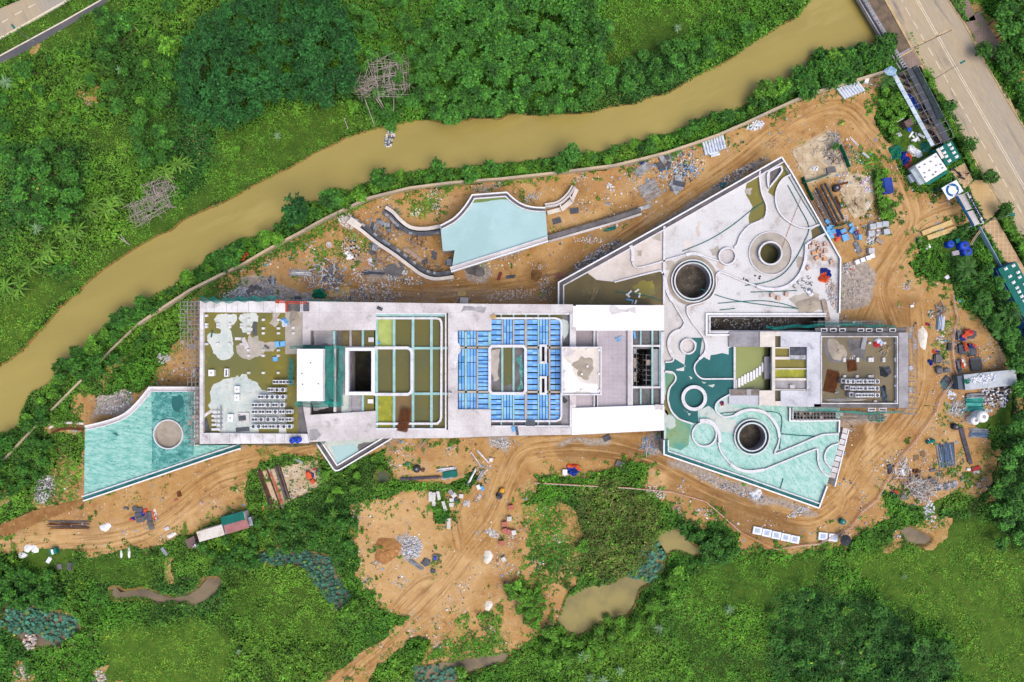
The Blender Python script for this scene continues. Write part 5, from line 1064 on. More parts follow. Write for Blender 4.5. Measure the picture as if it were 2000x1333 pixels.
kb([(1367,822),(1384,822),(1396,831),(1404,846),(1407,865)], .7, .55); kb([(1403,864),(1409,884),(1427,907)], .34); kb([(1427,907),(1445,918),(1468,921.5),(1493,918)], .65, .5); kb([(1493,918),(1532,902),(1590,879),(1597,882),(1598,900),(1602,914),(1610,925),(1622,932)], .34)
kb([(1426,771),(1409,780),(1399,790),(1399,803),(1412,814),(1424,814.5),(1435,812)], .36); kb([(1435,812),(1450,804),(1468,801),(1491,805),(1506,816),(1519,836),(1523,855)], .65, .5); kb([(1523,855),(1520,869),(1514,883),(1518,886),(1560,869),(1600,852),(1615,849),(1639,848)], .34)
kb([(1639,867),(1623,872),(1613,884),(1612,900),(1624,916)], .34)
b.build('curving_kerb', D_)
b = MB()
def rg(c, r0, r1, h, m=RIM, zb=ZA): b.ring(*P(*c, ZA+h), r0*S(ZA), r1*S(ZA), zb, ZA+h, m, 64, GREY)
rg((1353,549), 39.8, 42, .5); rg((1353,549), 34, 36, .8); rg((1505,495), 41, 42.5, .3); rg((1505,495), 20.5, 23.5, .9); rg((1421,501), 14.5, 17.6, .6); rg((1344,677), 12.8, 16, .6); rg((1356,778), 18.5, 25, .8); rg((1376,849), 21.8, 24.8, .5); rg((1469,854), 32.8, 35, .6); rg((1469,854), 26, 28.3, .9)
b.build('well_kerb', D_)
b = MB()
for c, a, e, m in (((1353,549), 36.5, 39, GUTT), ((1353,549), 42.2, 49, SAND), ((1505,495), 24, 40, PATCHB), ((1421,501), 0, 14.4, PALE), ((1344,677), 0, 12.7, PALE), ((1356,778), 0, 18.4, DTEAL), ((1376,849), 0, 21.6, TEALF), ((1469,854), 28.5, 32, GUTT)):
    zc = ZA+.024
    b = MB()
    if a < .1: b.poly(PL(circ(*c, e), ZA), zc, m)
    else: b.poly([PL(circ(*c, e), ZA), PL(circ(*c, a), ZA)], zc, m)
    b.build('well_surround', D_)
b = MB()
def para(p, w=1.1, m=GUT, side=1, inner=True, h=.7):
    e = PL(p, ZA+h); b.curb(e, .32, ZA-.6, ZA+h, WHITEP, False, GREY)
    if inner: b.curb(offset(e, side*w), .28, ZA, ZA+h-.15, RIM); b.poly(offset(e, side*.16)+offset(e, side*(w-.14))[::-1], ZA+.3, m)
para([(1091,598),(1091,552),(1309,431),(1527,307)], 1.15, GUT, -1); para([(1527,307),(1547,338),(1602,434),(1642,505),(1640,612)], .9, PALE, -1, False); para([(1297,800+60),(1297,888),(1450,940),(1600,993)], 1.0, GUTT, 1); para([(1600,993),(1616,950)], .9, PALE, 1, False); para([(1639,845),(1640,822),(1560,823),(1543,822),(1543,797)], .8, PALE, -1, False)
b.curb(PL([(1614,613.5),(1380,613.5),(1380,654.5),(1426,654.5)], ZA+.5), .35, ZA, ZA+.5, WHITEP); b.curb(PL([(1614,618.2),(1386.5,618.2),(1386.5,649),(1424,649)], ZA+.4), .3, ZA, ZA+.4, RIM); b.curb(PL([(1549,797),(1548.8,820),(1634,820)], ZA+.4), .3, ZA, ZA+.4, RIM)
b.build('parapet', D_)
b = MB()
for i in range(9):
    f = i/9; x, y = 1652-f*28, 842+f*98; X, Y = P(x, y, 4.2)
    b.box((X, Y, 0), (1.35, 1.16, 4.25 if i % 2 else 4.1), WHITE if i % 2 else PALE, math.radians(-16))
b.curb(PL([(1658.5,839),(1631,951)], 4.3), .22, 0, 4.3, WHITEP); b.build('stepped_edge', D_)
# ------------------------------------------------------------------ east wing
ZE, ZEF = 7.5, 6.8
E_ = thing('east_wing', 'grey concrete east wing with a stepping stone pool and muddy roof terrace', 'building', (*P(1620, 720), 0))
EO = [(1424,647),(1590,648),(1590,650),(1774,650),(1774,797),(1590,797),(1508,793),(1424,791)]
b = MB(); q = PL([(1510,648),(1774,650),(1774,797),(1510,793)], ZE); b.wall(q, 0, ZE, WALLM); openings(b, q, .4, 6.6, 2, VOID)
b.build('outer_wall', E_)
b = MB()
def es(p, m, zt=ZE, z0=ZEF):
    k = MB(); k.prism(PL(p, zt), z0, zt, m); k.build('roof_slab', E_)
def ramp(p, z0, z1, m):
    """slab climbing from z0 (first and last corner) to z1 (middle corners)"""
    k = MB(); zs = (z0, z1, z1, z0); t = [(*P(x, y, z), z) for (x, y), z in zip(p, zs)]; k.face(t[::-1], m)
    for i in range(4): a, e = t[i], t[(i+1) % 4]; k.face([(a[0], a[1], ZA), (e[0], e[1], ZA), e, a], m)
    k.build('ramp_slab', E_)
ramp([(1424,648),(1484,648),(1484,678),(1424,678)], 5.0, 7.3, GREY); es([(1484.2,648),(1514,648),(1514,763),(1508,763),(1508,678),(1484.2,678)], CREAM, ZE+.02, ZE-.8); es([(1525,648),(1604,649),(1604,678),(1525,678)], WINGC); es([(1514.2,648),(1524.8,648),(1524.8,656.8),(1514.2,656.8)], CREAM)
es([(1576,678.2),(1603.8,678.2),(1603.8,795),(1576,795)], WINGC); es([(1525,763.2),(1575.8,763.2),(1575.8,795),(1525,794)], WINGC, ZE+.02); es([(1483,763.2),(1513.8,763.2),(1513.8,793),(1483,792)], CREAM, ZE+.02, ZE-.8); ramp([(1424,772.8),(1482.8,772.8),(1482.8,792),(1424,790)], 5.0, 7.3, WINGC); es([(1514.2,784),(1524.8,784),(1524.8,793.5),(1514.2,793.5)], CREAM)
es([(1755.5,650),(1774,650),(1774,797),(1755.5,797)], GREY, ZE+.05); es([(1604.2,650),(1755.3,650),(1755.3,657.5),(1604.2,657.5)], DGREY, ZE); es([(1590,789.5),(1755.3,789.5),(1755.3,797),(1590,796.5)], DGREY, ZE)
b = MB(); zc = ZEF
b.poly(R_(1513, 655, 1578, 790, zc), zc, DGREY)
for r, m in (((1514,680,1542,699), OLIVE), ((1514,702,1577,721), OLIVE), ((1514,721,1577,741), LIME2), ((1514,742,1577,764), GREY), ((1514,655,1526,680), WETB), ((1514,762,1526,786), WETB), ((1541,680,1577,703), DGREY)): b.poly(R_(*r, zc), zc+.006, m)
b.poly(R_(1603, 656, 1756, 790, zc), zc+.006, TERR); b.poly(PL(ragged([(1612,660),(1630,662),(1655,690),(1650,708),(1620,708),(1611,690)], .08, 3), zc), zc+.01, DGREY); b.poly(PL(ragged([(1655,660),(1690,658),(1690,680),(1690,706),(1676,700),(1660,690)], .12, 3), zc), zc+.012, DGREY)
b.build('terrace_floor', E_)
b = MB()
def eb(x0, y0, x1, y1, m, zt=7.3): b.prism(R_(x0, y0, x1, y1, zt), ZEF, zt, m)
eb(1514.2, 678.4, 1541.5, 681, CREAM); eb(1514.2, 697.3, 1541.5, 702.7, CREAM); eb(1514.2, 719.7, 1575.8, 722, CREAM); eb(1514.2, 739, 1575.8, 743.5, CREAM); eb(1514.2, 760.5, 1575.8, 763, CREAM, 7.25); eb(1541.7, 679, 1542.5, 702.7, WHITE); eb(1542.7, 679, 1575.8, 694, DGB, 7.1); eb(1542.7, 694.2, 1575.8, 702.5, STEEL, 7.2); eb(1543, 752, 1552, 759, PALE, 7.3)
b.build('roof_beam', E_)
b = MB(); q = R_(1604.5, 658, 1753, 788.5, ZE+.2); b.curb(q, .2, ZEF, ZE+.2, WHITE, True); b.build('parapet', E_)
b = MB(); zp = ZA+.35
b.poly(R_(1434, 676, 1509, 764, zp), zp, POOLG); b.poly(R_(1493, 678, 1509, 763, zp), zp+.01, OLIVED); b.prism(R_(1493, 697, 1508, 741, 5.6), ZA, 5.6, GREY); b.curb(R_(1434.5, 677, 1434.5, 764, zp)[0:1]+R_(1434.5, 677, 1434.5, 764, zp)[3:4], .45, ZA, zp+.2, RIM)  # darker right-hand water sheet put in for shade under the overhang
b.poly(R_(1504, 678, 1508, 763, zp), zp+.02, VOID); b.build('pool', E_)  # dark strip painted along the wall for the recess shade
for i, (x, y) in enumerate([(1437.5,751),(1443.8,748),(1449.7,744.5),(1455.4,741),(1461,737.7),(1467,735.6),(1472.5,732.5),(1478.2,728.3),(1484,724.8),(1489.7,717.8)]):
    b = MB(); b.box((*P(x, y, 5), ZA), (4.3*S(5), 18*S(5), .62), BRIGHT if i else PALE); b.build('stepping_stone', E_)
ramp([(1424,760.5),(1482.8,760.5),(1482.8,772.6),(1424,772.6)], 4.9, 7.2, GREY); b = MB()
for i in range(26):
    x = 1430+i*2.1
    if x > 1482: continue
    zq = 4.9+2.3*(x-1424)/59; b.box((*P(x, 766.5, zq), zq-.05), (.13, 11.4*S(zq), .16), PALE if 1459 < x < 1466 else WOODG)
b.build('slatted_stair', E_)
# plant on the podium edge of the wing: north galleries
b = MB(); b.prism(R_(1592, 641, 1770, 649.6, 6.8), 6.5, 6.8, DGREY)
for x in (1604, 1622, 1640, 1676, 1692, 1712, 1738): b.prism(R_(x, 642.5, x+11, 648, 6.9), 6.8, 6.9, VOID); b.curb(R_(x, 642.5, x+11, 648, 7), .2, 6.8, 7, RIM, True)
for x in (1695, 1716): b.prism(R_(x, 797.4, x+16, 804, 6.8), 6.5, 6.8, DGREY); b.curb(R_(x+1, 798, x+15, 803, 7), .2, 6.8, 7, RIM, True)
b.build('gallery', E_)
# ================================================================== THINGS ON THE SITE
def G_(px, py, z=None): return (*P(px, py, 0 if z is None else z), max(gh(px, py), -.05) if z is None else z)
def ang(deg): return math.radians(deg)
# ---- generic makers: each writes a mesh round its own base point
def stack(w, l, h, m, layers=3, jit=.05, base=None):
    b = MB()
    for i in range(layers): b.box((R(-jit, jit), R(-jit, jit), h*i/layers), (w*R(.94, 1), l*R(.94, 1), h/layers*.94), m, R(-.04, .04))
    return b
def bars(n, L, W, r, m, layers=1, fan=.03, jit=.25, sec=5):
    b = MB(); ms = m if isinstance(m, (list, tuple)) else [m]
    for k in range(layers):
        for i in range(n):
            y = -W/2+W*(i+.5)/n; j = R(-jit, jit); a = R(-fan, fan); d = L/2*R(.85, 1)
            b.bar((j-d, y-a*d, r+k*r*1.9+R(0, r*.5)), (j+d, y+a*d, r+k*r*1.9+R(0, r*.5)), r, random.choice(ms), sec)
    return b
def tangle(n, L, r, rad, m, zt=.5):
    b = MB(); ms = m if isinstance(m, (list, tuple)) else [m]
    for i in range(n):
        a = R(0, 3.14); d = rad*math.sqrt(R(0, 1)); t = R(0, 6.28); x, y = d*math.cos(t), d*math.sin(t); l = L*R(.4, 1)/2; z = R(.05, zt)
        b.bar((x-l*math.cos(a), y-l*math.sin(a), z+R(-.1, .1)), (x+l*math.cos(a), y+l*math.sin(a), z+R(-.1, .2)), r*R(.7, 1.2), random.choice(ms), 4)
    return b
def tarp(w, l, h, ma, mb, seed=None, split=.5, ang_=.6):
    b = MB(); s1, s2 = R(0, 9), R(0, 9)
    def zf(u, v):
        e = min(u, 1-u, v, 1-v)*7; e = min(1, e); a, c = 2*u-1, 2*v-1; k = .62
        x = a*math.sqrt(1-k*c*c/2)*w/2; y = c*math.sqrt(1-k*a*a/2)*l/2; th = math.atan2(y, x); q = 1+.1*math.sin(3*th+s1)+.07*math.sin(5*th+s2)+.04*math.sin(9*th-s1); x *= q; y *= q
        z = h*e*(.6+.25*math.sin(9*u+4*v+s1)+.22*math.sin(11*v-5*u+s2)+.2*R(-1, 1))+.03
        return x, y, max(z, .03)
    b.sheet(w, l, 16, 16, zf, lambda u, v: ma if (u-.5)*math.cos(ang_)+(v-.5)*math.sin(ang_)+.18*math.sin(9*u+s1)*math.cos(8*v+s2) < split-.5 else mb)
    return b
def mound(rx, ry, h, m, seed=0):
    b = MB(); s1 = R(0, 6)
    def zf(u, v):
        a = 6.2832*u; r = v*(1+.16*math.sin(2*a+s1)+.1*math.sin(3*a-s1)+.05*math.sin(7*a)); 
        return rx*r*math.cos(a), ry*r*math.sin(a), h*(1-v**1.6)*(1+.15*math.sin(5*a+7*v))-.02
    b.sheet(1, 1, 28, 7, zf, lambda u, v: m); return b
def rocks(n, rx, ry, r, m, h=.4):
    b = MB(); ms = m if isinstance(m, (list, tuple)) else [m]
    for i in range(n):
        d = math.sqrt(R(0, 1)); t = R(0, 6.28); b.rock((rx*d*math.cos(t), ry*d*math.sin(t), h*(1-d)*R(.3, 1)), r*R(.5, 1.3), random.choice(ms))
    return b
def pile(n, w, l, h, ms):
    b = MB()
    for i in range(n): b.box((R(-.22, .22)*w*.5, R(-.22, .22)*l*.5, h*i/n), (w*R(.55, 1.02), l*R(.6, 1.02), h/n*.8), random.choice(ms), R(-.13, .13))
    return b
def sheets(n, w, l, m, rad, z=.1):
    b = MB(); ms = m if isinstance(m, (list, tuple)) else [m]
    for i in range(n): b.box((R(-rad, rad), R(-rad, rad), z*i+.02), (w*R(.7, 1.1), l*R(.7, 1.1), .06), random.choice(ms), R(0, 3.14))
    return b
def put1(b, name, px, py, rot, label, cat, z=None, group=None, smooth=False):
    o = b.build(name, origin=(0, 0, 0), smooth=smooth); place(o, G_(px, py, z), ang(rot)); ORG[o.name] = Vector(o.location)
    return tag(o, label, cat, group)
def put2(parts, name, px, py, rot, label, cat, z=None, group=None):
    """thing of several parts: [(part name, MB), ...] written round its base point"""
    t = thing(name, label, cat, (0, 0, 0), group)
    for n, b in parts: b.build(n, t)
    loc = G_(px, py, z); place(t, loc, ang(rot)); return t
def clone(t, px, py, rot, z=None, label=None, group=None): return dup(t, G_(px, py, z), ang(rot), (1, 1, 1), label, group)
# ---- fan units
def fan_unit(two):
    w = 1.27 if two else 1.0; b = MB(); b.box((0, 0, 0), (w, .82, .12), DGREY); b.box((0, 0, .12), (w, .84, 1.45), WHITEP)
    t = thing('fan_unit', 'x', 'fan unit'); b.build('casing', t)
    for x in ((-.31, .31) if two else (0,)):
        b = MB(); r = .295 if two else .37
        b.lathe((x, 0, 1.575), [(r, 0), (r, .05), (r*.9, .05), (r*.86, .01), (r*.25, .01), (r*.25, .04), (0.001, .04)], FAN, 18); b.build('fan', t)
    return t
F2, F1 = fan_unit(True), fan_unit(False); UF = set()
def units(rows, ox, oy, sc_, z, lab, grp):
    for ri, (y, xs) in enumerate(rows):
        for x in xs:
            two = isinstance(x, float); px, py = ox+x/sc_, oy+y/sc_; src = F2 if two else F1
            lb = lab[ri] % ('twin' if two else 'single'); gr = grp[ri] % ('twin' if two else 'single')
            if src.name not in UF: UF.add(src.name); place(src, G_(px, py, z), 0); src['label'] = lb; src['group'] = gr
            else: clone(src, px, py, 0, z, lb, gr)
ordn = ['topmost', 'second', 'third', 'fourth', 'fifth', 'sixth', 'bottom']
units([(172, [1090., 1178., 1265.]), (272, [1022., 1105, 1180]), (363, [897., 978, 1045, 1110, 1183]), (467, [817., 907., 987, 1080., 1172]), (555, [817., 907., 1002., 1083, 1170., 1260.]), (655, [817., 900, 990, 1065, 1165., 1257.]), (745, [800, 870, 950., 1040., 1120, 1195, 1268])],
      380, 720, 6.667, 12.22, ['white %%s-fan unit in the %s row on the green roof by the tower' % o for o in ordn], ['%%s-fan units of the %s row left of the tower' % o for o in ordn])
units([(757, [420, 480, 553., 623, 693., 765]), (838, [480., 558., 627, 695., 763]), (918, [545., 618., 690., 765])], 1580, 620, 6.06, 6.82,
      ['white %%s-fan unit in the %s row on the muddy east terrace' % o for o in ('upper', 'middle', 'lower')], ['%%s-fan units of the %s row on the east terrace' % o for o in ('upper', 'middle', 'lower')])
for px, py, L, lb, z in [(1672,741.5,8.0,'long grey steel stand behind the upper row of fan units',6.82),(1676,754.5,7.3,'long grey steel stand behind the middle row of fan units',6.82),(1680,768,6.2,'long grey steel stand behind the lower row of fan units',6.82)]:
    b = MB(); b.box((0, 0, .3), (L, .5, .12), STEEL); b.box((-L/2+.5, -.25, 0), (.95, 1.1, 1.2), GREY); b.box((-L/2+.55, -.3, 1.2), (.45, .5, .06), VOID)
    for i in range(5): b.box((-L/2+L*i/4.2, 0, 0), (.12, .5, .3), STEEL)
    put1(b, 'unit_stand', px, py, 0, lb, 'stand', z)
# ---- plinths
PLB = stack(.62, .5, .5, WHITEP, 1, 0); PLB.box((0, 0, .5), (.5, .38, .05), WHITE); PL0 = PLB.build('plinth', origin=(0, 0, 0)); first = [PL0]
def plinth(px, py, z, lb, gr):
    if first: o = first.pop(); place(o, G_(px, py, z))
    else: o = dup(PL0, G_(px, py, z), 0)
    tag(o, lb, 'plinth', gr)
for x, y in [(162,314),(467,314),(620,314),(712,367),(903,367),(1098,367),(162,427),(313,427),(467,427),(620,427),(162,461),(313,461),(467,461),(620,461),(712,478),(903,478),(1098,478),(712,542),(903,542),(1098,542),(1293,542),(162,682),(313,682),(467,682),(620,682),(712,763),(903,763),(1098,763),(712,833),(903,833),(1098,833),(712,1056),(903,1056),(1098,1056),(1293,470)]:
    plinth(380+x/6.667, 570+y/6.667, 12.2, 'small white concrete plinth standing in the rainwater of the left roof', 'plinths on the left roof')
for x, y in [(410,490),(410,515),(565,490),(565,515),(708,490),(738,490),(708,515),(738,515),(875,490),(875,517),(1020,490),(1020,515),(410,698),(560,698),(708,698),(738,698),(1020,700),(1020,810),(1020,995),(775,995),(1025,305),(708,305),(885,305)]:
    plinth(1580+x/6.06, 620+y/6.06, 6.8, 'small white plinth standing on the muddy east terrace', 'plinths on the east terrace')
def hatch(px, py, w, l, lb, z=12.2):
    b = MB(); b.box((0, 0, 0), (w, l, .8), WHITEP); b.box((0, 0, .8), (w+.12, l+.12, .1), WHITEP); b.box((0, 0, .9), (w*.3, l*.25, .04), GREY); put1(b, 'roof_hatch', px, py, 0, lb, 'hatch', z)
hatch(416, 728.5, 1.1, 1.25, 'square white roof hatch beside the slotted vent box'); hatch(466, 760.5, .95, 1.25, 'white roof hatch, upper of the pair on the dry patch'); hatch(465.5, 776.5, .95, 1.25, 'white roof hatch, lower of the pair on the dry patch'); hatch(453, 816, 1.1, 1.5, 'white roof hatch left of the wide equipment pad')
b = MB(); b.curb(rect(-.3, -.75, .3, .75), .22, 0, .9, WHITEP, True); b.poly(rect(-.3, -.75, .3, .75), .3, VOID); put1(b, 'vent_box', 445, 728, 0, 'white slotted vent box standing in the green roof water', 'vent', 12.2)
b = MB(); b.box((0, 0, 0), (2.3, 2.1, .35), WHITE); b.box((-.3, -.1, .35), (1.5, 1, .25), DGB, .1); b.box((-.9, .2, .35), (.5, .9, .2), GREY, .3); put1(b, 'equipment_pad', 477.5, 816, 0, 'wide white equipment pad with dark grey scrap lying on it', 'pad', 12.2)
for i, y in enumerate((804, 812.5, 821, 829.5, 838.5)):
    b = MB(); b.box((0, 0, 0), (2.3, .45, .5), WHITEP); b.box((0, 0, .5), (2.2, .3, .03), WHITE); put1(b, 'plinth_beam', 425.5, y, 0, 'long white plinth beam, one of five under a grey pipe', 'plinth', 12.2, 'plinth beams under the pipe')
b = MB(); b.box((0, 0, 0), (.28, 5.2, .25), STEEL); b.bar((-.9, -2, .15), (-.75, 2.3, .15), .05, STEEL); put1(b, 'grey_pipe', 432, 817, 0, 'grey pipe laid across the five white plinth beams', 'pipe', 12.72)
for px, py, w, l, rt, m, lb in [(479,671,.95,2.6,25,WHITE,'white board lying askew on the green roof water'),(466,662,1.5,.6,0,WHITE,'short white board next to the askew one'),(498,642,.75,3,0,DGB,'dark grey plank lying north-south on the green roof'),(474,839,3,.9,4,DGB,'dark grey board at the lower parapet of the left roof'),(404,831,.8,3,15,DGB,'dark grey board leaning by the five plinth beams'),(406,808,2.6,.6,35,WHITE,'white plank leaning in the lower left roof corner'),(521,678,1.2,.5,-35,DGB,'small dark frame on the dry brown patch'),(543.5,673,1.1,1.3,5,LBLUE,'pale blue carton, left of the pair on the roof'),(552,672,1.3,1.1,12,LBLUE,'pale blue carton, right of the pair on the roof'),(538.5,702,1.1,.95,0,LBLUE,'lone pale blue carton in the yellow green water'),(414,652,.3,1.6,-10,GUTT,'dark teal strip floating on the left roof')]:
    put1(stack(w, l, .35 if m is LBLUE else .15, m, 2, .02), 'board' if m is not LBLUE else 'carton', px, py, rt, lb, 'board' if m is not LBLUE else 'carton', 12.22)
def water_tank(r, h, m, px, py, lb, z=None, gr=None, rot=0):
    b = MB(); b.lathe((0, 0, 0), [(r, 0), (r, h*.25), (r*.96, h*.27), (r, h*.3), (r, h*.55), (r*.96, h*.57), (r, h*.6), (r, h*.85), (r*.75, h*.97), (r*.3, h)], m, 20)
    l = MB(); l.lathe((0, 0, h), [(r*.3, 0), (r*.3, .1), (0.001, .14)], BLACK if m is BLUETK else GREY, 14); return put2([('tank_body', b), ('lid', l)], 'water_tank', px, py, rot, lb, 'water tank', z, gr)
water_tank(.62, 1.3, BLUETK, 573.5, 859.5, 'blue water tank, left of the pair on the white roof edge', 13); water_tank(.68, 1.3, BLUETK, 584, 858.5, 'blue water tank, right of the pair on the white roof edge', 13)
water_tank(.85, 1.5, BLUETK, 1850, 479, 'smaller blue water tank left of the touching pair'); water_tank(1.1, 1.7, BLUETK, 1876, 482, 'large blue water tank, upper of the touching pair'); water_tank(1.1, 1.7, BLUETK, 1882, 493, 'large blue water tank, lower of the touching pair')
water_tank(1.35, 3.0, WHITEP, 1905, 812, 'big white cylindrical tank beside the rubbish yard'); water_tank(1.0, 2.2, WHITEP, 1894, 820, 'smaller white tank left of the big white one')
water_tank(.75, 1.2, BLACK, 1862, 833, 'black plastic drum on the bare earth left of the long dark beam'); water_tank(.85, 1.1, BLACK, 1631, 369, 'dark green drum lying by the pipe rack'); water_tank(.7, 1.1, TEALBX, 1643, 1018, 'dark green bin on the dirt road bend by the white panels')
# square upper things: rebar mats
def rebar(w, l, n, m, px, py, rot, lb, z):
    b = MB()
    for k in range(3):
        o = .12*k
        for i in range(n): b.bar((-w/2+w*i/(n-1)+o, -l/2+o, .05+.04*k), (-w/2+w*i/(n-1)+o, l/2-o, .05+.04*k), .028, RUST, 4)
        for j in range(m): b.bar((-w/2, -l/2+l*j/(m-1)+o, .07+.04*k), (w/2, -l/2+l*j/(m-1)+o, .07+.04*k), .028, RUST, 4)
    put1(b, 'rebar_mat', px, py, rot, lb, 'rebar mat', z)
rebar(2.1, 4.8, 12, 24, 788.5, 822, -10, 'stack of rusty rebar mats lying over the roof kerb and brown water', 13.1)
rebar(2.6, 4.8, 14, 24, 1623, 746, -12, 'large brown rebar mat on the muddy east terrace', 6.85); rebar(1.9, 2.4, 12, 14, 1663, 715, 8, 'small brown rebar mat in the middle of the east terrace', 6.83)
# terrace stuff
put1(mound(2.0, 2.5, .7, SAND), 'sand_heap', 1634, 684, 20, 'pale grey sand heap on the muddy east terrace', 'sand heap', 6.8, smooth=True)
put1(mound(.9, .9, .3, DGREY), 'sand_heap', 1668, 680, 0, 'small dark mortar heap beside the pale sand heap', 'mortar heap', 6.8, smooth=True)
put1(stack(1.0, 3.2, .35, GREY, 1), 'concrete_ramp', 1686, 670, -12, 'grey concrete ramp block on the east terrace', 'ramp', 6.8)
put1(tarp(2.2, 1.9, .5, REDT, mat('white_sheeting', (226, 232, 242), (186, 206, 232), 1.5), split=.45), 'tarpaulin', 1715, 670, 15, 'red white and blue crumpled sheeting on the east terrace', 'tarpaulin', 6.85)
put1(tangle(30, 2.6, .05, .8, [WOODG, STEEL, WOOD], .35), 'scrap_timber', 1727, 683, 0, 'small pile of grey scrap timber on the east terrace', 'timber', 6.82)
put1(tarp(2.6, 2.3, .45, BLACK, DGB, split=.5), 'tarpaulin', 1729, 726, 5, 'black tarpaulin covering something near the terrace kerb', 'tarpaulin', 6.82)
put1(tarp(1.3, 3.9, .3, mat('slate_sheet', (84, 98, 112), (60, 70, 82), 1), BLACK, split=.6), 'tarpaulin', 1726, 770, 8, 'long slate grey sheet lying at the right of the fan units', 'tarpaulin', 6.82)
put1(rocks(22, .6, .6, .14, [WHITEP, STONEW, PALE], .3), 'sack_heap', 1665, 699, 0, 'little heap of white sacks below the mortar heap', 'sacks', 6.82)
put1(rocks(18, .5, .5, .13, [WHITEP, STONEW, NETD], .3), 'sack_heap', 1634, 765, 0, 'small white and green scrap heap by the lower fan row', 'scrap', 6.82)
put1(bars(4, 9, .8, .05, [STEEL, WHITE], 1, .03, .6), 'loose_pipes', 1650, 781, 2, 'thin loose pipes along the lower kerb of the east terrace', 'pipe', 6.84)
# ---- nets, scaffolds
def net(label, pts, z0, z1, amp=.3, m=NET, name='safety_net'):
    """hanging or draped sheet along a line; z0/z1 bottom and top"""
    b = MB(); q = catmull(pts, 8) if len(pts) > 2 else [(pts[0][0]+(pts[1][0]-pts[0][0])*i/24, pts[0][1]+(pts[1][1]-pts[0][1])*i/24) for i in range(25)]
    n = len(q); s = R(0, 9); rows = 5
    off_ = [offset(q, amp*1.6*(k/rows)) for k in range(rows+1)]
    for i in range(n-1):
        for k in range(rows):
            def pt(ii, kk):
                x, y = off_[kk][ii]; w = amp*.35*math.sin(ii*.9+kk*1.3+s); return (x+w*.4, y+w, z1-(z1-z0)*kk/rows+w*.4)
            b.face([pt(i, k), pt(i+1, k), pt(i+1, k+1), pt(i, k+1)], m)
    tag(b.build(name), label, 'net')
def drape(label, x0, y0, x1, y1, zA, zB, m=NET, nx=8, ny=30, amp=.35):
    b = MB(); s = R(0, 9)
    def zf(u, v):
        X, Y = P(x0+(x1-x0)*u, y0+(y1-y0)*v, (zA+zB)/2); w = math.sin(7*u+3*math.sin(5*v+s))+.6*math.sin(13*v+s)
        return X+.18*w, Y+.1*math.sin(9*u+s), zA+(zB-zA)*u+amp*.5*w
    b.sheet(1, 1, nx, ny, zf, lambda u, v: m); tag(b.build('safety_net'), label, 'net')
drape('wide green net sheet hung on the right side of the white tower', 636, 678, 652, 788, 16.5, 14.5); drape('narrow torn green net strip right of the wide net sheet', 661, 676, 670, 794, 14.5, 13.4, nx=4)
drape('gathered green net along the top of the white tower', 566, 676, 662, 682, 15, 15.2, nx=24, ny=4, amp=.5); drape('green net trailing below the white tower', 576, 785, 664, 796, 14.6, 15.0, nx=24, ny=4, amp=.5); drape('torn green net on the left side of the white tower', 560, 700, 576, 754, 13.6, 15.4, nx=6, ny=16)
net('green net sagging along the upper edge of the left roof', PL([(386,589),(410,591),(436,592),(470,590),(500,589),(540,588)], 13.6), 12.2, 13.8, .7); net('green net hanging along the lower edge of the left roof', PL([(378,869),(450,870),(520,871),(580,873),(632,868)], 13)[::-1], 10, 12.9, -.35)
net('green net along the upper roof edge right of the red hoist', PL([(598,588),(640,589),(664,589)], 13.2), 11.5, 13.1, .25)
def scaffold(label, x0, y0, x1, y1, zt, nx, ny, lv, planks=.5, zb=0):
    t = thing('scaffold', label, 'scaffold', (*P((x0+x1)/2, (y0+y1)/2, zt), zb)); b = MB(); X0, Y0 = P(x0, y0, zt); X1, Y1 = P(x1, y1, zt)
    xs = [X0+(X1-X0)*i/nx for i in range(nx+1)]; ys = [Y0+(Y1-Y0)*i/ny for i in range(ny+1)]
    for x in xs:
        for y in ys: b.bar((x, y, zb), (x, y, zt+R(0, .6)), .045, POLEM, 4)
    for k in range(lv+1):
        z = zb+(zt-zb)*(k+1)/(lv+1)
        for y in ys: b.bar((X0-R(.1, .6), y, z), (X1+R(.1, .6), y, z), .045, POLEM, 4)
        for x in xs: b.bar((x, Y0+R(.1, .6), z+.06), (x, Y1-R(.1, .6), z+.06), .045, POLEM, 4)
    b.build('frame', t)
    for k in range(lv+1):
        z = zb+(zt-zb)*(k+1)/(lv+1)-.12
        for i in range(ny):
            for j in range(nx):
                if R(0, 1) < planks: b = MB(); b.box(((xs[j]+xs[j+1])/2, (ys[i]+ys[i+1])/2, z), (abs(xs[1]-xs[0])*.86, abs(ys[1]-ys[0])*.92, .05), random.choice((WOODG, WOODG, STEEL))); b.build('plank', t)
    return t
scaffold('tall tube scaffold with plank decks on the left side of the left roof block', 353, 590, 388, 680, 12.4, 5, 12, 3, .08); scaffold('lower tube scaffold standing over the right edge of the teal annex roof', 367, 682, 389, 868, 10.5, 3, 20, 2, .12, 4.5)
scaffold('brown ladder-like tube scaffold along the right side of the east wing', 1776, 640, 1792, 810, 7.4, 2, 16, 3, .12); scaffold('tube scaffold inside the dark open bay at the right of the main building', 1237.5, 682, 1243, 755, 12.2, 1, 8, 1, .3, 5); scaffold('second tube scaffold in the dark open bay, on its right side', 1262, 694, 1272, 753, 12.2, 1, 6, 1, .2, 5)
scaffold('tube scaffold in the trench above the east wing', 1600, 628, 1730, 640, 6.4, 22, 2, 2, .07, .2); scaffold('tube scaffold in the trench below the east wing', 1556, 806, 1726, 820, 6.4, 26, 2, 2, .07, .2)
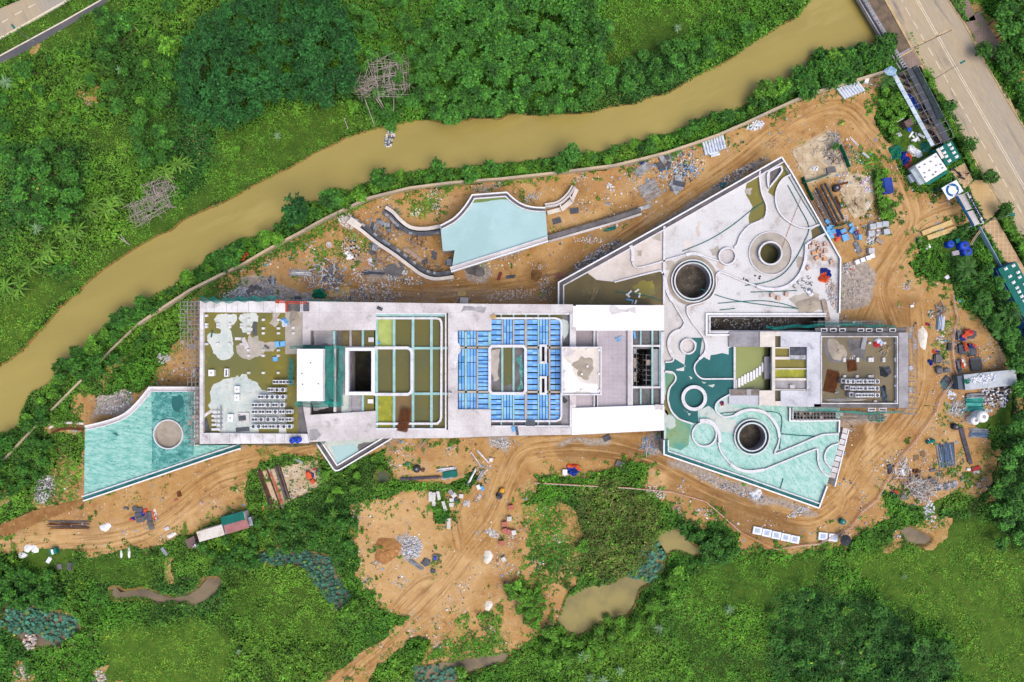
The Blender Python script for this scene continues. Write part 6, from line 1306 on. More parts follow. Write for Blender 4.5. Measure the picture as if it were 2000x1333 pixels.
net('long green net above the upper edge of the east wing', PL([(1500,644),(1560,641),(1640,636),(1700,639),(1752,641)], 7.6)[::-1], 6.2, 7.6, -.45); net('green net along the lower edge of the east wing', PL([(1580,799),(1640,802),(1700,806),(1762,802)], 7.2), 6.2, 7.2, -.35)
put1(tarp(4.2, 2.0, .8, NETD, NET, split=.5), 'safety_net', 1710, 815, -8, 'crumpled green net heap on the ground below the east wing', 'net'); put1(tarp(3.2, 2.4, .9, NETD, NET, split=.8), 'safety_net', 624, 574, 0, 'bright green net bundled over a stack beside the upper roof edge', 'net')
b = MB()
for i in range(2): b.bar((-3.2, -.2+.4*i, .2), (3.2, -.2+.4*i, .2), .1, REDS)
for i in range(10): b.bar((-3.2+.7*i, -.2, .2), (-2.8+.7*i, .2, .2), .06, REDS)
b.box((-3.1, 0, 0), (.6, .75, .6), REDS); b.box((-1.2, -1.1, -.1), (.35, 2.0, .2), REDS); put1(b, 'hoist_mast', 571, 591, -3, 'red lattice hoist mast lying at the upper roof edge', 'hoist', 13.0)
b = MB()
for i in range(9): b.box((0, -1.0+.25*i, 0), (.75, .12, .1), WHITEP)
for s in (-.35, .35): b.box((s, 0, -.06), (.06, 2.3, .06), WHITEP)
put1(b, 'ladder', 590, 600, 0, 'white ladder lying beside the red hoist mast', 'ladder', 13.0)
put1(stack(1.3, 1.9, .2, DGB, 2), 'board_stack', 598, 600, 0, 'dark square board stack beside the white ladder', 'boards', 13.05)
put1(mound(1.5, 1.7, .5, SAND), 'sand_heap', 576, 625, 0, 'brown sand heap on the roof between the green water and the slab', 'sand heap', 12.22, smooth=True)
put1(tarp(1.5, 1.9, .4, mat('white_sheeting', (226, 232, 242)), LBLUE, split=.6), 'tarpaulin', 556, 630, 20, 'pale blue and white crumpled sheet next to the brown sand heap', 'tarpaulin', 12.22)
for px, py, w, l, rt, m, z, lb in [(1239.5,655,.45,1.6,10,LBLUE,12.75,'pale blue board at the top right bay of the main building'),(742,603,1.2,.7,-25,DGB,13.05,'dark square scrap on the roof slab corner'),(1003,838,.7,1.2,8,LBLUE,13.05,'pale blue board on the lower roof edge'),(1010,842,.5,1.9,12,DGB,13.05,'dark plank beside the pale blue board'),(1036,827,1.9,1.2,0,DGB,13.0,'dark frame with a pale blue lid over the lower roof kerb'),(964,619,1.1,1.0,20,WOOD,13.05,'tan plywood piece over the roof slot'),(740,670,.6,.6,0,LBLUE,12.25,'tiny pale blue box in the lime water'),(725,664,1.2,1.0,0,PALE,12.3,'pale square block on the olive well floor'),(724,784,1.2,.9,0,WHITEP,12.3,'white block with small holes on the lower olive well floor'),(1102,782,.9,1.2,40,BLACK,12.3,'black plastic scrap beside the blue panels')]:
    put1(stack(w, l, .25, m, 2, .03), 'board', px, py, rt, lb, 'board', z)
put1(sheets(5, .4, 1.2, [LBLUE, STEEL], .5, .05), 'scrap_sheets', 1207, 660, 0, 'pale blue plastic scraps on the tiled roof floor', 'scrap', 12.22)
put1(tangle(40, 3, .04, 2.4, [POLEM, RUST, BLUES[0]], 2.5), 'loose_poles', 1255, 720, 0, 'jumble of poles inside the dark open bay', 'pole', 5.0)
# ---- podium things
for lb, pts in [('long teal hose curving across the upper podium roof', [(1333,491),(1385,469),(1430,441),(1465,413),(1491,396)]),('teal hose looping round the right of the larger water well', [(1539,362),(1560,402),(1580,443),(1570,475),(1553,507),(1530,535),(1498,551),(1456,558)]),('straight teal hose along the upper right podium parapet', [(1532,330),(1562,382),(1601,446),(1640,510),(1638,600)]),('teal hose running from the dark round well to the debris corner', [(1370,565),(1400,577),(1440,588),(1500,597),(1556,603)]),('teal hose arching below the round wells', [(1403,593),(1440,590),(1490,588),(1530,594),(1560,604)]),('short teal hose on the screed below the larger water well', [(1467,571),(1510,570),(1557,568)]),('short teal hose near the trench corner', [(1406,606),(1436,603)]),
    ('teal hose around the lower round well', [(1408,808),(1440,805),(1480,804),(1524,810),(1525,850),(1523,878)]),('teal hose running right across the lower podium', [(1526,848),(1560,851),(1600,853)]),('short teal hose on the streaked lower floor', [(1530,935),(1525,952),(1520,966)]),('teal hose in the brown wet corner of the podium', [(1202,570),(1240,575),(1270,580),(1290,588)]),('thin red string across the upper podium to the water well', [(1566,384),(1545,438),(1535,465),(1527,488)])]:
    b = MB(); r = .1 if 'red' not in lb else .05
    b.path([(*P(x, y, 4.7), 4.62) for x, y in catmull(pts, 5)], r, TEALP if r > .06 else HOSE); tag(b.build('hose'), lb, 'hose')
CB = stack(.95, .85, .7, PINKB, 2, .02); CB.box((0, 0, .7), (.16, .16, .02), VOID)
def cartons(lst, b, lb, gr, z, nm='carton', cat='carton'):
    o = None
    for x, y, r in lst:
        if o is None: o = put1(b, nm, x, y, r, lb, cat, z, gr)
        else: clone(o, x, y, r, z)
cartons([(1581.5,483,5),(1588,475,10),(1597,478,-8),(1611,478,4),(1611,491,-3),(1623,512,20),(1577.5,524,30),(1605,500,8),(1600,487,15)], CB, 'pinkish carton with a dark hole among the others at the right podium corner', 'pinkish cartons at the podium corner', 4.5)
ob = stack(.95, .85, .7, mat('orange_carton', (222, 172, 132), (206, 150, 110), 1.5), 2, .02); cartons([(1588,495,12),(1597,492,-5),(1594,505,25),(1610,506,0)], ob, 'orange brown carton among the pinkish ones on the podium', 'orange cartons at the podium corner', 4.5)
cartons([(1507,577,5),(1519,583,-10),(1535,575,80)], stack(.95, .85, .7, PINKB, 3, .03), 'lone pinkish box on the screed below the water well', 'boxes below the water well', 4.5)
wb = rocks(7, .35, .35, .28, [WHITEP, STONEW, STEEL], .5); cartons([(1560,552,0),(1569,547,40),(1580,542,80),(1552,560,20),(1568,560,60),(1577,553,110),(1585,555,10),(1574,566,70)], wb, 'bulging pale sack pile on the podium near the debris corner', 'sack piles on the podium', 4.5, 'sack_pile', 'sacks')
put1(tarp(2.6, 3.4, 1.1, ORANGE, BLUET, split=.48, ang_=1.2), 'tarpaulin', 1611, 538, -15, 'blue and orange tarpaulin heap at the right podium edge', 'tarpaulin', 4.5)
put1(rocks(260, 1.3, 3.8, .2, [STONEW, PALE, GREY, PINKB], .3), 'rubble_heap', 1626, 575, 15, 'long heap of broken white tiles along the right podium edge', 'rubble', 4.5); put1(mound(2.6, 2.0, .5, SAND), 'sand_heap', 1580, 596, 0, 'flat sand heap at the lower right podium corner', 'sand heap', 4.5, smooth=True)
put1(tarp(1.4, 1.8, .4, WHITEP, STEEL), 'tarpaulin', 1582, 571, 30, 'white sheet crumpled on the flat sand heap', 'tarpaulin', 4.8); put1(stack(1.2, 5, .3, WOODG, 2), 'plank_ramp', 1612, 607, 12, 'grey plank ramp crossing the trench edge', 'ramp', 4.6)
put1(tarp(.9, 1.1, .35, REDT, BLUET), 'tarpaulin', 1410, 788, 20, 'little red and blue bundle on the pale floor below the stair', 'bundle', 4.5)
for x, y in [(1449,548),(1452,545),(1457,547),(1461,549),(1475,539),(1484,540),(1483,544),(1447,549)]: put1(rocks(3, .15, .15, .22, [DGB, BLACK], .1), 'dark_block', x, y, 0, 'small dark block scattered on the screed between the wells', 'block', 4.5, 'dark blocks on the screed')
put1(sheets(7, .4, 1.4, [LBLUE, STEEL, WHITEP], 1.6, .04), 'scrap_sheets', 1238, 581, 0, 'blue and white plastic scraps in the brown wet corner', 'scrap', 4.52)
b = bars(3, 4, .8, .06, [WOOD, STEEL], 1, .2, .5); put1(b, 'loose_pipes', 1158, 582, 70, 'a few loose canes in the brown wet corner of the podium', 'pipe', 4.55)
put1(tangle(60, 2.2, .07, 4.5, [DGREY, WOODG, STEEL, DGB], .5), 'debris', 1480, 633, 0, 'jumble of debris lying in the upper trench', 'debris', .3); put1(rocks(240, 12, 1.4, .25, [STONE, DGREY, STEEL], .3), 'rubble_heap', 1470, 632, 0, 'grey rubble along the floor of the upper trench', 'rubble', .3)
put1(tangle(50, 3, .06, 4, [DGREY, WOODG, STEEL], .5), 'debris', 1590, 811, 0, 'jumble of debris in the lower trench', 'debris', .3); put1(tangle(24, 2.4, .05, 2.4, [DGB, STEEL, LBLUE], .3), 'debris', 1353, 555, 0, 'loose scrap on the floor of the dark upper round well', 'debris', .35); put1(tangle(26, 2.2, .04, 1.8, [DGB, POLEM, STONEW], .3), 'debris', 1469, 855, 0, 'loose scrap on the floor of the lower round well', 'debris', .35)
# ---- person on the roof
def person(px, py, z, rot, lb, top, legs, hat):
    t = thing('person', lb, 'person')
    def skin(name, vs, es, rs, m):
        me = bpy.data.meshes.new(name); me.from_pydata(vs, es, []); me.materials.append(m); o = bpy.data.objects.new(name, me); COL.objects.link(o); o.parent = t
        md = o.modifiers.new('skin', 'SKIN'); 
        for v, r in zip(me.skin_vertices[0].data, rs): v.radius = (r, r)
        me.skin_vertices[0].data[0].use_root = True; s = o.modifiers.new('sub', 'SUBSURF'); s.levels = 1; s.render_levels = 2; return o
    V = [(0,0,.95),(0,.0,1.2),(0,.02,1.42),(0,.03,1.52),(0,.05,1.66),(.1,0,.9),(.13,.08,.5),(.14,.0,.08),(.15,.14,.04),(-.1,0,.9),(-.13,-.1,.5),(-.14,-.22,.08),(-.15,-.08,.04),(.2,0,1.4),(.28,-.05,1.12),(.27,.1,.88),(-.2,0,1.4),(-.3,.05,1.14),(-.26,.22,.98)]
    E = [(0,1),(1,2),(2,3),(3,4),(0,5),(5,6),(6,7),(7,8),(0,9),(9,10),(10,11),(11,12),(2,13),(13,14),(14,15),(2,16),(16,17),(17,18)]
    skin('body', V, E, [.14,.13,.14,.06,.105,.09,.065,.05,.045,.09,.065,.05,.045,.07,.05,.04,.07,.05,.04], SKINM)
    skin('shirt', [V[i] for i in (0,1,2,13,14,16,17)], [(0,1),(1,2),(2,3),(3,4),(2,5),(5,6)], [.17,.16,.17,.095,.07,.095,.07], top)
    skin('trousers', [V[i] for i in (0,5,6,7,9,10,11)], [(0,1),(1,2),(2,3),(0,4),(4,5),(5,6)], [.17,.12,.09,.075,.12,.09,.075], legs)
    b = MB(); b.lathe((0, .05, 1.68), [(.17, 0), (.14, .02), (.13, .08), (.08, .14), (.001, .16)], hat, 12); b.build('helmet', t)
    for x, y in ((.14, .05), (-.14, -.17)): b = MB(); b.box((x, y, 0), (.1, .28, .1), BLACK); b.build('shoe', t)
    place(t, G_(px, py, z), ang(rot)); return t
person(879.5, 767, 13.03, 150, 'person in white shirt and dark trousers standing on the roof slab beside the blue bay', WHITEP, NAVY, WHITEP)
person(1887, 341, .06, 60, 'person in a pale shirt standing on the paving near the motorcycles', PALE, NAVY, BLACK)
# ---- dumper
def dumper():
    b = MB(); b.box((0, -.55, .45), (1.05, 1.5, .5), DGB); b.box((0, -.95, .95), (.95, .7, .35), DGB); b.box((0, .35, .4), (.5, .8, .25), DGB)
    k = MB(); pr = [(-.62,.25,.95),(.62,.25,.95),(.55,1.25,.8),(-.55,1.25,.8)]; lo = [(-.4,.45,.5),(.4,.45,.5),(.4,1.0,.5),(-.4,1.0,.5)]
    for i in range(4): j = (i+1) % 4; k.face([lo[i], lo[j], pr[j], pr[i]], YELLOW)
    k.face(lo[::-1], YELLOW); k.lathe((0, .78, .55), [(.6, .3), (.5, .42), (.3, .5), (.001, .52)], YELLOW, 14)
    s = MB(); s.box((0, -.35, 1.0), (.5, .45, .12), BLACK); s.box((0, -.6, 1.1), (.5, .08, .4), BLACK)
    parts = [('body', b), ('skip', k), ('seat', s)]
    for x in (-.58, .58):
        for y, r in ((.55, .42), (-.75, .38)):
            w = MB(); n = 14
            for i in range(n):
                a, e = 6.2832*i/n, 6.2832*(i+1)/n; p = [(y+r*math.cos(a), r+r*math.sin(a)), (y+r*math.cos(e), r+r*math.sin(e))]
                w.face([(x-.13, *p[0]), (x+.13, *p[0]), (x+.13, *p[1]), (x-.13, *p[1])], RUBBER)
                for xx in (x-.13, x+.13): w.face([(xx, y, r), (xx, *p[0]), (xx, *p[1])], RUBBER)
            parts.append(('wheel', w))
    return put2(parts, 'site_dumper', 978, 963, -28, 'small site dumper with round yellow skip on the dirt track', 'dumper')
dumper()
# ---- motorcycles
def moto(m):
    t = thing('motorcycle', 'x', 'motorcycle'); b = MB(); b.box((0, 0, .35), (.22, 1.0, .3), m); b.box((0, .35, .6), (.25, .35, .3), m); b.box((0, -.55, .6), (.18, .45, .12), m); b.build('body', t)
    b = MB(); b.box((0, -.2, .68), (.26, .7, .1), BLACK); b.build('seat', t); b = MB(); b.bar((-.35, .5, 1.0), (.35, .5, 1.0), .03, STEEL); b.bar((0, .5, 1.0), (0, .68, .3), .04, STEEL); b.build('handlebar', t)
    for y in (.65, -.6):
        b = MB(); n = 12
        for i in range(n):
            a, e = 6.2832*i/n, 6.2832*(i+1)/n; b.face([(-.05, y+.28*math.cos(a), .28+.28*math.sin(a)), (.05, y+.28*math.cos(a), .28+.28*math.sin(a)), (.05, y+.28*math.cos(e), .28+.28*math.sin(e)), (-.05, y+.28*math.cos(e), .28+.28*math.sin(e))], RUBBER)
            b.face([(0, y, .28), (0, y+.28*math.cos(a), .28+.28*math.sin(a)), (0, y+.28*math.cos(e), .28+.28*math.sin(e))], DGREY)
        b.build('wheel', t)
    return t
MT = [moto(BLACK), moto(NAVY), moto(DRED)]; um = set()
ms = [(205,170),(262,172),(272,200),(242,240),(262,256),(268,310),(275,325),(388,515),(400,545),(430,480),(452,520),(445,615),(455,630),(460,648),(505,612),(543,672),(510,742),(530,768),(560,800),(575,830),(590,850),(620,860)]
for i, (x, y) in enumerate(ms):
    px, py = 1720+x/5.333, 120+y/5.333; s = MT[i % 3]; lb = ('black', 'navy blue', 'dark red')[i % 3]+' motorcycle parked in the open bay of the shelter by the road'; gr = ('black', 'navy', 'dark red')[i % 3]+' motorcycles in the shelter'
    if s.name not in um: um.add(s.name); place(s, G_(px, py), ang(R(50, 75))); s['label'] = lb; s['group'] = gr
    else: clone(s, px, py, R(50, 75), None, lb, gr)
for (x, y, r), lb in zip([(1871,341,40),(1876,349,70),(1858,333,80)], ['motorcycle parked on the pink paving above the gate','motorcycle nearest the blue ring sign','motorcycle beside the corner of the green cabin roof']):
    o = clone(MT[1], x, y, r, None, lb); del o['group']
# ---- motorcycle shelter
t = thing('motorcycle_shelter', 'long open motorcycle shelter with a dark sheet roof and a narrow white lean-to', 'shelter', (*P(1795, 215), 0)); zs = 2.6
b = MB(); q = PL([(1771,137),(1782,131),(1856,272),(1843,279)], zs); b.prism(q, zs-.12, zs, mat('dark_roof_sheet', (84, 86, 94), (68, 70, 78), .5, lines=(.8, 50, .03, (56, 58, 64), .5))); b.build('roof_sheet', t)
b = MB(); q = PL([(1744,150),(1752,147),(1826,284),(1819,287)], 2.3); b.prism(q, 2.2, 2.3, mat('white_roof_sheet', (206, 218, 228), (180, 196, 210), .5)); b.build('lean_to_roof', t)
b = MB(); q = PL([(1782,131),(1790,128),(1845,230),(1832,234),(1815,195),(1800,165)], 2.9); b.prism(q, 2.84, 2.9, mat('shade_net', (50, 62, 70), (40, 50, 56), 1, alpha=.85)); b.build('shade_net', t)
b = MB()
for i in range(10):
    f = i/9; a = P(1745+75*f, 149+137*f, 2.3); e = P(1783+73*f, 131+142*f, zs); g = P(1791+73*f, 127+141*f, 2.8); m_ = P(1764+75*f, 141+138*f, zs)
    for p in (a, e, m_, g): b.bar((*p, 0), (*p, 2.5), .06, STEEL)
    b.bar((*a, 2.38), (*g, 2.75), .035, STEEL)
for a, e in (((1764,141),(1839,281)),((1791,127),(1864,268))): b.bar((*P(*a, 2.6), 2.66), (*P(*e, 2.6), 2.66), .04, STEEL)
b.build('frame', t)
b = MB(); b.poly(PL([(1752,148),(1768,140),(1843,278),(1826,286)]), .06, mat('shelter_floor', (188, 160, 130), (168, 142, 116), .6, lines=(.8, .8, .05, (140, 120, 102), .4))); tag(b.build('pavement'), kind='structure')
put1(tarp(1.6, 4.2, .7, BLUET, BLUET), 'tarpaulin', 1781, 200, 32, 'blue tarpaulin draped over parked motorcycles in the shelter', 'tarpaulin', .9)
# ---- cabins and gate
def cabin(name, lb, cat, quad, z, mroof, mwall, extra=None):
    t = thing(name, lb, cat, (*P(sum(p[0] for p in quad)/4, sum(p[1] for p in quad)/4, z), 0)); b = MB(); q = PL(quad, z); b.wall(offset(q, .15, True) if False else q, 0, z-.08, mwall); openings(b, q, .3, z-.3, 1, VOID, 3.2, 1.2); b.build('wall', t)
    b = MB(); b.prism(q, z-.06, z+.06, mroof); b.build('roof', t); return t
def vents(t, pts, z, m=WHITEP, w=.75):
    for x, y in pts: X, Y = P(x, y, z); b = MB(); b.box((X, Y, z+.06), (w, w*.8, .25), m, .5); b.lathe((X, Y, z+.3), [(w*.3, 0), (w*.3, .15), (.001, .22)], m, 8); b.build('roof_vent', [c for c in t.children if c.name.startswith('roof')][0])
gc = cabin('site_cabin', 'green roofed site cabin with eight white roof vents beside the road hedge', 'cabin', [(1829,291),(1858,275),(1877,308),(1848,325)], 3, GREENR, TEALBX)
vents(gc, [(1853,283.5),(1838,290.5),(1858,291),(1843,299),(1862,299),(1847,306.5),(1867,307),(1853,315)], 3)
b = MB(); b.prism(PL([(1828.5,292),(1834,289),(1844.5,308),(1839.5,311)], 3.2), 3.07, 3.2, CREAM); b.build('roof_panel', gc)
wc = cabin('site_cabin', 'white roofed site cabin dotted with small roof vents next to the green one', 'cabin', [(1787.5,324),(1828,299),(1850,331),(1808.5,357)], 3.1, WHITEP, WHITEP)
vents(wc, [(1795,327.5),(1805.5,322),(1817,316.5),(1827,307.5),(1814.5,333.5),(1828,324),(1836.5,322),(1805,338.5),(1827,337),(1840,329),(1822,342),(1806,347)], 3.1, GREY, .32)
b = MB(); b.prism(PL([(1778,333),(1788,327),(1808,357),(1797,362),(1790,352)], 2.4), 2.3, 2.4, mat('grey_canopy', (186, 198, 202), (164, 178, 184), .6)); b.prism(PL([(1809,358),(1850,333),(1852,338),(1812,362)], 2.3), 2.2, 2.3, TEALBX); b.build('canopy', wc)
lg = cabin('long_barrack', 'long green roofed site barrack with blue walls at the right edge', 'barrack', [(1949,526),(1984,511),(2060,650),(2025,670)], 3.2, GREENR, mat('blue_wall_sheet', (40, 98, 166), (30, 80, 140), .8))
vents(lg, [(1963,525.5),(1978,519.5),(1987,532.5),(1971,540.5),(1990,542),(1978,552),(2000,555),(1985,562.5),(1989,570.5),(1994,579.5),(1999,587.5),(2010,575)], 3.2)
b = MB(); b.prism(PL([(1946,529),(1949.5,526.5),(2024,668),(2020,668)], 2.6), 2.5, 2.6, mat('pale_blue_sheet', (176, 204, 226), (150, 184, 212), .6)); b.build('lean_to_roof', lg)
# gate: arch canopy, ring sign, banner
gt = thing('site_gate', 'site entrance gate with ribbed white canopy, blue edge and a dark blue lettered banner beam', 'gate', (*P(1900, 408), 0)); zg = 4.2
A0, A1, B0, B1 = (1871,382), (1884,379), (1904,441), (1914,437)
def lerp(a, e, f): return (a[0]+(e[0]-a[0])*f, a[1]+(e[1]-a[1])*f)
b = MB(); BL_ = mat('gate_blue', (22, 108, 168), (18, 92, 150), 1)
for i in range(20):
    if i == 10: continue
    f0, f1 = i/20, (i+.92)/20; p = [lerp(A0, B0, f0), lerp(A1, B1, f0), lerp(A1, B1, f1), lerp(A0, B0, f1)]; b.prism(PL(p, zg), zg-.08, zg, PALE)
b.build('canopy', gt)
b = MB(); q = PL([(1868.5,383.5),(1872,381.5),(1905,441),(1902,442.5)], zg-.2); b.prism(q, zg-.7, zg-.22, BL_); b.build('canopy_edge', gt)
b = MB()
for i in range(11): f = i/10; b.bar((*P(*lerp(A1, B1, f), zg), zg-.1), (*P(*lerp((1890,376), (1921,436), f), zg), zg-.1), .05, WHITEP)
for p in (A0, B0, (1890,376), (1921,436)): b.bar((*P(*p, zg), 0), (*P(*p, zg), zg), .12, WHITEP)
b.build('frame', gt)
b = MB(); bn0, bn1 = (1892.5,377.5), (1922.5,434); q0, q1 = P(*bn0, 5), P(*bn1, 5); L_ = math.hypot(q1[0]-q0[0], q1[1]-q0[1]); a_ = math.atan2(q1[1]-q0[1], q1[0]-q0[0]); BNV = mat('banner_navy', (26, 24, 96), (22, 20, 84), 1)
def bt(s, o, z): return (q0[0]+math.cos(a_)*s-math.sin(a_)*o, q0[1]+math.sin(a_)*s+math.cos(a_)*o, z)
def bq(s0, s1, o0, o1, z0, z1, m): b.face([bt(s0, o0, z0), bt(s0, o1, z1), bt(s1, o1, z1), bt(s1, o0, z0)], m)
bq(0, L_*.16, .45, -.45, 4.4, 5.0, WHITEP); bq(L_*.16, L_*.84, .45, -.45, 4.4, 5.0, BNV); bq(L_*.84, L_, .45, -.45, 4.4, 5.0, WHITEP); bq(0, L_, .47, .47, 3.9, 4.39, BNV)
b.build('banner', gt)
b = MB()  # two ranks of white lettering too small to read, and the small marks on the white end panels
s = L_*.22
for n in (2, 4, 3, 4, 2, 4, 3):
    for k in range(n):
        if s > L_*.8: break
        w = R(.14, .2); bq(s, s+.05, .16, -.1, 4.615, 4.79, WHITEP); bq(s+.05, s+w, -.05+R(0, .1), -.1, 4.755, 4.79, WHITEP); bq(s+.05, s+w, .16, .1, 4.615, 4.66, WHITEP); s += w+.07
    s += .2
for f in (.05, .09, .91, .95): bq(L_*f, L_*f+.22, .25, .05, 4.56, 4.70, BL_); bq(L_*f, L_*f+.22, -.02, -.2, 4.74, 4.87, BL_)
b.build('banner_lettering', gt)
for x, y in ((1897,378.5),(1925,429.5)): b = MB(); b.box((*P(x, y, 5), 3.9), (.4, .4, 1.1), BLACK); b.build('lamp', gt)
RS = thing('ring_sign_canopy', 'white square canopy roof with a broken blue ring emblem painted on it', 'canopy', (*P(1861, 371), 0)); zr = 3.4
RQ = [(1839,367.5),(1868,351.5),(1882,374),(1853,391.5)]; b = MB(); b.prism(PL(RQ, zr), zr-.15, zr, WHITEP)
for p in RQ: b.bar((*P(*p, zr), 0), (*P(*p, zr), zr-.1), .08, BLUET)
b.build('roof', RS)
b = MB(); cx, cy = P(1860, 371.5, zr); n = 60
for i in range(n):
    a0, a1 = 6.2832*i/n, 6.2832*(i+1)/n; d = math.degrees(a0)
    if 272 < d < 312: continue
    wd = 1.0 if not (20 < d < 60) else .72
    e0 = 1.5*S(zr)/K; 
    if d > 312: ri = 1.28*.92+(d-312)*.0015; ro = 1.52
    elif d < 40: ri, ro = .98, 1.52
    else: ri, ro = .96, 1.5
    b.face([(cx+r*math.cos(a), cy+r*math.sin(a), zr+.005) for r, a in ((ri, a0), (ro, a0), (ro, a1), (ri, a1))], BL_)
b.poly([(cx-.62+.22*math.cos(i*.785)*1.2, cy+1.0+.14*math.sin(i*.785)) for i in range(8)], zr+.01, PALE); b.poly([(cx+.72+.2*math.cos(i*.785), cy+.72+.16*math.sin(i*.785)) for i in range(8)], zr+.01, PALE)
b.build('ring_emblem', RS)
# fences
def fence(lb, pts, z, m, name='sheet_fence'):
    b = MB(); q = PL(pts, z); b.curb(q, .12, 0, z, m)
    for i in range(len(q)-1):
        n = max(2, int(math.hypot(q[i+1][0]-q[i][0], q[i+1][1]-q[i][1])/2.2))
        for k in range(n+1): f = k/n; b.bar((q[i][0]+(q[i+1][0]-q[i][0])*f+.12, q[i][1]+(q[i+1][1]-q[i][1])*f, 0), (q[i][0]+(q[i+1][0]-q[i][0])*f+.12, q[i][1]+(q[i+1][1]-q[i][1])*f, z+.1), .05, STEEL)
    tag(b.build(name), lb, 'fence')
PBS = mat('pale_blue_sheet', (176, 204, 226))
fence('pale blue sheet fence from the gate down to the long barrack', [(1915,443),(1935,480),(1958,522)], 1.5, PBS); fence('green mesh fence between the two concrete pads', [(1570,357),(1600,348),(1622,340)], 1.3, TEALP); fence('dark green mesh fence on the right of the upper concrete pad', [(1643,282),(1652,300),(1661,325)], 1.6, NETD); fence('green mesh fence at the foot of the podium wall', [(1570,345),(1578,365),(1590,390)], 1.5, NETD); fence('green mesh strip below the pipe rack', [(1628,444),(1646,440),(1664,432)], 1.2, NETD)
# tall sheet at the bridge corner
put1(tarp(2.8, 2.2, .5, PBS, PBS), 'metal_sheet', 1740, 140, -20, 'pale blue bent sheet capping the corner by the bridge', 'sheet', 1.9)
# street lamps
def lamp(px, py, h, lb, head):
    X, Y = P(px, py); t = thing('street_lamp', lb, 'street lamp', (X, Y, 0)); b = MB(); b.lathe((X, Y, 0), [(.15, 0), (.15, .4), (.08, .5), (.05, h)], STEEL, 8); b.build('pole', t)
    b = MB(); b.bar((X, Y, h-.3), (X+1.3*head[0], Y+1.3*head[1], h+.1), .05, STEEL); b.build('arm', t); b = MB(); b.box((X+1.6*head[0], Y+1.6*head[1], h), (1.1, .45, .18), TEALBX, math.atan2(head[1], head[0])); b.build('lamp_head', t)
lamp(1822, 157, 8.4, 'tall street lamp with teal head standing at the road edge below the bridge', (.87, .5)); lamp(1930, 432, 5.6, 'street lamp standing in the hedge beside the site driveway', (.95, .3)); lamp(68, 82, 6, 'street lamp with teal head on the grass strip beside the upper left path', (-.4, .5))
# ---- north side stacks
def group_pipes(pts, L, r, lb, gr, m=WHITEP, z=None):
    o = None
    for x, y, a in pts:
        if o is None:
            b = MB(); n = 12
            for i in range(n):
                a0, a1 = 6.2832*i/n, 6.2832*(i+1)/n; p = [(r*math.cos(t), r+r*math.sin(t)) for t in (a0, a1)]; b.face([(-L/2, *p[0]), (-L/2, *p[1]), (L/2, *p[1]), (L/2, *p[0])], m)
                for s in (-L/2, L/2): b.face([(s, *p[0]), (s, *p[1]), (s, p[1][0]*.7, r+(p[1][1]-r)*.7), (s, p[0][0]*.7, r+(p[0][1]-r)*.7)], m)
            o = put1(b, 'concrete_pile', x, y, a, lb, 'pile', z, gr)
        else: clone(o, x, y, a)
CP = mat('pale_blue_concrete', (222, 230, 242), (196, 206, 222), .8, (.5, .6))
group_pipes([(1375+i*5.3, 290-i*1.9, -76) for i in range(8)], 3.6, .3, 'pale concrete pile in the parallel row beside the boundary wall, middle of the track', 'piles beside the wall above the track', CP); group_pipes([(1393,300,14),(1396,304,14)], 2.2, .3, 'pale concrete pile lying crosswise below the parallel row', 'crosswise piles', CP)
group_pipes([(1642+i*5.2, 184-i*2.2, -52) for i in range(8)], 3.2, .3, 'pale concrete pile in the row by the bridge end of the wall', 'piles by the bridge end of the wall', CP)
put1(rocks(70, 2.2, 1.1, .32, [WHITEP, CP, STONEW], .4), 'broken_pile_heap', 1475, 246, 15, 'heap of broken white pile stubs beside the wall', 'pile stubs'); put1(stack(.9, 1.3, 1.0, WHITEP, 2), 'carton', 1689, 160, -15, 'white box beside the row of piles near the bridge', 'box')
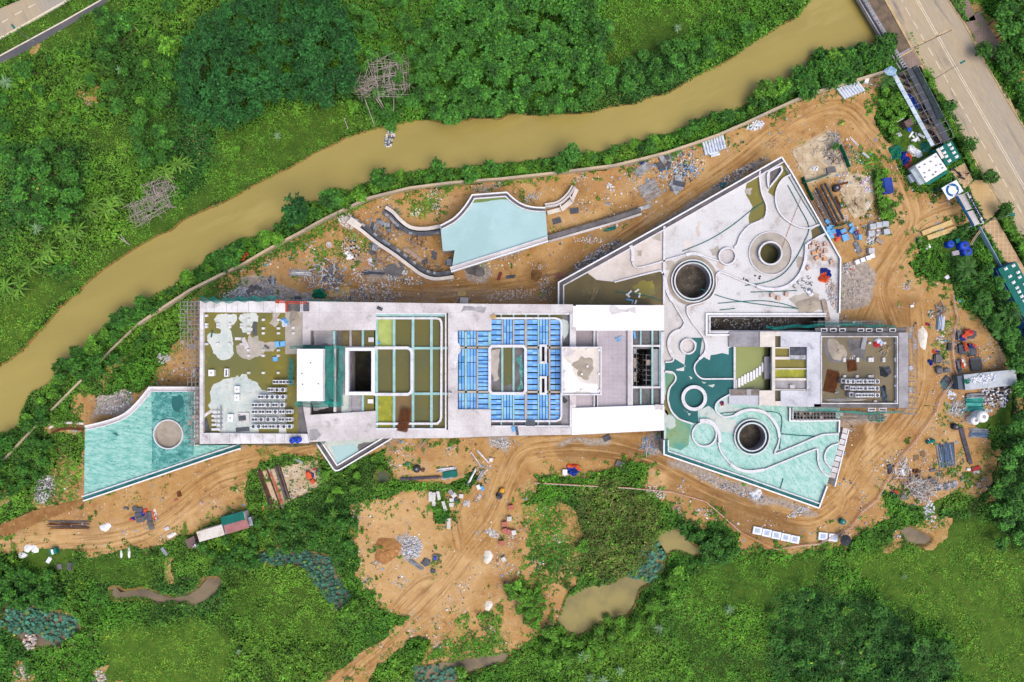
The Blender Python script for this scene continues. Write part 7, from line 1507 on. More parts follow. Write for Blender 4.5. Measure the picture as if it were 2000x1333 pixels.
for n, L, W, r, m, x, y, a, lb in [(26,4.6,4.2,.07,[STEEL,POLEM,WOODG],1269,373,30,'large bundle of grey steel tubes on the bare slope above the podium'),(16,4,2,.07,[STEEL,POLEM],1255,331,40,'smaller bundle of grey tubes near the boundary wall'),(10,4.4,.9,.09,[STEEL],1252,408,18,'dark plank bundle at the end of the straight retaining wall'),(20,5,1.6,.06,[WHITEP,STEEL,POLEM],586,534,-3,'bundle of thin white tubes on the soil left of the pavilion'),(9,5.2,.9,.12,[STEEL,DGB],730,534,0,'stack of long grey steel channels left of the pavilion'),(24,5.6,4.0,.075,[SLATE,SLATE,STEEL,DGB],1847,889,-83,'big bundle of slate blue pipes on the eastern yard'),(14,4.4,2.2,.07,[SLATE,STEEL,SLATE],1911,846,-2,'square stack of slate blue pipes beside the long dark beam'),(16,4.2,3.0,.13,[TEALBX,mat('aqua_pipe', (96, 190, 178), (70, 170, 160), 1)],1902,790,0,'stack of bright teal pipes in the rubbish yard'),(14,4.2,1.0,.12,[DGB,STEEL],1904,773,2,'grey pipe stack just above the teal pipes'),(8,4.4,.9,.1,[STEEL,WHITEP],873,917,8,'pale aluminium beam stack at the edge of the green strip'),(7,3.6,.8,.1,[STEEL,POLEM],877,932,12,'pale beam stack below the dark green plate'),(5,4.2,.4,.1,[STEEL,WHITEP],922,930,62,'long thin aluminium beams pointing up the track'),(6,2.8,.8,.1,[STEEL,POLEM],940,928,62,'shorter aluminium bundle beside the long beams'),(3,4,.3,.08,[POLEM,WHITEP],930,898,-52,'two thin beams crossing the dirt beside the track'),(3,4.2,.3,.08,[POLEM,WHITEP],943,892,-45,'thin pinkish beams right of the crossing ones'),(10,3.6,.9,.05,STEEL,813,1103,-35,'bundle of slim grey poles below the stone heap'),(10,10,2.0,.05,[DGREY,RUST],135,1025,0,'thin dark rods laid out on the orange dirt at left'),(6,6.5,.9,.08,[DGREY],1886,700,90,'long grey rail left of the white container roof') ][:-1]:
    put1(bars(n, L, W, r, m, 2, .07, .4), 'pipe_stack', x, y, a, lb, 'pipes')
put1(bars(4, 9.8, .9, .2, [mat('dark_beam', (96, 92, 104), (78, 74, 84), 1)], 1, .005, .1), 'steel_beam', 1884.5, 870, -75, 'long dark steel beam standing alone between drum and pipe stacks', 'beam'); put1(bars(2, 9.6, .55, .2, [mat('dark_beam', (96, 92, 104))], 1, .005, .1), 'steel_beam', 821, 934, 3, 'long dark beam along the lower edge of the small clearing', 'beam')
put1(stack(3.6, 1.5, .3, GREENR, 1), 'green_plate', 879, 926, 8, 'dark green plate lying on the beam stacks', 'plate', .35)
for y, L, x in [(418,0,1610),(414,0,1618),(410,0,1626),]: pass
for i, (x, y) in enumerate([(1612,403),(1621,398),(1629,394)]): group_pipes([(x, y, -63)], 9.4, .22, ['leftmost','middle','rightmost'][i]+' of three long dark steel pipes on the brown rack beside the pad', None, mat('dark_pipe', (74, 84, 92), (58, 66, 74), 1)) 
put1(bars(16, 10.5, 3.4, .08, [RUST, RUST, DGREY, WOODG], 1, .02, .6), 'rusty_bars', 1606, 410, -63, 'rusty brown bars beside the three dark pipes', 'bars'); put1(bars(4, 3.6, .8, .08, RUST, 1, .02, .2), 'rusty_bars', 1637, 398, -66, 'short rusty beams on the sandy pad', 'bars'); put1(stack(3.4, .5, .3, RUST, 1), 'rusty_bars', 1642, 361, 16, 'rusty brown beam at the top of the sandy pad', 'beam')
PADM = mat('tan_concrete_pad', (214, 196, 164), (188, 164, 130), .35, (.4, .6), (140, 122, 104), .8, (.56, .68), lines=(3.4, 3.0, .05, (150, 126, 98), .6), micro=.16)
for pts, lb in (([(1546,295),(1619,255),(1636,266),(1659,325),(1650,335),(1622,344),(1600,350),(1578,358),(1568,340)], 'upper tan concrete pad right of the podium, scattered with scrap'), ([(1650,347),(1675,338),(1702,350),(1705,392),(1688,420),(1668,428),(1652,402),(1640,372)], 'lower tan concrete pad with white sack heaps beside the pipe rack')):
    b = MB(); b.prism(PL(ragged(pts, .05, 3)), -.3, .13, PADM); b.poly(PL(ragged([(p[0]*.45+q[0]*.55, p[1]*.45+q[1]*.55) for p, q in zip(pts[:4], pts[3:7])], .2, 3)), .136, SAND); tag(b.build('concrete_pad'), lb, 'pad')
put1(tangle(60, 2.6, .05, 2.0, [STEEL, WOODG, STONE, SLATE], .5), 'scrap_heap', 1626, 276, 0, 'tangle of grey scrap at the tip of the upper concrete pad', 'scrap'); put1(tangle(36, 2.4, .06, 2.2, [STEEL, DGREY, RUST, STONE], .4), 'scrap_heap', 1627, 305, 0, 'scattered scrap pieces along the right side of the upper pad', 'scrap'); put1(stack(2.2, 1.4, .5, DGREY, 2), 'plate_stack', 1622, 333, 10, 'dark rusted plate stack at the bottom of the upper pad', 'plates')
for x, y, lb in [(1586,331,'left white sack pallet at the bottom of the upper pad'),(1594,330,'right white sack pallet at the bottom of the upper pad')]: put1(rocks(12, .5, .6, .28, [WHITEP, CP], .5), 'sack_pallet', x, y, 0, lb, 'sacks')
for x, y, rx, ry, lb in [(1684,358,1.4,.7,'upper white sack heap on the sandy pad'),(1695,352,.8,1,'right white sack heap on the sandy pad'),(1695,371,1.2,.9,'lower white sack heap on the sandy pad')]: put1(rocks(20, rx, ry, .28, [WHITEP, CP, mat('pink_sack', (226, 190, 216))], .4), 'sack_heap', x, y, 0, lb, 'sacks')
b = stack(2.3, 3.7, 1.6, BLUET, 2, .05); b.box((.1, .2, 1.58), (1.9, 3.1, .16), BLUET, .05); b.box((-.2, -.5, 1.7), (1.2, 1.6, .14), BLUET, .2); put1(b, 'tarpaulin', 1727, 366, 8, 'dark blue tarpaulin wrapped over a stack in the green strip', 'tarpaulin')
b = MB()
for s in (-.4, .4): b.bar((s, -.9, .1), (s, .9, .1), .06, WHITEP)
for i in range(5): b.bar((-.4, -.8+.4*i, .1), (.4, -.8+.4*i, .1), .05, WHITEP)
o = put1(b, 'ladder', 1651, 428, 4, 'short pale ladder at the foot of the dark pipes', 'ladder'); clone(o, 1695, 403, 30, None, 'small ladder frame at the right of the sandy pad')
put1(bars(3, 3, .6, .07, [WHITEP, PALE], 1, .1, .3), 'loose_pipes', 1668, 278, -50, 'pale pipes on the slope right of the upper pad', 'pipe'); group_pipes([(1689,304,-40)], 1.9, .3, 'single pale drum-like pipe in the green strip', None, PALE)
# light blue boards area below the pads
for x, y, w, l, r, lb in [(1614,434,.8,1.1,35,'single light blue board above the board heap'),(1622,444,1.2,.8,-10,'light blue board at the top of the board heap'),(1616,450,.9,1.6,10,'tall light blue board left in the heap'),(1625,453,1.2,1,15,'light blue board in the middle of the heap'),(1620,462,1.4,1.4,25,'light blue board stack at the podium edge'),(1645,452,1.4,.9,30,'light blue board right of the orange straps'),(1649,465,1.5,1.6,20,'large light blue board stack on brown soil'),(1662,450,.8,1.6,-30,'light blue board beside the frame ladder'),(1678,464,.8,1.3,5,'light blue board right of the frame ladder'),(1660,440,1,.7,30,'small light blue board above the frames')]: put1(stack(w, l, .6, LBLUE, 3, .04), 'insulation_board', x, y, r, lb, 'board')
put1(tarp(2.6, 2.8, .5, ORANGE, BLUET, split=.45), 'tarpaulin', 1634, 459, 30, 'orange and dark blue strapping heap among the light blue boards', 'tarpaulin'); put1(tarp(1.4, 1.4, .5, BLUET, ORANGE, split=.6), 'tarpaulin', 1671, 455, 0, 'small blue and orange bundle beside the frames', 'tarpaulin')
for x, y, r, L, lb in [(1670,459,-70,2.8,'grey steel frame rack beside the light blue boards'),(1674,484,-65,2.8,'grey steel frame rack below the light blue boards')]: put1(bars(7, L, 1.2, .07, [STEEL, SLATE], 2, .02, .1), 'frame_rack', x, y, r, lb, 'rack')
def pallet(m, w=1.45, l=1.3, h=.9, layers=3): return [('pallet_base', stack(w, l, .15, WOOD, 1, 0)), ('load', _lift(stack(w, l, h, m, layers, .04), .15))]
def _lift(b, d): b.v = [(x, y, z+d) for x, y, z in b.v]; return b
def pallets(lst, m, nm, lb, gr, cat='pallet', **k):
    o = None
    for x, y, r in lst:
        if o is None: o = put2(pallet(m, **k), nm, x, y, r, lb, cat, None, gr)
        else: clone(o, x, y, r)
pallets([(1701,444,8),(1713,441,4),(1725.5,439,2),(1698,457.5,3),(1727.5,454,8),(1698,491,5)], mat('pale_grey_pavers', (198, 204, 208), (176, 180, 186), 2), 'paver_pallet', 'pale grey paver pallet in the rows right of the board heap', 'paver pallets on the eastern dirt')
pallets([(1671,513,20),(1681.5,509,15),(1692,505,12),(1700,501,14)], WHITEP, 'block_pallet', 'white carton pallet in the slanting line of four on the dirt', 'slanting line of white pallets', w=1.05, l=1.05, h=.8)
put1(rocks(40, 1.3, .8, .28, [STONEW, PALE, GREY], .5), 'broken_pallet', 1711, 455, 25, 'collapsed pallet of pale pavers between the neat ones', 'pavers'); put1(rocks(60, 1.2, 1.1, .26, [STONEW, PALE, NET], .4), 'broken_pallet', 1700, 470, 0, 'scattered pale pavers with a green net', 'pavers'); put1(stack(1.8, 1.0, .6, WOODG, 2), 'timber_crate', 1716, 472, -30, 'brown timber crate below the collapsed pallet', 'crate'); put1(rocks(50, .8, 1.3, .22, [STONEW, GREY], .3), 'rubble_heap', 1652, 524, 10, 'narrow heap of grey rubble at the podium corner', 'rubble')
for x, y, L, r, lb in [(1828,446,7.6,20,'upper of two long tan timber boards near the gate'),(1838,456,7.4,20,'lower of two long tan timber boards near the gate')]: put1(stack(L, 1.15, .5, mat('fresh_timber', (222, 192, 132), (202, 170, 112), .8), 2, .02), 'timber_board', x, y, r, lb, 'board')
put1(sheets(6, .5, 4, [STEEL, GREY], .8, .03), 'plank_stack', 1834, 451, 20, 'grey planks between the two long timber boards', 'planks')
put1(tarp(1.3, 1.3, .3, NET, WHITEP), 'tarpaulin', 1794, 470, 0, 'torn teal sheet at the end of the timber boards', 'tarpaulin'); put1(stack(1.1, 1.0, .6, WHITEP, 2), 'carton', 1810, 483, 30, 'white box left of the blue water tanks', 'box'); put1(stack(1.6, 1.1, .6, PALE, 2), 'carton', 1864, 495, 12, 'beige box between the blue water tanks', 'box'); put1(stack(1.0, 1.0, .9, TEALBX, 2), 'green_bin', 1866, 472, 10, 'dark teal bin beside the blue water tanks', 'bin'); put1(stack(1, .9, .3, WHITEP, 1), 'carton', 1848, 542, 35, 'white sheet lying in the shrubs below the tanks', 'sheet'); put1(stack(1.25, .75, .3, LBLUE, 2), 'carton', 1877, 588, -10, 'light blue box on the dirt beside the orange hose', 'box'); put1(stack(.8, .6, .3, WHITEP, 1), 'carton', 1780, 598, 10, 'small white box on the wide dirt area', 'box')
# shanty between cabins and shelter
put1(stack(2.2, 1.6, 2.0, mat('brown_roof', (120, 98, 92), (104, 84, 80), 1), 1), 'small_hut', 1768, 245, 28, 'small brown roofed hut behind the motorcycle shelter', 'hut'); put1(stack(1.5, 1.1, 1.2, WHITEP, 2), 'carton', 1754, 233, 25, 'white box above the small brown hut', 'box')
for x, y, lb in [(1747,255,'upper pallet of yellowish bricks by the small hut'),(1751,266,'lower pallet of yellowish bricks by the small hut')]: put1(bars(5, 1.2, 1.9, .14, [WOOD, STONEW], 2, .02, .05), 'brick_stack', x, y, 120, lb, 'bricks')
b = MB(); b.lathe((0, 0, .4), [(.5, 0), (.5, .3), (.35, .34), (.001, .3)], BLUETK, 14); put1(b, 'round_basin', 1773, 255, 0, 'round blue basin beside the small hut', 'basin', 2.0)
put1(tarp(3.0, 3.4, .9, NETD, NET, split=.5), 'tarpaulin', 1749, 297, 20, 'bright green net heap at the edge of the dirt track', 'net'); put1(tarp(2.6, 3.0, .9, BLUET, ORANGE, split=.62, ang_=-.4), 'tarpaulin', 1769, 309, 25, 'blue and orange tarpaulin heap left of the white cabin', 'tarpaulin'); put1(tarp(3.8, 2.0, .6, WHITEP, CP), 'tarpaulin', 1786, 297, -35, 'white plastic sheet heap above the white cabin', 'tarpaulin'); put1(tarp(2.4, 2.4, .5, GUTT, NETD), 'tarpaulin', 1808, 287, 0, 'dark teal net at the lower end of the white lean-to', 'net')
put1(sheets(8, .5, 1.8, [WHITEP, STEEL, DGREY], 1.2, .06), 'scrap_sheets', 1790, 265, 30, 'white and grey scrap sheets beside the lean-to', 'scrap'); put1(stack(1.6, 1.2, .5, DRED, 2), 'crate', 1772, 325, 28, 'dark red crate below the blue and orange heap', 'crate'); put1(stack(1.3, 2.0, .9, CP, 2), 'carton', 1778, 349, 30, 'pale appliance box left of the grey canopy', 'box')
# ---- western side
def formwork(x, y, w, l, r, lb, m=DGB): put1(sheets(4, w, l, [m, STEEL, DGREY], .25, .06), 'formwork_stack', x, y, r, lb, 'formwork')
for x, y, w, l, r, lb in [(741,435,1.2,2.0,0,'grey formwork panels between the two retaining walls'),(757,441,1.3,1.8,20,'grey formwork sheet heap right of the first one'),(728,445,.9,2.2,40,'leaning formwork panel at the wall corner'),(777,440,1.5,1.8,10,'square grey formwork box at the upper curved wall'),(848,500,.8,2,5,'narrow formwork panel under the pavilion edge'),(876,512,1.2,2,40,'dark formwork panel in the pavilion corner'),(732,482,1.6,2.0,35,'dark formwork panel outside the S-shaped wall'),(728,492,1.4,1.2,10,'bluish formwork pile below the dark panel'),(829,511,.9,1.4,40,'formwork plate on the orange soil inside the curve')]: formwork(x, y, w, l, r, lb)
put1(bars(9, 5.4, 1.1, .06, [WOODG, mat('pinkish_timber', (206, 180, 172)), WOOD], 2, .06, .4), 'timber_stack', 808, 497, -38, 'pinkish timber battens beside the lower curved wall', 'timber'); put1(bars(6, 2.2, 1.0, .06, [WOODG, WOOD], 1, .08, .3), 'timber_stack', 779, 457, 55, 'short timbers sticking out of the upper curved wall', 'timber')
put1(stack(3.2, 1.6, .35, CREAM, 2), 'concrete_slab', 693, 437, -36, 'pale concrete slab at the outer end of the S-shaped wall', 'slab', 1.2); put1(rocks(130, 2.4, 1.6, .3, [STONEW, WSAND, CREAM], .4), 'rubble_heap', 678, 432, -40, 'white rubble at the outer end of the S-shaped wall', 'rubble'); put1(stack(.7, 2.0, .3, WOODG, 2), 'plank_ramp', 776, 516, 30, 'grey footbridge plank against the S-shaped wall', 'plank')
b = MB(); b.lathe((0, 0, 0), [(.65, 0), (.65, .8), (.5, .8), (.5, .1), (.001, .1)], PALE, 18); put1(b, 'manhole_ring', 644, 479, 0, 'round pale manhole ring among weeds', 'manhole ring')
for i, (x, y, r) in enumerate([(678,494,30),(682,499,25),(681,505,15),(687,504,25)]): put1(stack(.95, .65, .3, WHITEP, 1), 'white_slab', x, y, r, 'white block in the small cluster by the weeds', 'block', None, 'white blocks by the weeds')
put1(rocks(130, 2.2, 3.0, .24, [DGREY, STONE, BLACK, STONEW], .3), 'rubble_heap', 685, 488, 20, 'dark rubble heap beside the white blocks', 'rubble'); put1(tangle(70, 2.6, .07, 3.6, [STEEL, SLATE, WHITEP, DGB], .6), 'scrap_heap', 642, 536, 0, 'large tangle of grey formwork scrap left of the pavilion', 'scrap'); put1(rocks(120, 3.4, 2.6, .26, [STEEL, SLATE, STONEW, DGB], .4), 'scrap_heap', 645, 540, 0, 'grey blocky scrap under the large tangle', 'scrap')
put1(rocks(50, 1.6, 2.2, .22, [PINKB, STONEW, PALE], .3), 'rubble_heap', 700, 538, 0, 'pinkish rubble right of the grey scrap tangle', 'rubble'); put1(tarp(1.3, 2.2, .4, mat('floral_cloth', (226, 170, 190), (236, 226, 236), 3), WHITEP), 'tarpaulin', 724, 513, 20, 'pink and white cloth heap below the weeds', 'cloth'); put1(mound(2.6, 2.2, .4, DGREY), 'mortar_heap', 770, 528, 0, 'dark mortar heap at the foot of the S-shaped wall', 'mortar heap', smooth=True); put1(rocks(14, .7, .7, .28, [WHITEP, CP], .3), 'sack_heap', 791, 533, 20, 'small white sack heap under the wall bend', 'sacks'); put1(rocks(14, .45, .9, .22, [mat('pink_sack', (226, 190, 216)), STONEW], .3), 'sack_heap', 761, 544, 0, 'little pink and white sack heap on brown dirt', 'sacks')
put1(mound(2.2, 1.8, .7, DGREY), 'mortar_heap', 928, 527, 0, 'dark grey aggregate heap on the pale mortar pad', 'aggregate heap', smooth=True); put1(mound(1.6, 1.2, .45, mat('brown_earth', (128, 92, 50), (104, 74, 42), 1.2)), 'earth_heap', 1047, 538, 0, 'brown earth heap between pavilion and podium', 'earth heap', smooth=True)
for x, y, r, m, lb in [(976,540,70,DRED,'dark red trough pair on the dirt below the pavilion'),(997,541,5,DGB,'grey plank right of the dark red troughs'),(902,574,0,WOOD,'yellowish timber stack near the upper roof edge'),(906,587,-3,PALE,'pale board stack touching the upper roof edge'),(1122,412,5,DGB,'grey formwork plate right of the pavilion'),(1088,432,15,DGB,'dark formwork heap at the right corner of the pavilion')]: put1(stack(2.0, .7 if m in (DRED, DGB) and x < 1000 else 1.3, .35, m, 2, .06), 'board_stack', x, y, r, lb, 'boards')
put1(tarp(3.2, .9, .4, NET, TEALP), 'tarpaulin', 1191, 448, 17, 'rolled teal net lying below the straight retaining wall', 'net'); put1(stack(1.0, 1.5, .15, GUTT, 1), 'teal_plate', 1412, 361, -35, 'small dark teal plate at the foot of the podium parapet', 'plate')
put1(stack(2.2, 3.4, .1, SAND, 1), 'concrete_slab', 491, 555, -4, 'pale concrete slab set in the weeds above the left roof', 'slab'); formwork(489, 566, 1.0, 2.2, 40, 'slate blue formwork boards below the pale slab'); formwork(504, 561, .9, 2.1, 0, 'upright pair of slate formwork boards'); formwork(532, 549, .7, 2.4, 20, 'lone slate board on the brown soil'); formwork(582, 584, .8, 1.6, -25, 'slate boards beside the bundled green net')
put1(tangle(40, 2.4, .06, 1.8, [STEEL, CP, WHITEP], .5), 'scrap_heap', 470, 574, 0, 'pale blue twisted metal scrap above the green netted edge', 'scrap'); put1(stack(5, 2.2, .15, WOOD, 1), 'plywood_sheet', 663, 571, 2, 'tan plywood sheet right of the bundled green net', 'plywood'); put1(rocks(420, 9, 1.7, .2, [STONEW, PINKB, STONE, DGREY, STEEL], .3), 'rubble_heap', 710, 578, 0, 'long strip of mixed rubble along the upper edge of the main building', 'rubble'); put1(rocks(260, 8, 1.6, .24, [STONEW, STONE, STEEL, PALE], .3), 'rubble_heap', 490, 578, 0, 'pale rubble strip above the left roof', 'rubble')
put1(rocks(240, 6.5, 1.2, .22, [DGREY, STONE, SLATE, STONEW], .3), 'rubble_heap', 1165, 498, 32, 'dark rubble along the podium wall below the dirt track', 'rubble'); put1(rocks(200, 7.5, 1.0, .22, [DGREY, STONE, SLATE, STONEW], .3), 'rubble_heap', 1440, 340, 30, 'dark rubble along the upper podium wall', 'rubble'); put1(rocks(40, 1.0, .9, .22, [BRICK, mat('pink_rubble', (186, 130, 122))], .4), 'brick_heap', 1093, 541, 0, 'reddish brick heap at the left podium corner', 'bricks')
for x, y, n, rx, ry, lb in [(1300,330,120,3.4,2.2,'mixed grey and white scrap heap beside the boundary wall'),(1335,320,160,3,3.2,'colourful rubbish heap below the boundary wall'),(1345,338,110,2.4,2.4,'white and grey rubbish at the lower end of the heap')]: put1(rocks(n, rx, ry, .26, [STONEW, STEEL, DGB, PINKB, LBLUE, PALE], .5), 'rubbish_heap', x, y, 0, lb, 'rubbish')
put1(sheets(6, 1.6, 3.4, [DGB, SLATE, STEEL], .8, .08), 'formwork_stack', 1320, 361, 30, 'dark slate formwork sheets on the slope', 'formwork'); put1(sheets(7, 1.4, 2.6, [DGB, STEEL, WOODG], 1.2, .08), 'formwork_stack', 1298, 316, 10, 'dark grey panels against the boundary wall', 'formwork'); put1(sheets(4, 1.3, 1.1, [WOODG, PINKB], .6, .08), 'plank_stack', 1327, 327, 20, 'pinkish board squares in the rubbish', 'boards'); put1(tarp(1.8, 1.0, .3, BLUET, BLUET), 'tarpaulin', 1257, 320, 5, 'small blue tarpaulin by the boundary wall', 'tarpaulin'); put1(rocks(16, .8, 1.6, .3, [WHITEP, STONEW], .3), 'stone_heap', 1192, 367, 20, 'white stones on the bare orange slope', 'stones')
put1(rocks(30, 1.6, .8, .3, [ORANGE, DRED], .4), 'orange_cloth', 472, 502, 30, 'orange scrap caught in the bank shrubs', 'scrap', .9)
# ---- south west yard
ct = thing('site_container', 'rusty white shipping container standing beside the two coloured cabin', 'container', (0, 0, 0)); b = MB(); b.box((0, 0, .1), (6.0, 2.4, 2.4), RUSTW)
for i in range(12): b.box((-2.7+i*.49, 0, .3), (.16, 2.46, 2.0), RUSTW)
b.build('body', ct); b = MB(); b.box((0, 0, 2.5), (6.05, 2.44, .12), RUSTW); b.build('roof', ct); b = MB(); b.box((3.03, .55, .2), (.06, 1.05, 2.2), GREY); b.box((3.03, -.55, .2), (.06, 1.05, 2.2), GREY); b.build('door', ct); place(ct, G_(421, 1036), ang(16))
sc_ = thing('site_cabin', 'site cabin with a roof half green and half dull red', 'cabin', (0, 0, 0)); b = MB(); b.box((0, 0, 0), (5.4, 3.6, 2.5), PALE); b.wall(rect(-1, -1.82, 1, -1.82)[:2], .2, 2.1, VOID, False); b.build('wall', sc_)
b = MB(); b.face([(-2.9, .1, 2.75), (2.6, .1, 2.75), (2.6, 2.1, 2.5), (-2.9, 2.1, 2.5)], GREENR); b.build('green_roof_half', sc_); b = MB(); b.face([(-2.6, -2.0, 2.5), (2.9, -2.0, 2.5), (2.9, .1, 2.75), (-2.6, .1, 2.75)], REDR); b.build('red_roof_half', sc_); b = MB(); b.box((3.3, -.8, 0), (.8, 2.0, 2.0), STEEL); b.build('side_tank', sc_); place(sc_, G_(467, 1016), ang(16))
put1(stack(2.2, 2.4, 1.6, mat('brown_roof', (120, 98, 92)), 1), 'small_hut', 379, 1056, -65, 'small brown topped hut left of the white container', 'hut'); put1(rocks(14, .8, .8, .22, [WHITEP, mat('pink_sack', (226, 190, 216)), NAVY], .2), 'sack_heap', 383, 1064, 0, 'coloured rags on the small brown hut', 'rags', 1.6)
gb = [('body', stack(1.6, 1.3, 1.2, TEALBX, 1)), ('lid', _lift(stack(.5, 1.2, .15, WHITEP, 1), 1.2))]; put2(gb, 'green_bin', 110, 1075, 15, 'green skip bin with a white flap at the edge of the left clearing', 'bin')
for x, y, w, l, r, m, lb in [(274,996,1.9,1.2,5,DGB,'dark grey board stack at the top of the left yard cluster'),(264,993,1.3,1.1,30,DGB,'small dark board at the left of the yard cluster'),(272,1005,2.1,.9,8,DGB,'flat dark board stack in the middle of the yard cluster'),(276,1014,2.1,1.3,10,DGB,'lower left dark board stack of the yard cluster'),(291,1006,1.3,2.1,5,DGB,'tall dark board stack at the right of the yard cluster'),(295,1025,1.2,2,20,DGB,'dark boards below the yard cluster'),(248,993,1.3,.6,-10,DGB,'lone dark board left of the yard cluster'),(344,978,1,.55,35,BRICK,'small reddish block on the bare dirt'),(394,983,1.0,.7,-40,PINKB,'pinkish sheet on the bare dirt right of centre'),(327,1032,1.7,.9,25,PALE,'pale slab on the left clearing'),(336,1046,2.2,.9,30,WSAND,'pale broken slab beside the other on the left clearing'),(351,965,.9,1.1,10,RUST,'rusty box on the dirt below the annex'),(322,1077,.8,2.2,35,STEEL,'grey metal sheet at the edge of the weeds'),(118,1107,1.4,1.2,10,DGB,'dark rubber sheet in the weeds below the green bin'),(137,1106,1,1.9,-5,DGB,'dark tall rubber sheet in the weeds'),(97,1094,.9,1.6,-30,WHITEP,'white rolled sheet in the weeds by the bin')]: put1(pile(5, w, l, .4, [m, m, DGREY if m is DGB else m]), 'board_stack', x, y, r, lb, 'boards')
put1(tarp(1.6, 2.0, .45, BLUET, ORANGE, split=.5), 'tarpaulin', 282, 1001, 0, 'blue and orange cover inside the left yard cluster', 'tarpaulin'); put1(tarp(.9, 2.6, .35, ORANGE, WHITEP, split=.55), 'tarpaulin', 302, 1005, 5, 'orange and white strip at the right of the yard cluster', 'tarpaulin'); put1(tarp(1.4, .9, .35, ORANGE, BLUET, split=.5), 'tarpaulin', 259, 1014, 15, 'orange flap at the lower left of the yard cluster', 'tarpaulin')
for x, y, rx, ry, lb in [(55,1071,1.2,.9,'white sack heap at the far left of the weeds edge'),(68,1073,1,.9,'white sack heap right of the first one'),(44,1085,1.3,.6,'lower white sack heap at the left weeds edge'),(206,1030,1.2,1.0,'white powder spill on the left clearing'),(252,1080,.35,1.4,'long white sack strip in the grass'),(237,1083,.35,.8,'short white sack strip in the grass')]: put1(mound(rx, ry, .35, WHITEP), 'sack_heap', x, y, 0, lb, 'sacks', smooth=True)
put1(rocks(420, 1.9, 3.6, .2, [STONE, STONEW, GREY, DGREY], .8), 'gravel_pile', 85, 954, -15, 'heap of pale gravel left of the annex', 'gravel'); put1(rocks(200, 4.2, 2.2, .24, [STONEW, STONE, GREY], .3), 'rubble_heap', 228, 785, 30, 'grey rubble slope above the annex roof', 'rubble'); put1(rocks(60, 1.8, 1.2, .3, [STONE, PALE], .3), 'rubble_heap', 318, 700, 0, 'grey stones in the weeds left of the scaffold', 'rubble')
b = MB(); q = PL(catmull([(98,836),(115,828),(140,826),(165,828)], 4)); b.curb(q, .5, 0, .35, CREAM); b.curb(offset(q, -1.4), .5, 0, .35, RUST); b.poly(offset(q, -.2)+offset(q, -1.2)[::-1], .1, BROWNW); tag(b.build('concrete_footing'), 'brown curved footing trench ending at the annex', 'footing')
for x, y, lb in [(58,1253,'pale stone heap beside the lower left lotus pool'),(47,1312,'large pale stone heap at the bottom left edge'),(194,1325,'brown earth and stones at the bottom edge')]: put1(rocks(70, 1.6, 2.0, .32, [STONE, PINKB, CREAM], .4), 'stone_heap', x, y, 0, lb, 'stones')
for x, y, w, m, r, lb in [(119,1012,9,None,0,'')][:0]: pass
# excavator pad
put1(bars(5, 11, 1.0, .14, [RUST, mat('dark_rust', (92, 64, 56), (74, 50, 44), 1)], 1, .01, .2), 'rusty_bars', 521, 959, -70, 'leftmost long rusty girders on the tan concrete pad', 'girder'); put1(bars(4, 10.5, .8, .14, [RUST, WOODG], 1, .01, .2), 'rusty_bars', 537, 953, -70, 'long rusty girders in the middle of the tan pad', 'girder'); put1(bars(6, 9, 1.5, .12, [mat('dark_rust', (92, 64, 56)), DGREY], 1, .01, .2), 'rusty_bars', 552, 944, -72, 'dark brown girders on the right half of the tan pad', 'girder')
put1(bars(1, 8.5, .2, .14, ORANGE, 1, .01, .1), 'orange_strap', 541, 955, -70, 'orange strip along the girders', 'strap', .3); put1(tarp(1.4, 2.4, .4, ORANGE, BLUET, split=.5), 'tarpaulin', 519, 988, -20, 'orange and blue bundle at the lower left of the tan pad', 'tarpaulin')
mc = MB(); mc.box((0, 0, .1), (1.1, 1.6, .6), ORANGE, .2); mc.lathe((.1, .7, .6), [(.5, 0), (.55, .3), (.3, .6), (.001, .62)], ORANGE, 12); hs = MB(); hs.path([(*p, .15) for p in catmull([(-.5,1.2),(.4,.6),(.9,.1),(.5,-.8),(-.2,-.6),(.1,-1.5)], 6)], .18, BLUET); leg_ = MB(); leg_.box((.5, -1.5, 0), (.9, 1, .7), ORANGE, .5)
put2([('body', mc), ('hose', hs), ('hopper', leg_)], 'pump_machine', 605, 929, 15, 'orange pump machine with a coiled blue hose on the tan pad', 'pump'); put1(stack(1.1, 1.6, .4, DGB, 2), 'board_stack', 622, 922, 0, 'dark grey board at the right edge of the tan pad', 'boards'); put1(stack(1, .5, .4, REDT, 1), 'red_can', 617, 916, 10, 'small red box at the top right of the tan pad', 'box'); put1(stack(2, .55, .3, STEEL, 1), 'metal_sheet', 584, 901, -30, 'grey metal plank at the top of the tan pad', 'plank')
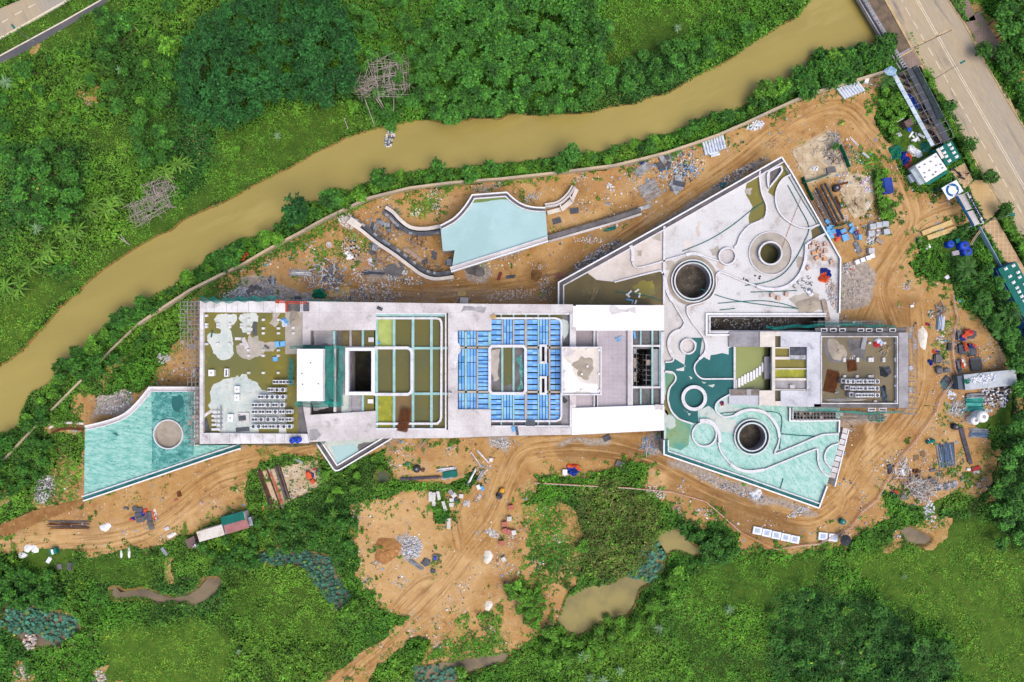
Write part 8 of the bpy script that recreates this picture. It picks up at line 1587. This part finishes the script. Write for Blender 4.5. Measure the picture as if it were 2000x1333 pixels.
# ---- centre south
water_tank(.85, 1.2, BLACK, 815, 915, 'black round drum on the small sandy clearing'); put1(stack(.6, .7, .5, TEALBX, 2), 'green_bin', 797, 906, 0, 'little dark green bin beside the sandy clearing', 'bin'); put1(rocks(22, .5, .5, .18, [RUST, DGREY], .3), 'scrap_heap', 826, 918, 0, 'small rusty heap right of the black drum', 'scrap')
for x, y, w, l, r, lb in [(841,969,.85,2.4,0,'left upright concrete block at the weed patch'),(848,971,.8,2.4,0,'second upright concrete block at the weed patch'),(857,967,.7,2.1,12,'third concrete block, tilted'),(868,987,.75,2.4,20,'concrete block leaning at the right of the weed patch'),(877,1022,.95,2.5,0,'lone long beige block right of the weed patch'),(848,983,.8,1.3,0,'short concrete block half under the weeds')]: put1(stack(w, l, .7, BLOCK, 1), 'concrete_block', x, y, r, lb, 'block')
for x, y, w, l, r, m, lb in [(881,961,1,1.2,35,GREY,'grey box, upper of the tilted pair'),(887,967,1.2,1,35,BLOCK,'pale box, lower of the tilted pair'),(882.5,976,1,.9,0,BLOCK,'pale box above the twin box'),(882,985,1.1,.9,8,BLOCK,'pale twin box beside the dark green cart'),(901,968,1,1,-5,BLOCK,'pale box beside the dirt track'),(935,951,.8,1.1,25,WHITEP,'white carton beside the small blue board'),(942,953.5,.8,1.1,25,LBLUE,'small blue board beside the white carton'),(959,898,.7,.8,0,WHITEP,'white carton near the upper track'),(1103,922,1.1,1.3,0,WHITEP,'white crate left of the blue and orange tarpaulin')]: put1(stack(w, l, .75, m, 2, .03), 'carton', x, y, r, lb, 'box')
put2([('body', stack(.9, 1.5, .6, DGB, 1)), ('handle', bars(2, 1.2, .6, .05, TEALBX, 1, 0, 0))], 'handcart', 892, 978, 20, 'dark green handcart beside the pale boxes', 'cart'); put1(rocks(40, .9, .8, .25, [BLOCK, STONEW], .4), 'broken_pallet', 911, 984, 0, 'broken pale blocks beside the dirt track', 'blocks'); put1(rocks(40, .5, .6, .18, [STONE, STONEW], .2), 'rubble_heap', 936, 971, 0, 'little grey stone heap left of the dumper', 'stones')
pallets([(998,990,10),(985,1022,6),(986,1035,3),(994,1037,-2),(980,1059,8)], BRICK, 'brick_pallet', 'red brick pallet right of the dirt track in the clearing', 'red brick pallets', w=1.15, l=1.1, h=.9, layers=4)
for x, y, r, lb in [(995,1012,5,'white block pallet between the red brick pallets'),(1004,1039,8,'white block pallet right of two joined red pallets'),(984,1091,30,'white block pallet next to the white powder heap')]: put2(pallet(BLOCK, w=1.05, l=1.05, h=.8), 'block_pallet', x, y, r, lb, 'pallet')
put1(mound(1.2, 1.4, .5, WSAND), 'powder_heap', 953, 1088, 0, 'white powder heap with grey core right of the track', 'powder heap', smooth=True); put1(mound(1.0, 1.1, .4, WSAND), 'powder_heap', 954, 1183, 0, 'white streaked powder heap lower down the clearing', 'powder heap', smooth=True); put1(rocks(110, 1.7, .9, .2, [STONEW, CP, STONE], .2), 'rubble_heap', 962, 1042, -30, 'scatter of white broken tile left of the red pallets', 'rubble')
put1(rocks(420, 2.5, 2.8, .22, [STONEW, STONE, CP, GREY], .5), 'rubble_heap', 805, 1070, 0, 'big pale rubble heap in the bare clearing', 'rubble'); put1(mound(4.2, 3.2, .8, mat('brown_earth', (128, 92, 50), (104, 74, 42), 1.2)) if False else mound(3.8, 2.8, .7, mat('tan_earth', (176, 126, 72), (150, 104, 60), .8, (.4, .6), (204, 158, 104), 1.5, (.56, .66))), 'earth_heap', 755, 1075, 0, 'low brown earth heap left of the pale rubble', 'earth heap', smooth=True)
for x, y, w, l, r, m, lb in [(832,1097,2.4,2.0,0,DGB,'dark grey sheets beside the pale rubble heap'),(852,1089,1.9,2.0,-5,DGREY,'brown grey sheets right of the dark ones'),(845,1115,1.2,1.0,25,DGB,'small dark sheet below the others')]: put1(sheets(3, w*.8, l*.8, [m, DGB], .2, .1), 'roof_sheet_pile', x, y, r, lb, 'sheets')
put1(stack(.5, .7, .6, BLUETK, 1), 'blue_box', 850, 1090, 0, 'small bright blue box on the brown grey sheets', 'box', .3); put1(tarp(3.2, 2.8, .8, BLUET, ORANGE, split=.6, ang_=1.4), 'tarpaulin', 1119, 917, -12, 'orange and dark blue tarpaulin heap at the edge of the green', 'tarpaulin')
put1(rocks(90, 2.6, 1.4, .25, [STONE, CREAM, PINKB], .3), 'stone_heap', 1280, 962, -25, 'row of pale stones at the edge of the weeds', 'stones'); put1(stack(2.0, 1.5, .5, DGREY, 2), 'concrete_slab', 1210, 907, -25, 'dark grey slab pile left of the lower podium', 'slab'); put1(stack(1.8, 1.3, .4, DGB, 2), 'board_stack', 1185, 856, 25, 'dark boards at the lower edge of the main building', 'boards'); put1(tangle(36, 3, .05, 2.0, [POLEM, LBLUE, STONEW, mat('pink_sack', (226, 190, 216))], .4), 'scrap_heap', 1268, 868, 0, 'colourful pole scrap by the lower podium corner', 'scrap')
put1(rocks(260, 9.5, 1.0, .2, [STONEW, STONE, PINKB, SLATE], .2), 'rubble_heap', 1430, 955, -19, 'thin strip of rubble along the lower podium wall', 'rubble'); put1(tarp(2.6, 2.2, .35, CP, WHITEP), 'plastic_sheet', 1477, 965, 30, 'curled white plastic strip by the lower podium wall', 'sheet'); put1(tangle(14, 3, .05, 2, [POLEM, WOODG], .4), 'loose_poles', 830, 864, 0, 'loose poles on the grass under the lower roof edge', 'pole'); put1(tangle(24, 2.6, .05, 1.8, [POLEM, WOODG], .5), 'loose_poles', 768, 868, 0, 'loose poles at the tip of the triangular terrace', 'pole'); put1(rocks(70, 2.6, 1.3, .22, [STONEW, CP, STONE], .2), 'rubble_heap', 977, 866, 0, 'pale debris by the lower main wall near the track', 'rubble')
# white panels and parasol
PW = mat('panel_unit', (240, 244, 252), (226, 230, 240), 1, micro=.04)
def panel(): 
    b = MB(); b.box((0, 0, 0), (2.1, 1.75, .5), PW); c = MB(); c.box((0, 0, .5), (1.1, 1.0, .05), mat('panel_grating', (190, 204, 224), (168, 182, 206), 4)); return [('casing', b), ('grating', c)]
o = None
for i, (x, y) in enumerate([(1478,1036),(1496.5,1040.5),(1515,1045),(1533,1049),(1551,1053)]):
    if o is None: o = put2(panel(), 'panel_unit', x, y, -11, 'white square panel unit in the row of five beside the dirt road', 'panel', None, 'row of five white panels')
    else: clone(o, x, y, -11)
for x, y, lb in [(1606,1047,'white panel unit left of the black parasol'),(1626,1049.5,'white panel unit touching the black parasol')]: u = clone(o, x, y, -6, None, lb); del u['group']
pt = thing('parasol', 'black round parasol at the end of the white panels', 'parasol'); b = MB(); n = 12
for i in range(n):
    a0, a1 = 6.2832*i/n, 6.2832*(i+1)/n; b.face([(0, 0, 2.5), (1.3*math.cos(a0), 1.3*math.sin(a0), 1.95), (1.3*math.cos(a1), 1.3*math.sin(a1), 1.95)], BLACK)
    b.bar((0, 0, 2.52), (1.3*math.cos(a0), 1.3*math.sin(a0), 1.97), .02, DGB)
b.build('canopy', pt); b = MB(); b.bar((0, 0, 0), (0, 0, 2.6), .04, STEEL, 6); b.build('pole', pt); place(pt, G_(1644, 1051))
# ---- eastern yard
b = MB(); b.box((0, 0, 0), (11.8, 3.4, 2.6), STEEL); c = MB(); c.box((0, 0, 2.6), (12, 3.6, .12), mat('container_roof', (196, 202, 206), (176, 184, 190), .6, lines=(.5, 20, .03, (160, 168, 174), .5))); d = MB(); d.box((-6.6, 0, 0), (1.2, 3.2, 2.2), mat('dark_slate', (96, 110, 120))); put2([('body', b), ('roof', c), ('end_unit', d)], 'site_container', 1919, 741, 6, 'long grey container loaded with white sacks on its roof', 'container')
put1(rocks(150, 3.0, 1.1, .3, [WHITEP, CP, STONEW], .3), 'sack_heap', 1921, 740, 6, 'white sacks piled on the long grey container', 'sacks', 2.72); put1(tarp(1.3, 1.2, .3, NETD, NET), 'tarpaulin', 1889, 745, 10, 'small green net on the container roof', 'net', 2.75)
put1(rocks(260, 3.6, 3.6, .3, [WHITEP, CP, NAVY, DGB, PALE], .5), 'rubbish_heap', 1944, 767, 0, 'white and blue rubbish heap below the container', 'rubbish'); put1(rocks(60, 2.2, 1.6, .25, [WOOD, STONEW, PINKB], .2), 'rubbish_heap', 1932, 793, 0, 'brown cardboard scraps in the rubbish yard', 'rubbish'); put1(rocks(30, 1.0, 1.2, .3, [WHITEP, CP], .4), 'sack_heap', 1858, 771, 0, 'white sack heap left of the teal pipes', 'sacks'); put1(rocks(80, 5.2, .5, .24, [WHITEP, NETD, CP], .3), 'rubbish_heap', 1895, 802, 0, 'line of litter under the teal pipes', 'rubbish'); put1(bars(6, 3.6, .8, .08, [STEEL, WHITEP], 1, .02, .2), 'frame_rack', 1961, 783, 85, 'upright grey rack at the right of the rubbish yard', 'rack')
put1(tarp(2.6, 3.2, .3, mat('dark_teal_sheet', (88, 120, 120), (70, 100, 102), 1), DGB), 'tarpaulin', 1848, 749, 15, 'dark teal sheet left of the long container', 'tarpaulin')
for x, y, w, l, r, lb in [(1871,656,1.3,2.2,0,'dark grey board stack at the top left of the tool yard'),(1879,682,2.8,2.2,0,'wide dark board stack in the middle of the tool yard'),(1853,679,1.1,1.9,-5,'small dark board stack left of the orange hose'),(1897,686,1.6,2.4,0,'dark board stack with orange straps on the right'),(1870,715,1.1,2.8,10,'tall dark board stack at the bottom of the tool yard'),(1905,712,2.8,3.0,5,'large flat dark board stack at the lower right of the tool yard'),(1829,700,1.7,2.2,0,'dark board stack at the far left of the tool yard'),(1833,723,1.6,1.8,15,'grey board stack below the far left one'),(1893,655,2.8,2.0,0,'dark board stack carrying a red bundle'),(1847,724,1.3,.9,10,'small grey board between the stacks')]: put1(pile(9, w, l, .7, [DGB, DGB, DGREY, mat('grey_board', (120, 122, 128), (100, 102, 108), 1.5), BLACK]), 'formwork_stack', x, y, r, lb, 'boards')
for x, y, w, l, r, a, e, lb in [(1892,650,2.0,1.6,10,ORANGE,REDT,'red and orange bundle on the dark stack'),(1886,677,.8,2.4,15,ORANGE,ORANGE,'orange strap sheet over the middle stack'),(1882,660,1.4,1.6,30,BLUET,ORANGE,'blue and orange flap left of the red bundle'),(1900,676,1.6,1.0,0,BLUET,ORANGE,'blue cover with orange patch on the right stack'),(1881,711,1.0,2.2,10,ORANGE,WHITEP,'orange and white sheet between the lower stacks'),(1826,687,1.7,.8,-10,ORANGE,BLUET,'orange cloth above the far left stack'),(1817,708,1.0,1.6,30,BLUET,BLUET,'blue cloth left of the far left stack'),(1811,634,1.2,.7,-20,REDT,BLUET,'red and blue scrap above the white powder')]: put1(tarp(w, l, .35, a, e), 'tarpaulin', x, y, r, lb, 'tarpaulin', 1.0 if x > 1860 and y > 645 else None)
put1(mound(1.2, 2.4, .5, WSAND), 'powder_heap', 1802, 660, 12, 'tall white and cream powder spill beside the scaffold', 'powder heap', smooth=True); put1(bars(10, 3.4, 1.7, .09, [WHITEP, CP, SLATE], 2, .03, .3), 'timber_stack', 1836, 631, 85, 'stack of white and blue lengths left of the dark shrub', 'timber'); put1(tangle(36, 2.4, .06, 1.4, [DGREY, WOODG, STEEL], .5), 'scrap_heap', 1836, 606, 0, 'dark scrap heap above the white lengths', 'scrap'); put1(rocks(30, .8, 1, .25, [STONE, WHITEP], .3), 'stone_heap', 1838, 663, 0, 'grey stones below the white lengths', 'stones'); put1(rocks(20, .7, 1, .25, [STONE, NET, WHITEP], .3), 'scrap_heap', 1817, 613, 0, 'pale scrap with a teal sack', 'scrap')
b = MB(); b.bar((-.9, 0, .45), (.9, 0, .45), .42, TEALBX, 12); b.bar((-.6, .9, .9), (.4, -.9, .2), .06, WHITEP); put1(b, 'cable_drum', 1815, 862, 15, 'dark teal roll with two pale sticks across it', 'roll')
put1(tangle(90, 3.2, .06, 2.6, [STONE, WOODG, STONEW], .9), 'brushwood_pile', 1787, 949, 0, 'left pile of pale dead sticks', 'sticks'); put1(tangle(80, 3.2, .06, 2.4, [STONE, WOODG, STONEW], .9), 'brushwood_pile', 1808, 958, 0, 'right pile of pale dead sticks', 'sticks'); put1(rocks(90, 1.4, 2.8, .28, [STONEW, STONE, WHITEP], .3), 'rubble_heap', 1815, 1000, 8, 'white rubble tongue running down from the stick piles', 'rubble')
for x, y, w, l, r, m, lb in [(1820,938,2.2,1.3,-35,DGB,'dark board right of the stick piles'),(1762,923,.9,1.4,10,WHITEP,'white crate on the dark board cluster'),(1738,920,1.1,1.6,0,DGB,'dark board cluster left of the scrap frames'),(1736,912,1.1,.9,20,DGB,'dark boards above the cluster'),(1764,970,1.3,1.3,35,DGB,'grey board beside the blue and orange bundle'),(1821,919,1.6,.7,5,DGREY,'dark plank below the blue pipe bundle'),(1904,916,2.0,.8,25,REDT,'dull red plastic piece beside the long dark beam'),(1906.5,923,1.5,.7,5,PALE,'pale boat-like plastic piece below the red one'),(1891,917,.9,.6,0,WHITEP,'white block at the foot of the long dark beam'),(1789,894,1.3,1.2,0,mat('brown_mat', (128, 104, 78)),'brown square mat on the bare yard'),(1802,886,1.2,1.1,15,mat('brown_mat', (128, 104, 78)),'second brown mat, fainter, on the bare yard'),(1879,936,.8,1.2,15,GREY,'grey bag in the weeds below the beam'),(1888,938,.6,1.1,-20,DGB,'grey tile in the weeds below the beam')]: put1(stack(w, l, .1, m, 1, .02) if 'mat' in lb else pile(5, w, l, .4, [m, m, DGREY if m is DGB else m]), 'board_stack', x, y, r, lb, 'boards')
for x, y, lb in [(1834,952,'crumpled foil sheet, left of three'),(1850,950,'crumpled foil sheet, middle of three'),(1863,946,'crumpled foil sheet, right of three')]: put1(tarp(1.8, 1.8, .5, STEEL, PALE), 'foil_sheet', x, y, R(0, 40), lb, 'sheet')
put1(tarp(1.8, 1.5, .5, BLUET, ORANGE, split=.5), 'tarpaulin', 1748, 962, 20, 'blue and orange bundle at the edge of the dark bush', 'tarpaulin'); put1(tangle(34, 2.2, .05, 1.3, [STEEL, WHITEP, POLEM], .4), 'scrap_heap', 1764, 917, 0, 'white wire scrap beside the dark boards', 'scrap'); put1(tangle(16, 2.6, .05, .9, [STEEL, WHITEP], .3), 'scrap_heap', 1763, 904, 30, 'bent pale frames above the wire scrap', 'scrap')
for x, y in [(1785,920),(1792,920),(1791,930)]:
    b = MB(); b.lathe((0, 0, 0), [(.42, 0), (.42, .6), (.3, .6), (.3, .1), (.001, .1)], RUST, 12); put1(b, 'barrel', x, y, 0, 'rusty open barrel in the group of three above the stick piles', 'barrel', None, 'rusty barrels')
# the orange hose round the yard and its twin
for lb, z0, pts in [('thin orange barrier hose running round the eastern yard and the dirt road', .5, [(1861,575),(1863,598),(1870,623),(1864,641),(1860,670),(1859,685),(1864,719),(1869,731),(1853,754),(1835,780),(1827,805),(1787,861),(1756,897),(1740,925),(1712,976),(1682,1000),(1661,1031),(1633,1044),(1600,1062),(1560,1066),(1515,1073),(1445,1039),(1399,998),(1376,979),(1312,961),(1225,953),(1130,948),(1042,943)]), ('orange hose dropping from the gate canopy into the bushes', 1.0, [(1921,440),(1910,455),(1901,467),(1895,478)])]:
    b = MB(); b.path([(*P(x, y, z0), max(gh(x, y), 0)+z0) for x, y in pts], .085 if len(pts) > 5 else .12, HOSE); b.path([(P(x, y, z0)[0]+.3, P(x, y, z0)[1]-.15, max(gh(x, y), 0)+z0) for x, y in pts], .06, PALE)
    tag(b.build('barrier_hose'), lb, 'hose')
# extra loose stuff round the curved walls and the north side
for x, y, n, L, rad, ms, lb in [(770,425,26,2.6,1.6,[DGB,STEEL,WOODG],'boards and bars strewn above the upper curved wall'),(752,455,40,2.4,2.2,[WOODG,STEEL,SLATE,DGB],'jumble of formwork bars between the curved walls'),(812,470,26,2.6,1.8,[WOODG,RUST,STEEL],'loose props on the orange soil under the upper curved wall'),(845,518,30,2.4,2.0,[WOODG,DGB,RUST],'loose bars at the bend of the S-shaped wall'),(745,500,40,2.6,2.2,[WOODG,RUST,STEEL],'tangle of poles outside the S-shaped wall'),(735,515,26,2.4,1.6,[WOODG,RUST,STEEL],'second tangle of poles outside the S-shaped wall'),(905,500,24,2.4,2.0,[POLEM,WOODG],'bars lying under the lower pavilion parapet'),(1010,480,30,2.4,2.2,[POLEM,WOODG,STEEL],'props and bars below the pavilion at its right end'),(1040,470,18,2.2,1.2,[POLEM,WOODG],'few bars by the straight retaining wall'),(980,392,20,2.4,2.4,[WOODG,POLEM],'sticks on the bare slope above the pavilion'),(1640,300,50,2.6,2.6,[STEEL,WOODG,RUST],'long sticks and bars on the edge of the upper pad'),(1600,300,24,2.0,2.2,[WOODG,STONE],'few sticks on the upper concrete pad'),(1665,400,22,2.2,1.8,[RUST,WOODG],'rusty offcuts on the sandy pad'),(610,545,40,2.6,2.2,[STEEL,WHITEP,WOODG],'loose white bars left of the grey scrap tangle'),(520,560,24,2.2,2.0,[SLATE,STEEL,CP],'loose blue grey bars above the left roof')]:
    put1(tangle(n, L, .05, rad, ms, .4), 'loose_bars', x, y, R(0, 90), lb, 'bars')
for x, y, rx, ry, n, ms, lb in [(985,500,3.2,1.0,90,[STONE,DGREY,PINKB],'brown rubble strip below the pavilion parapet'),(1040,385,2.6,1.0,70,[STONE,PALE,GREY],'grey stones above the right end of the pavilion'),(960,366,3.4,.8,90,[STONE,PALE,GREY],'grey stones above the pavilion parapet'),(850,390,2.0,2.6,50,[CREAM,STONE],'cream stones in the weeds left of the pavilion'),(815,415,1.8,1.0,40,[CREAM,WSAND],'cream clods above the upper curved wall'),(790,548,4.0,1.0,110,[STONE,DGREY,STONEW],'rubble along the outside of the wall bend'),(1150,470,3.6,.8,90,[STONE,CREAM,PINKB],'stones along the lower side of the straight retaining wall'),(740,560,5.0,1.0,160,[STONEW,STONE,DGREY,PINKB],'loose rubble on the brown track above the main building'),(1000,575,6.0,1.2,150,[STONEW,STONE,PINKB,CREAM],'litter on the track left of the podium'),(1065,560,1.6,3.0,120,[STONE,DGREY,SLATE,STONEW],'dark rubble by the left podium wall'),(1660,560,2.6,4.0,120,[STONE,PALE,GREY],'pale gravel strewn on the grey ground right of the podium'),(1770,560,1.2,1.0,40,[STONE,CREAM],'few cream stones on the wide dirt area'),(1560,1000,3.0,1.0,90,[STONEW,STONE,CP],'white chips at the lower podium tip'),(1375,1000,2.4,1.0,50,[STONE,CREAM],'stones on the dirt bank above the small pond'),(1660,520,.9,1.0,40,[STONEW,ORANGE,PALE],'white and orange chips right of the podium corner')]:
    put1(rocks(n, rx, ry, .2, ms, .25), 'rubble_patch', x, y, R(-15, 25), lb, 'rubble')
for x, y, n, L, rad, ms, lb in [(1868,668,30,2.2,2.4,[DGREY,STEEL,DGB,WOODG],'loose grey bars between the upper stacks of the tool yard'),(1890,700,34,2.4,2.6,[DGREY,STEEL,DGB,ORANGE],'grey bars and orange ties in the lower tool yard'),(1840,712,16,2,1.6,[DGREY,STEEL],'few bars beside the far left stacks'),(1752,930,24,2,2.0,[STEEL,DGREY,WHITEP],'wire and bars left of the stick piles'),(1835,935,22,2,2.2,[WOODG,STEEL,DGREY],'loose offcuts above the foil sheets'),(1870,795,30,2.2,2.0,[WHITEP,STEEL,DGREY],'scrap bars left of the teal pipes'),(290,1015,24,1.8,2.2,[DGREY,WOODG,STEEL],'offcuts strewn round the left yard cluster')]: put1(tangle(n, L, .05, rad, ms, .4), 'loose_bars', x, y, R(0, 90), lb, 'bars')
# muck: countless crumbs of rubble and litter on the bare earth
b = MB(); lit = [STONEW, STONE, CREAM, PALE, WOOD, DGB, PINKB, STEEL, WSAND, GREY, DGREY, WOODG, CREAM, SAND, SAND, mat('brown_clod', (150, 110, 70), (120, 88, 56), 2), LBLUE]; n = 0
cl_ = [(R(0, 2000), R(100, 1333)) for _ in range(420)]
dz = [[(560,490),(900,545),(1085,560),(1085,590),(600,590)],[(1210,320),(1370,275),(1380,330),(1280,390),(1210,380)],[(1820,600),(1960,690),(1960,800),(1820,860)],[(1740,880),(1890,880),(1900,960),(1740,1000)],[(660,430),(760,400),(800,440),(860,500),(800,540),(690,470)],[(1560,270),(1660,270),(1700,420),(1640,470),(1570,380)]]
while n < 11500:
    if n > 8500:
        q_ = dz[int(n) % 6]; x, y = R(min(p[0] for p in q_), max(p[0] for p in q_)), R(min(p[1] for p in q_), max(p[1] for p in q_))
        if not inside(x, y, q_): continue
    elif R(0, 1) < .6: c = random.choice(cl_); x, y = c[0]+random.gauss(0, 9), c[1]+random.gauss(0, 9)
    else: x, y = R(-20, 2020), R(60, 1340)
    X, Y = P(x, y); i = min(max(int(np.searchsorted(GX, X))-1, 0), len(GX)-1); j = min(max(int(np.searchsorted(GY, Y))-1, 0), len(GY)-1)
    n += .02
    if soil[j, i] < .5 or roadm[j, i] or built[j, i] or riverb[j, i] > .05: continue
    if tw[j, i] > .45 and R(0, 1) < .8: continue
    n += 1; b.rock((X, Y, gz[j, i]), min(.1*math.exp(abs(random.gauss(0, .62))), .42), random.choice(lit), .5)
tag(b.build('rubble_crumbs'), 'countless small stones and litter scattered over the bare orange earth', 'rubble', kind='stuff')
# islet of rubbish in the river
put1(rocks(90, 1.0, 2.2, .3, [DGB, STONE, SLATE, STONEW, CREAM], .3), 'rubbish_islet', 761, 270, -15, 'little islet of stones and rubbish in the brown river', 'rubbish', -1.1)
for o in [o for o in bpy.data.objects if o.get('label') == 'x']:
    for c in list(o.children): bpy.data.objects.remove(c)
    bpy.data.objects.remove(o)
# ================================================================== LIGHT AND CAMERA
w = bpy.data.worlds.new('World'); sc.world = w; w.use_nodes = True; nt = w.node_tree
sky = nt.nodes.new('ShaderNodeTexSky'); sky.sky_type = 'NISHITA'; sky.sun_disc = False
SE, SA = math.radians(62), math.radians(140)
sky.sun_elevation = SE; sky.sun_rotation = SA; sky.air_density = 1.0; sky.dust_density = 4.0; sky.ozone_density = .6
nt.links.new(sky.outputs[0], nt.nodes['Background'].inputs[0]); nt.nodes['Background'].inputs[1].default_value = .15
s = bpy.data.lights.new('sun', 'SUN'); s.energy = .95; s.angle = math.radians(48); s.color = (1, .965, .92)
so = bpy.data.objects.new('sun', s); COL.objects.link(so)
d = Vector((math.sin(SA)*math.cos(SE), math.cos(SA)*math.cos(SE), math.sin(SE))); so.rotation_euler = d.to_track_quat('Z', 'Y').to_euler(); so.location = d*120
cam = bpy.data.cameras.new('camera'); cam.sensor_fit = 'HORIZONTAL'; cam.angle = 2*math.atan(1000*K/H); cam.clip_end = 6000; cam.clip_start = 1
co = bpy.data.objects.new('camera', cam); COL.objects.link(co); co.location = (0, 0, H); sc.camera = co
vs = sc.view_settings; vs.view_transform = 'Standard'; vs.look = 'None'; vs.gamma = 1; vs.exposure = .55
sc.cycles.max_bounces = 5; sc.cycles.diffuse_bounces = 3; sc.cycles.transparent_max_bounces = 8; sc.cycles.caustics_reflective = False; sc.cycles.caustics_refractive = False
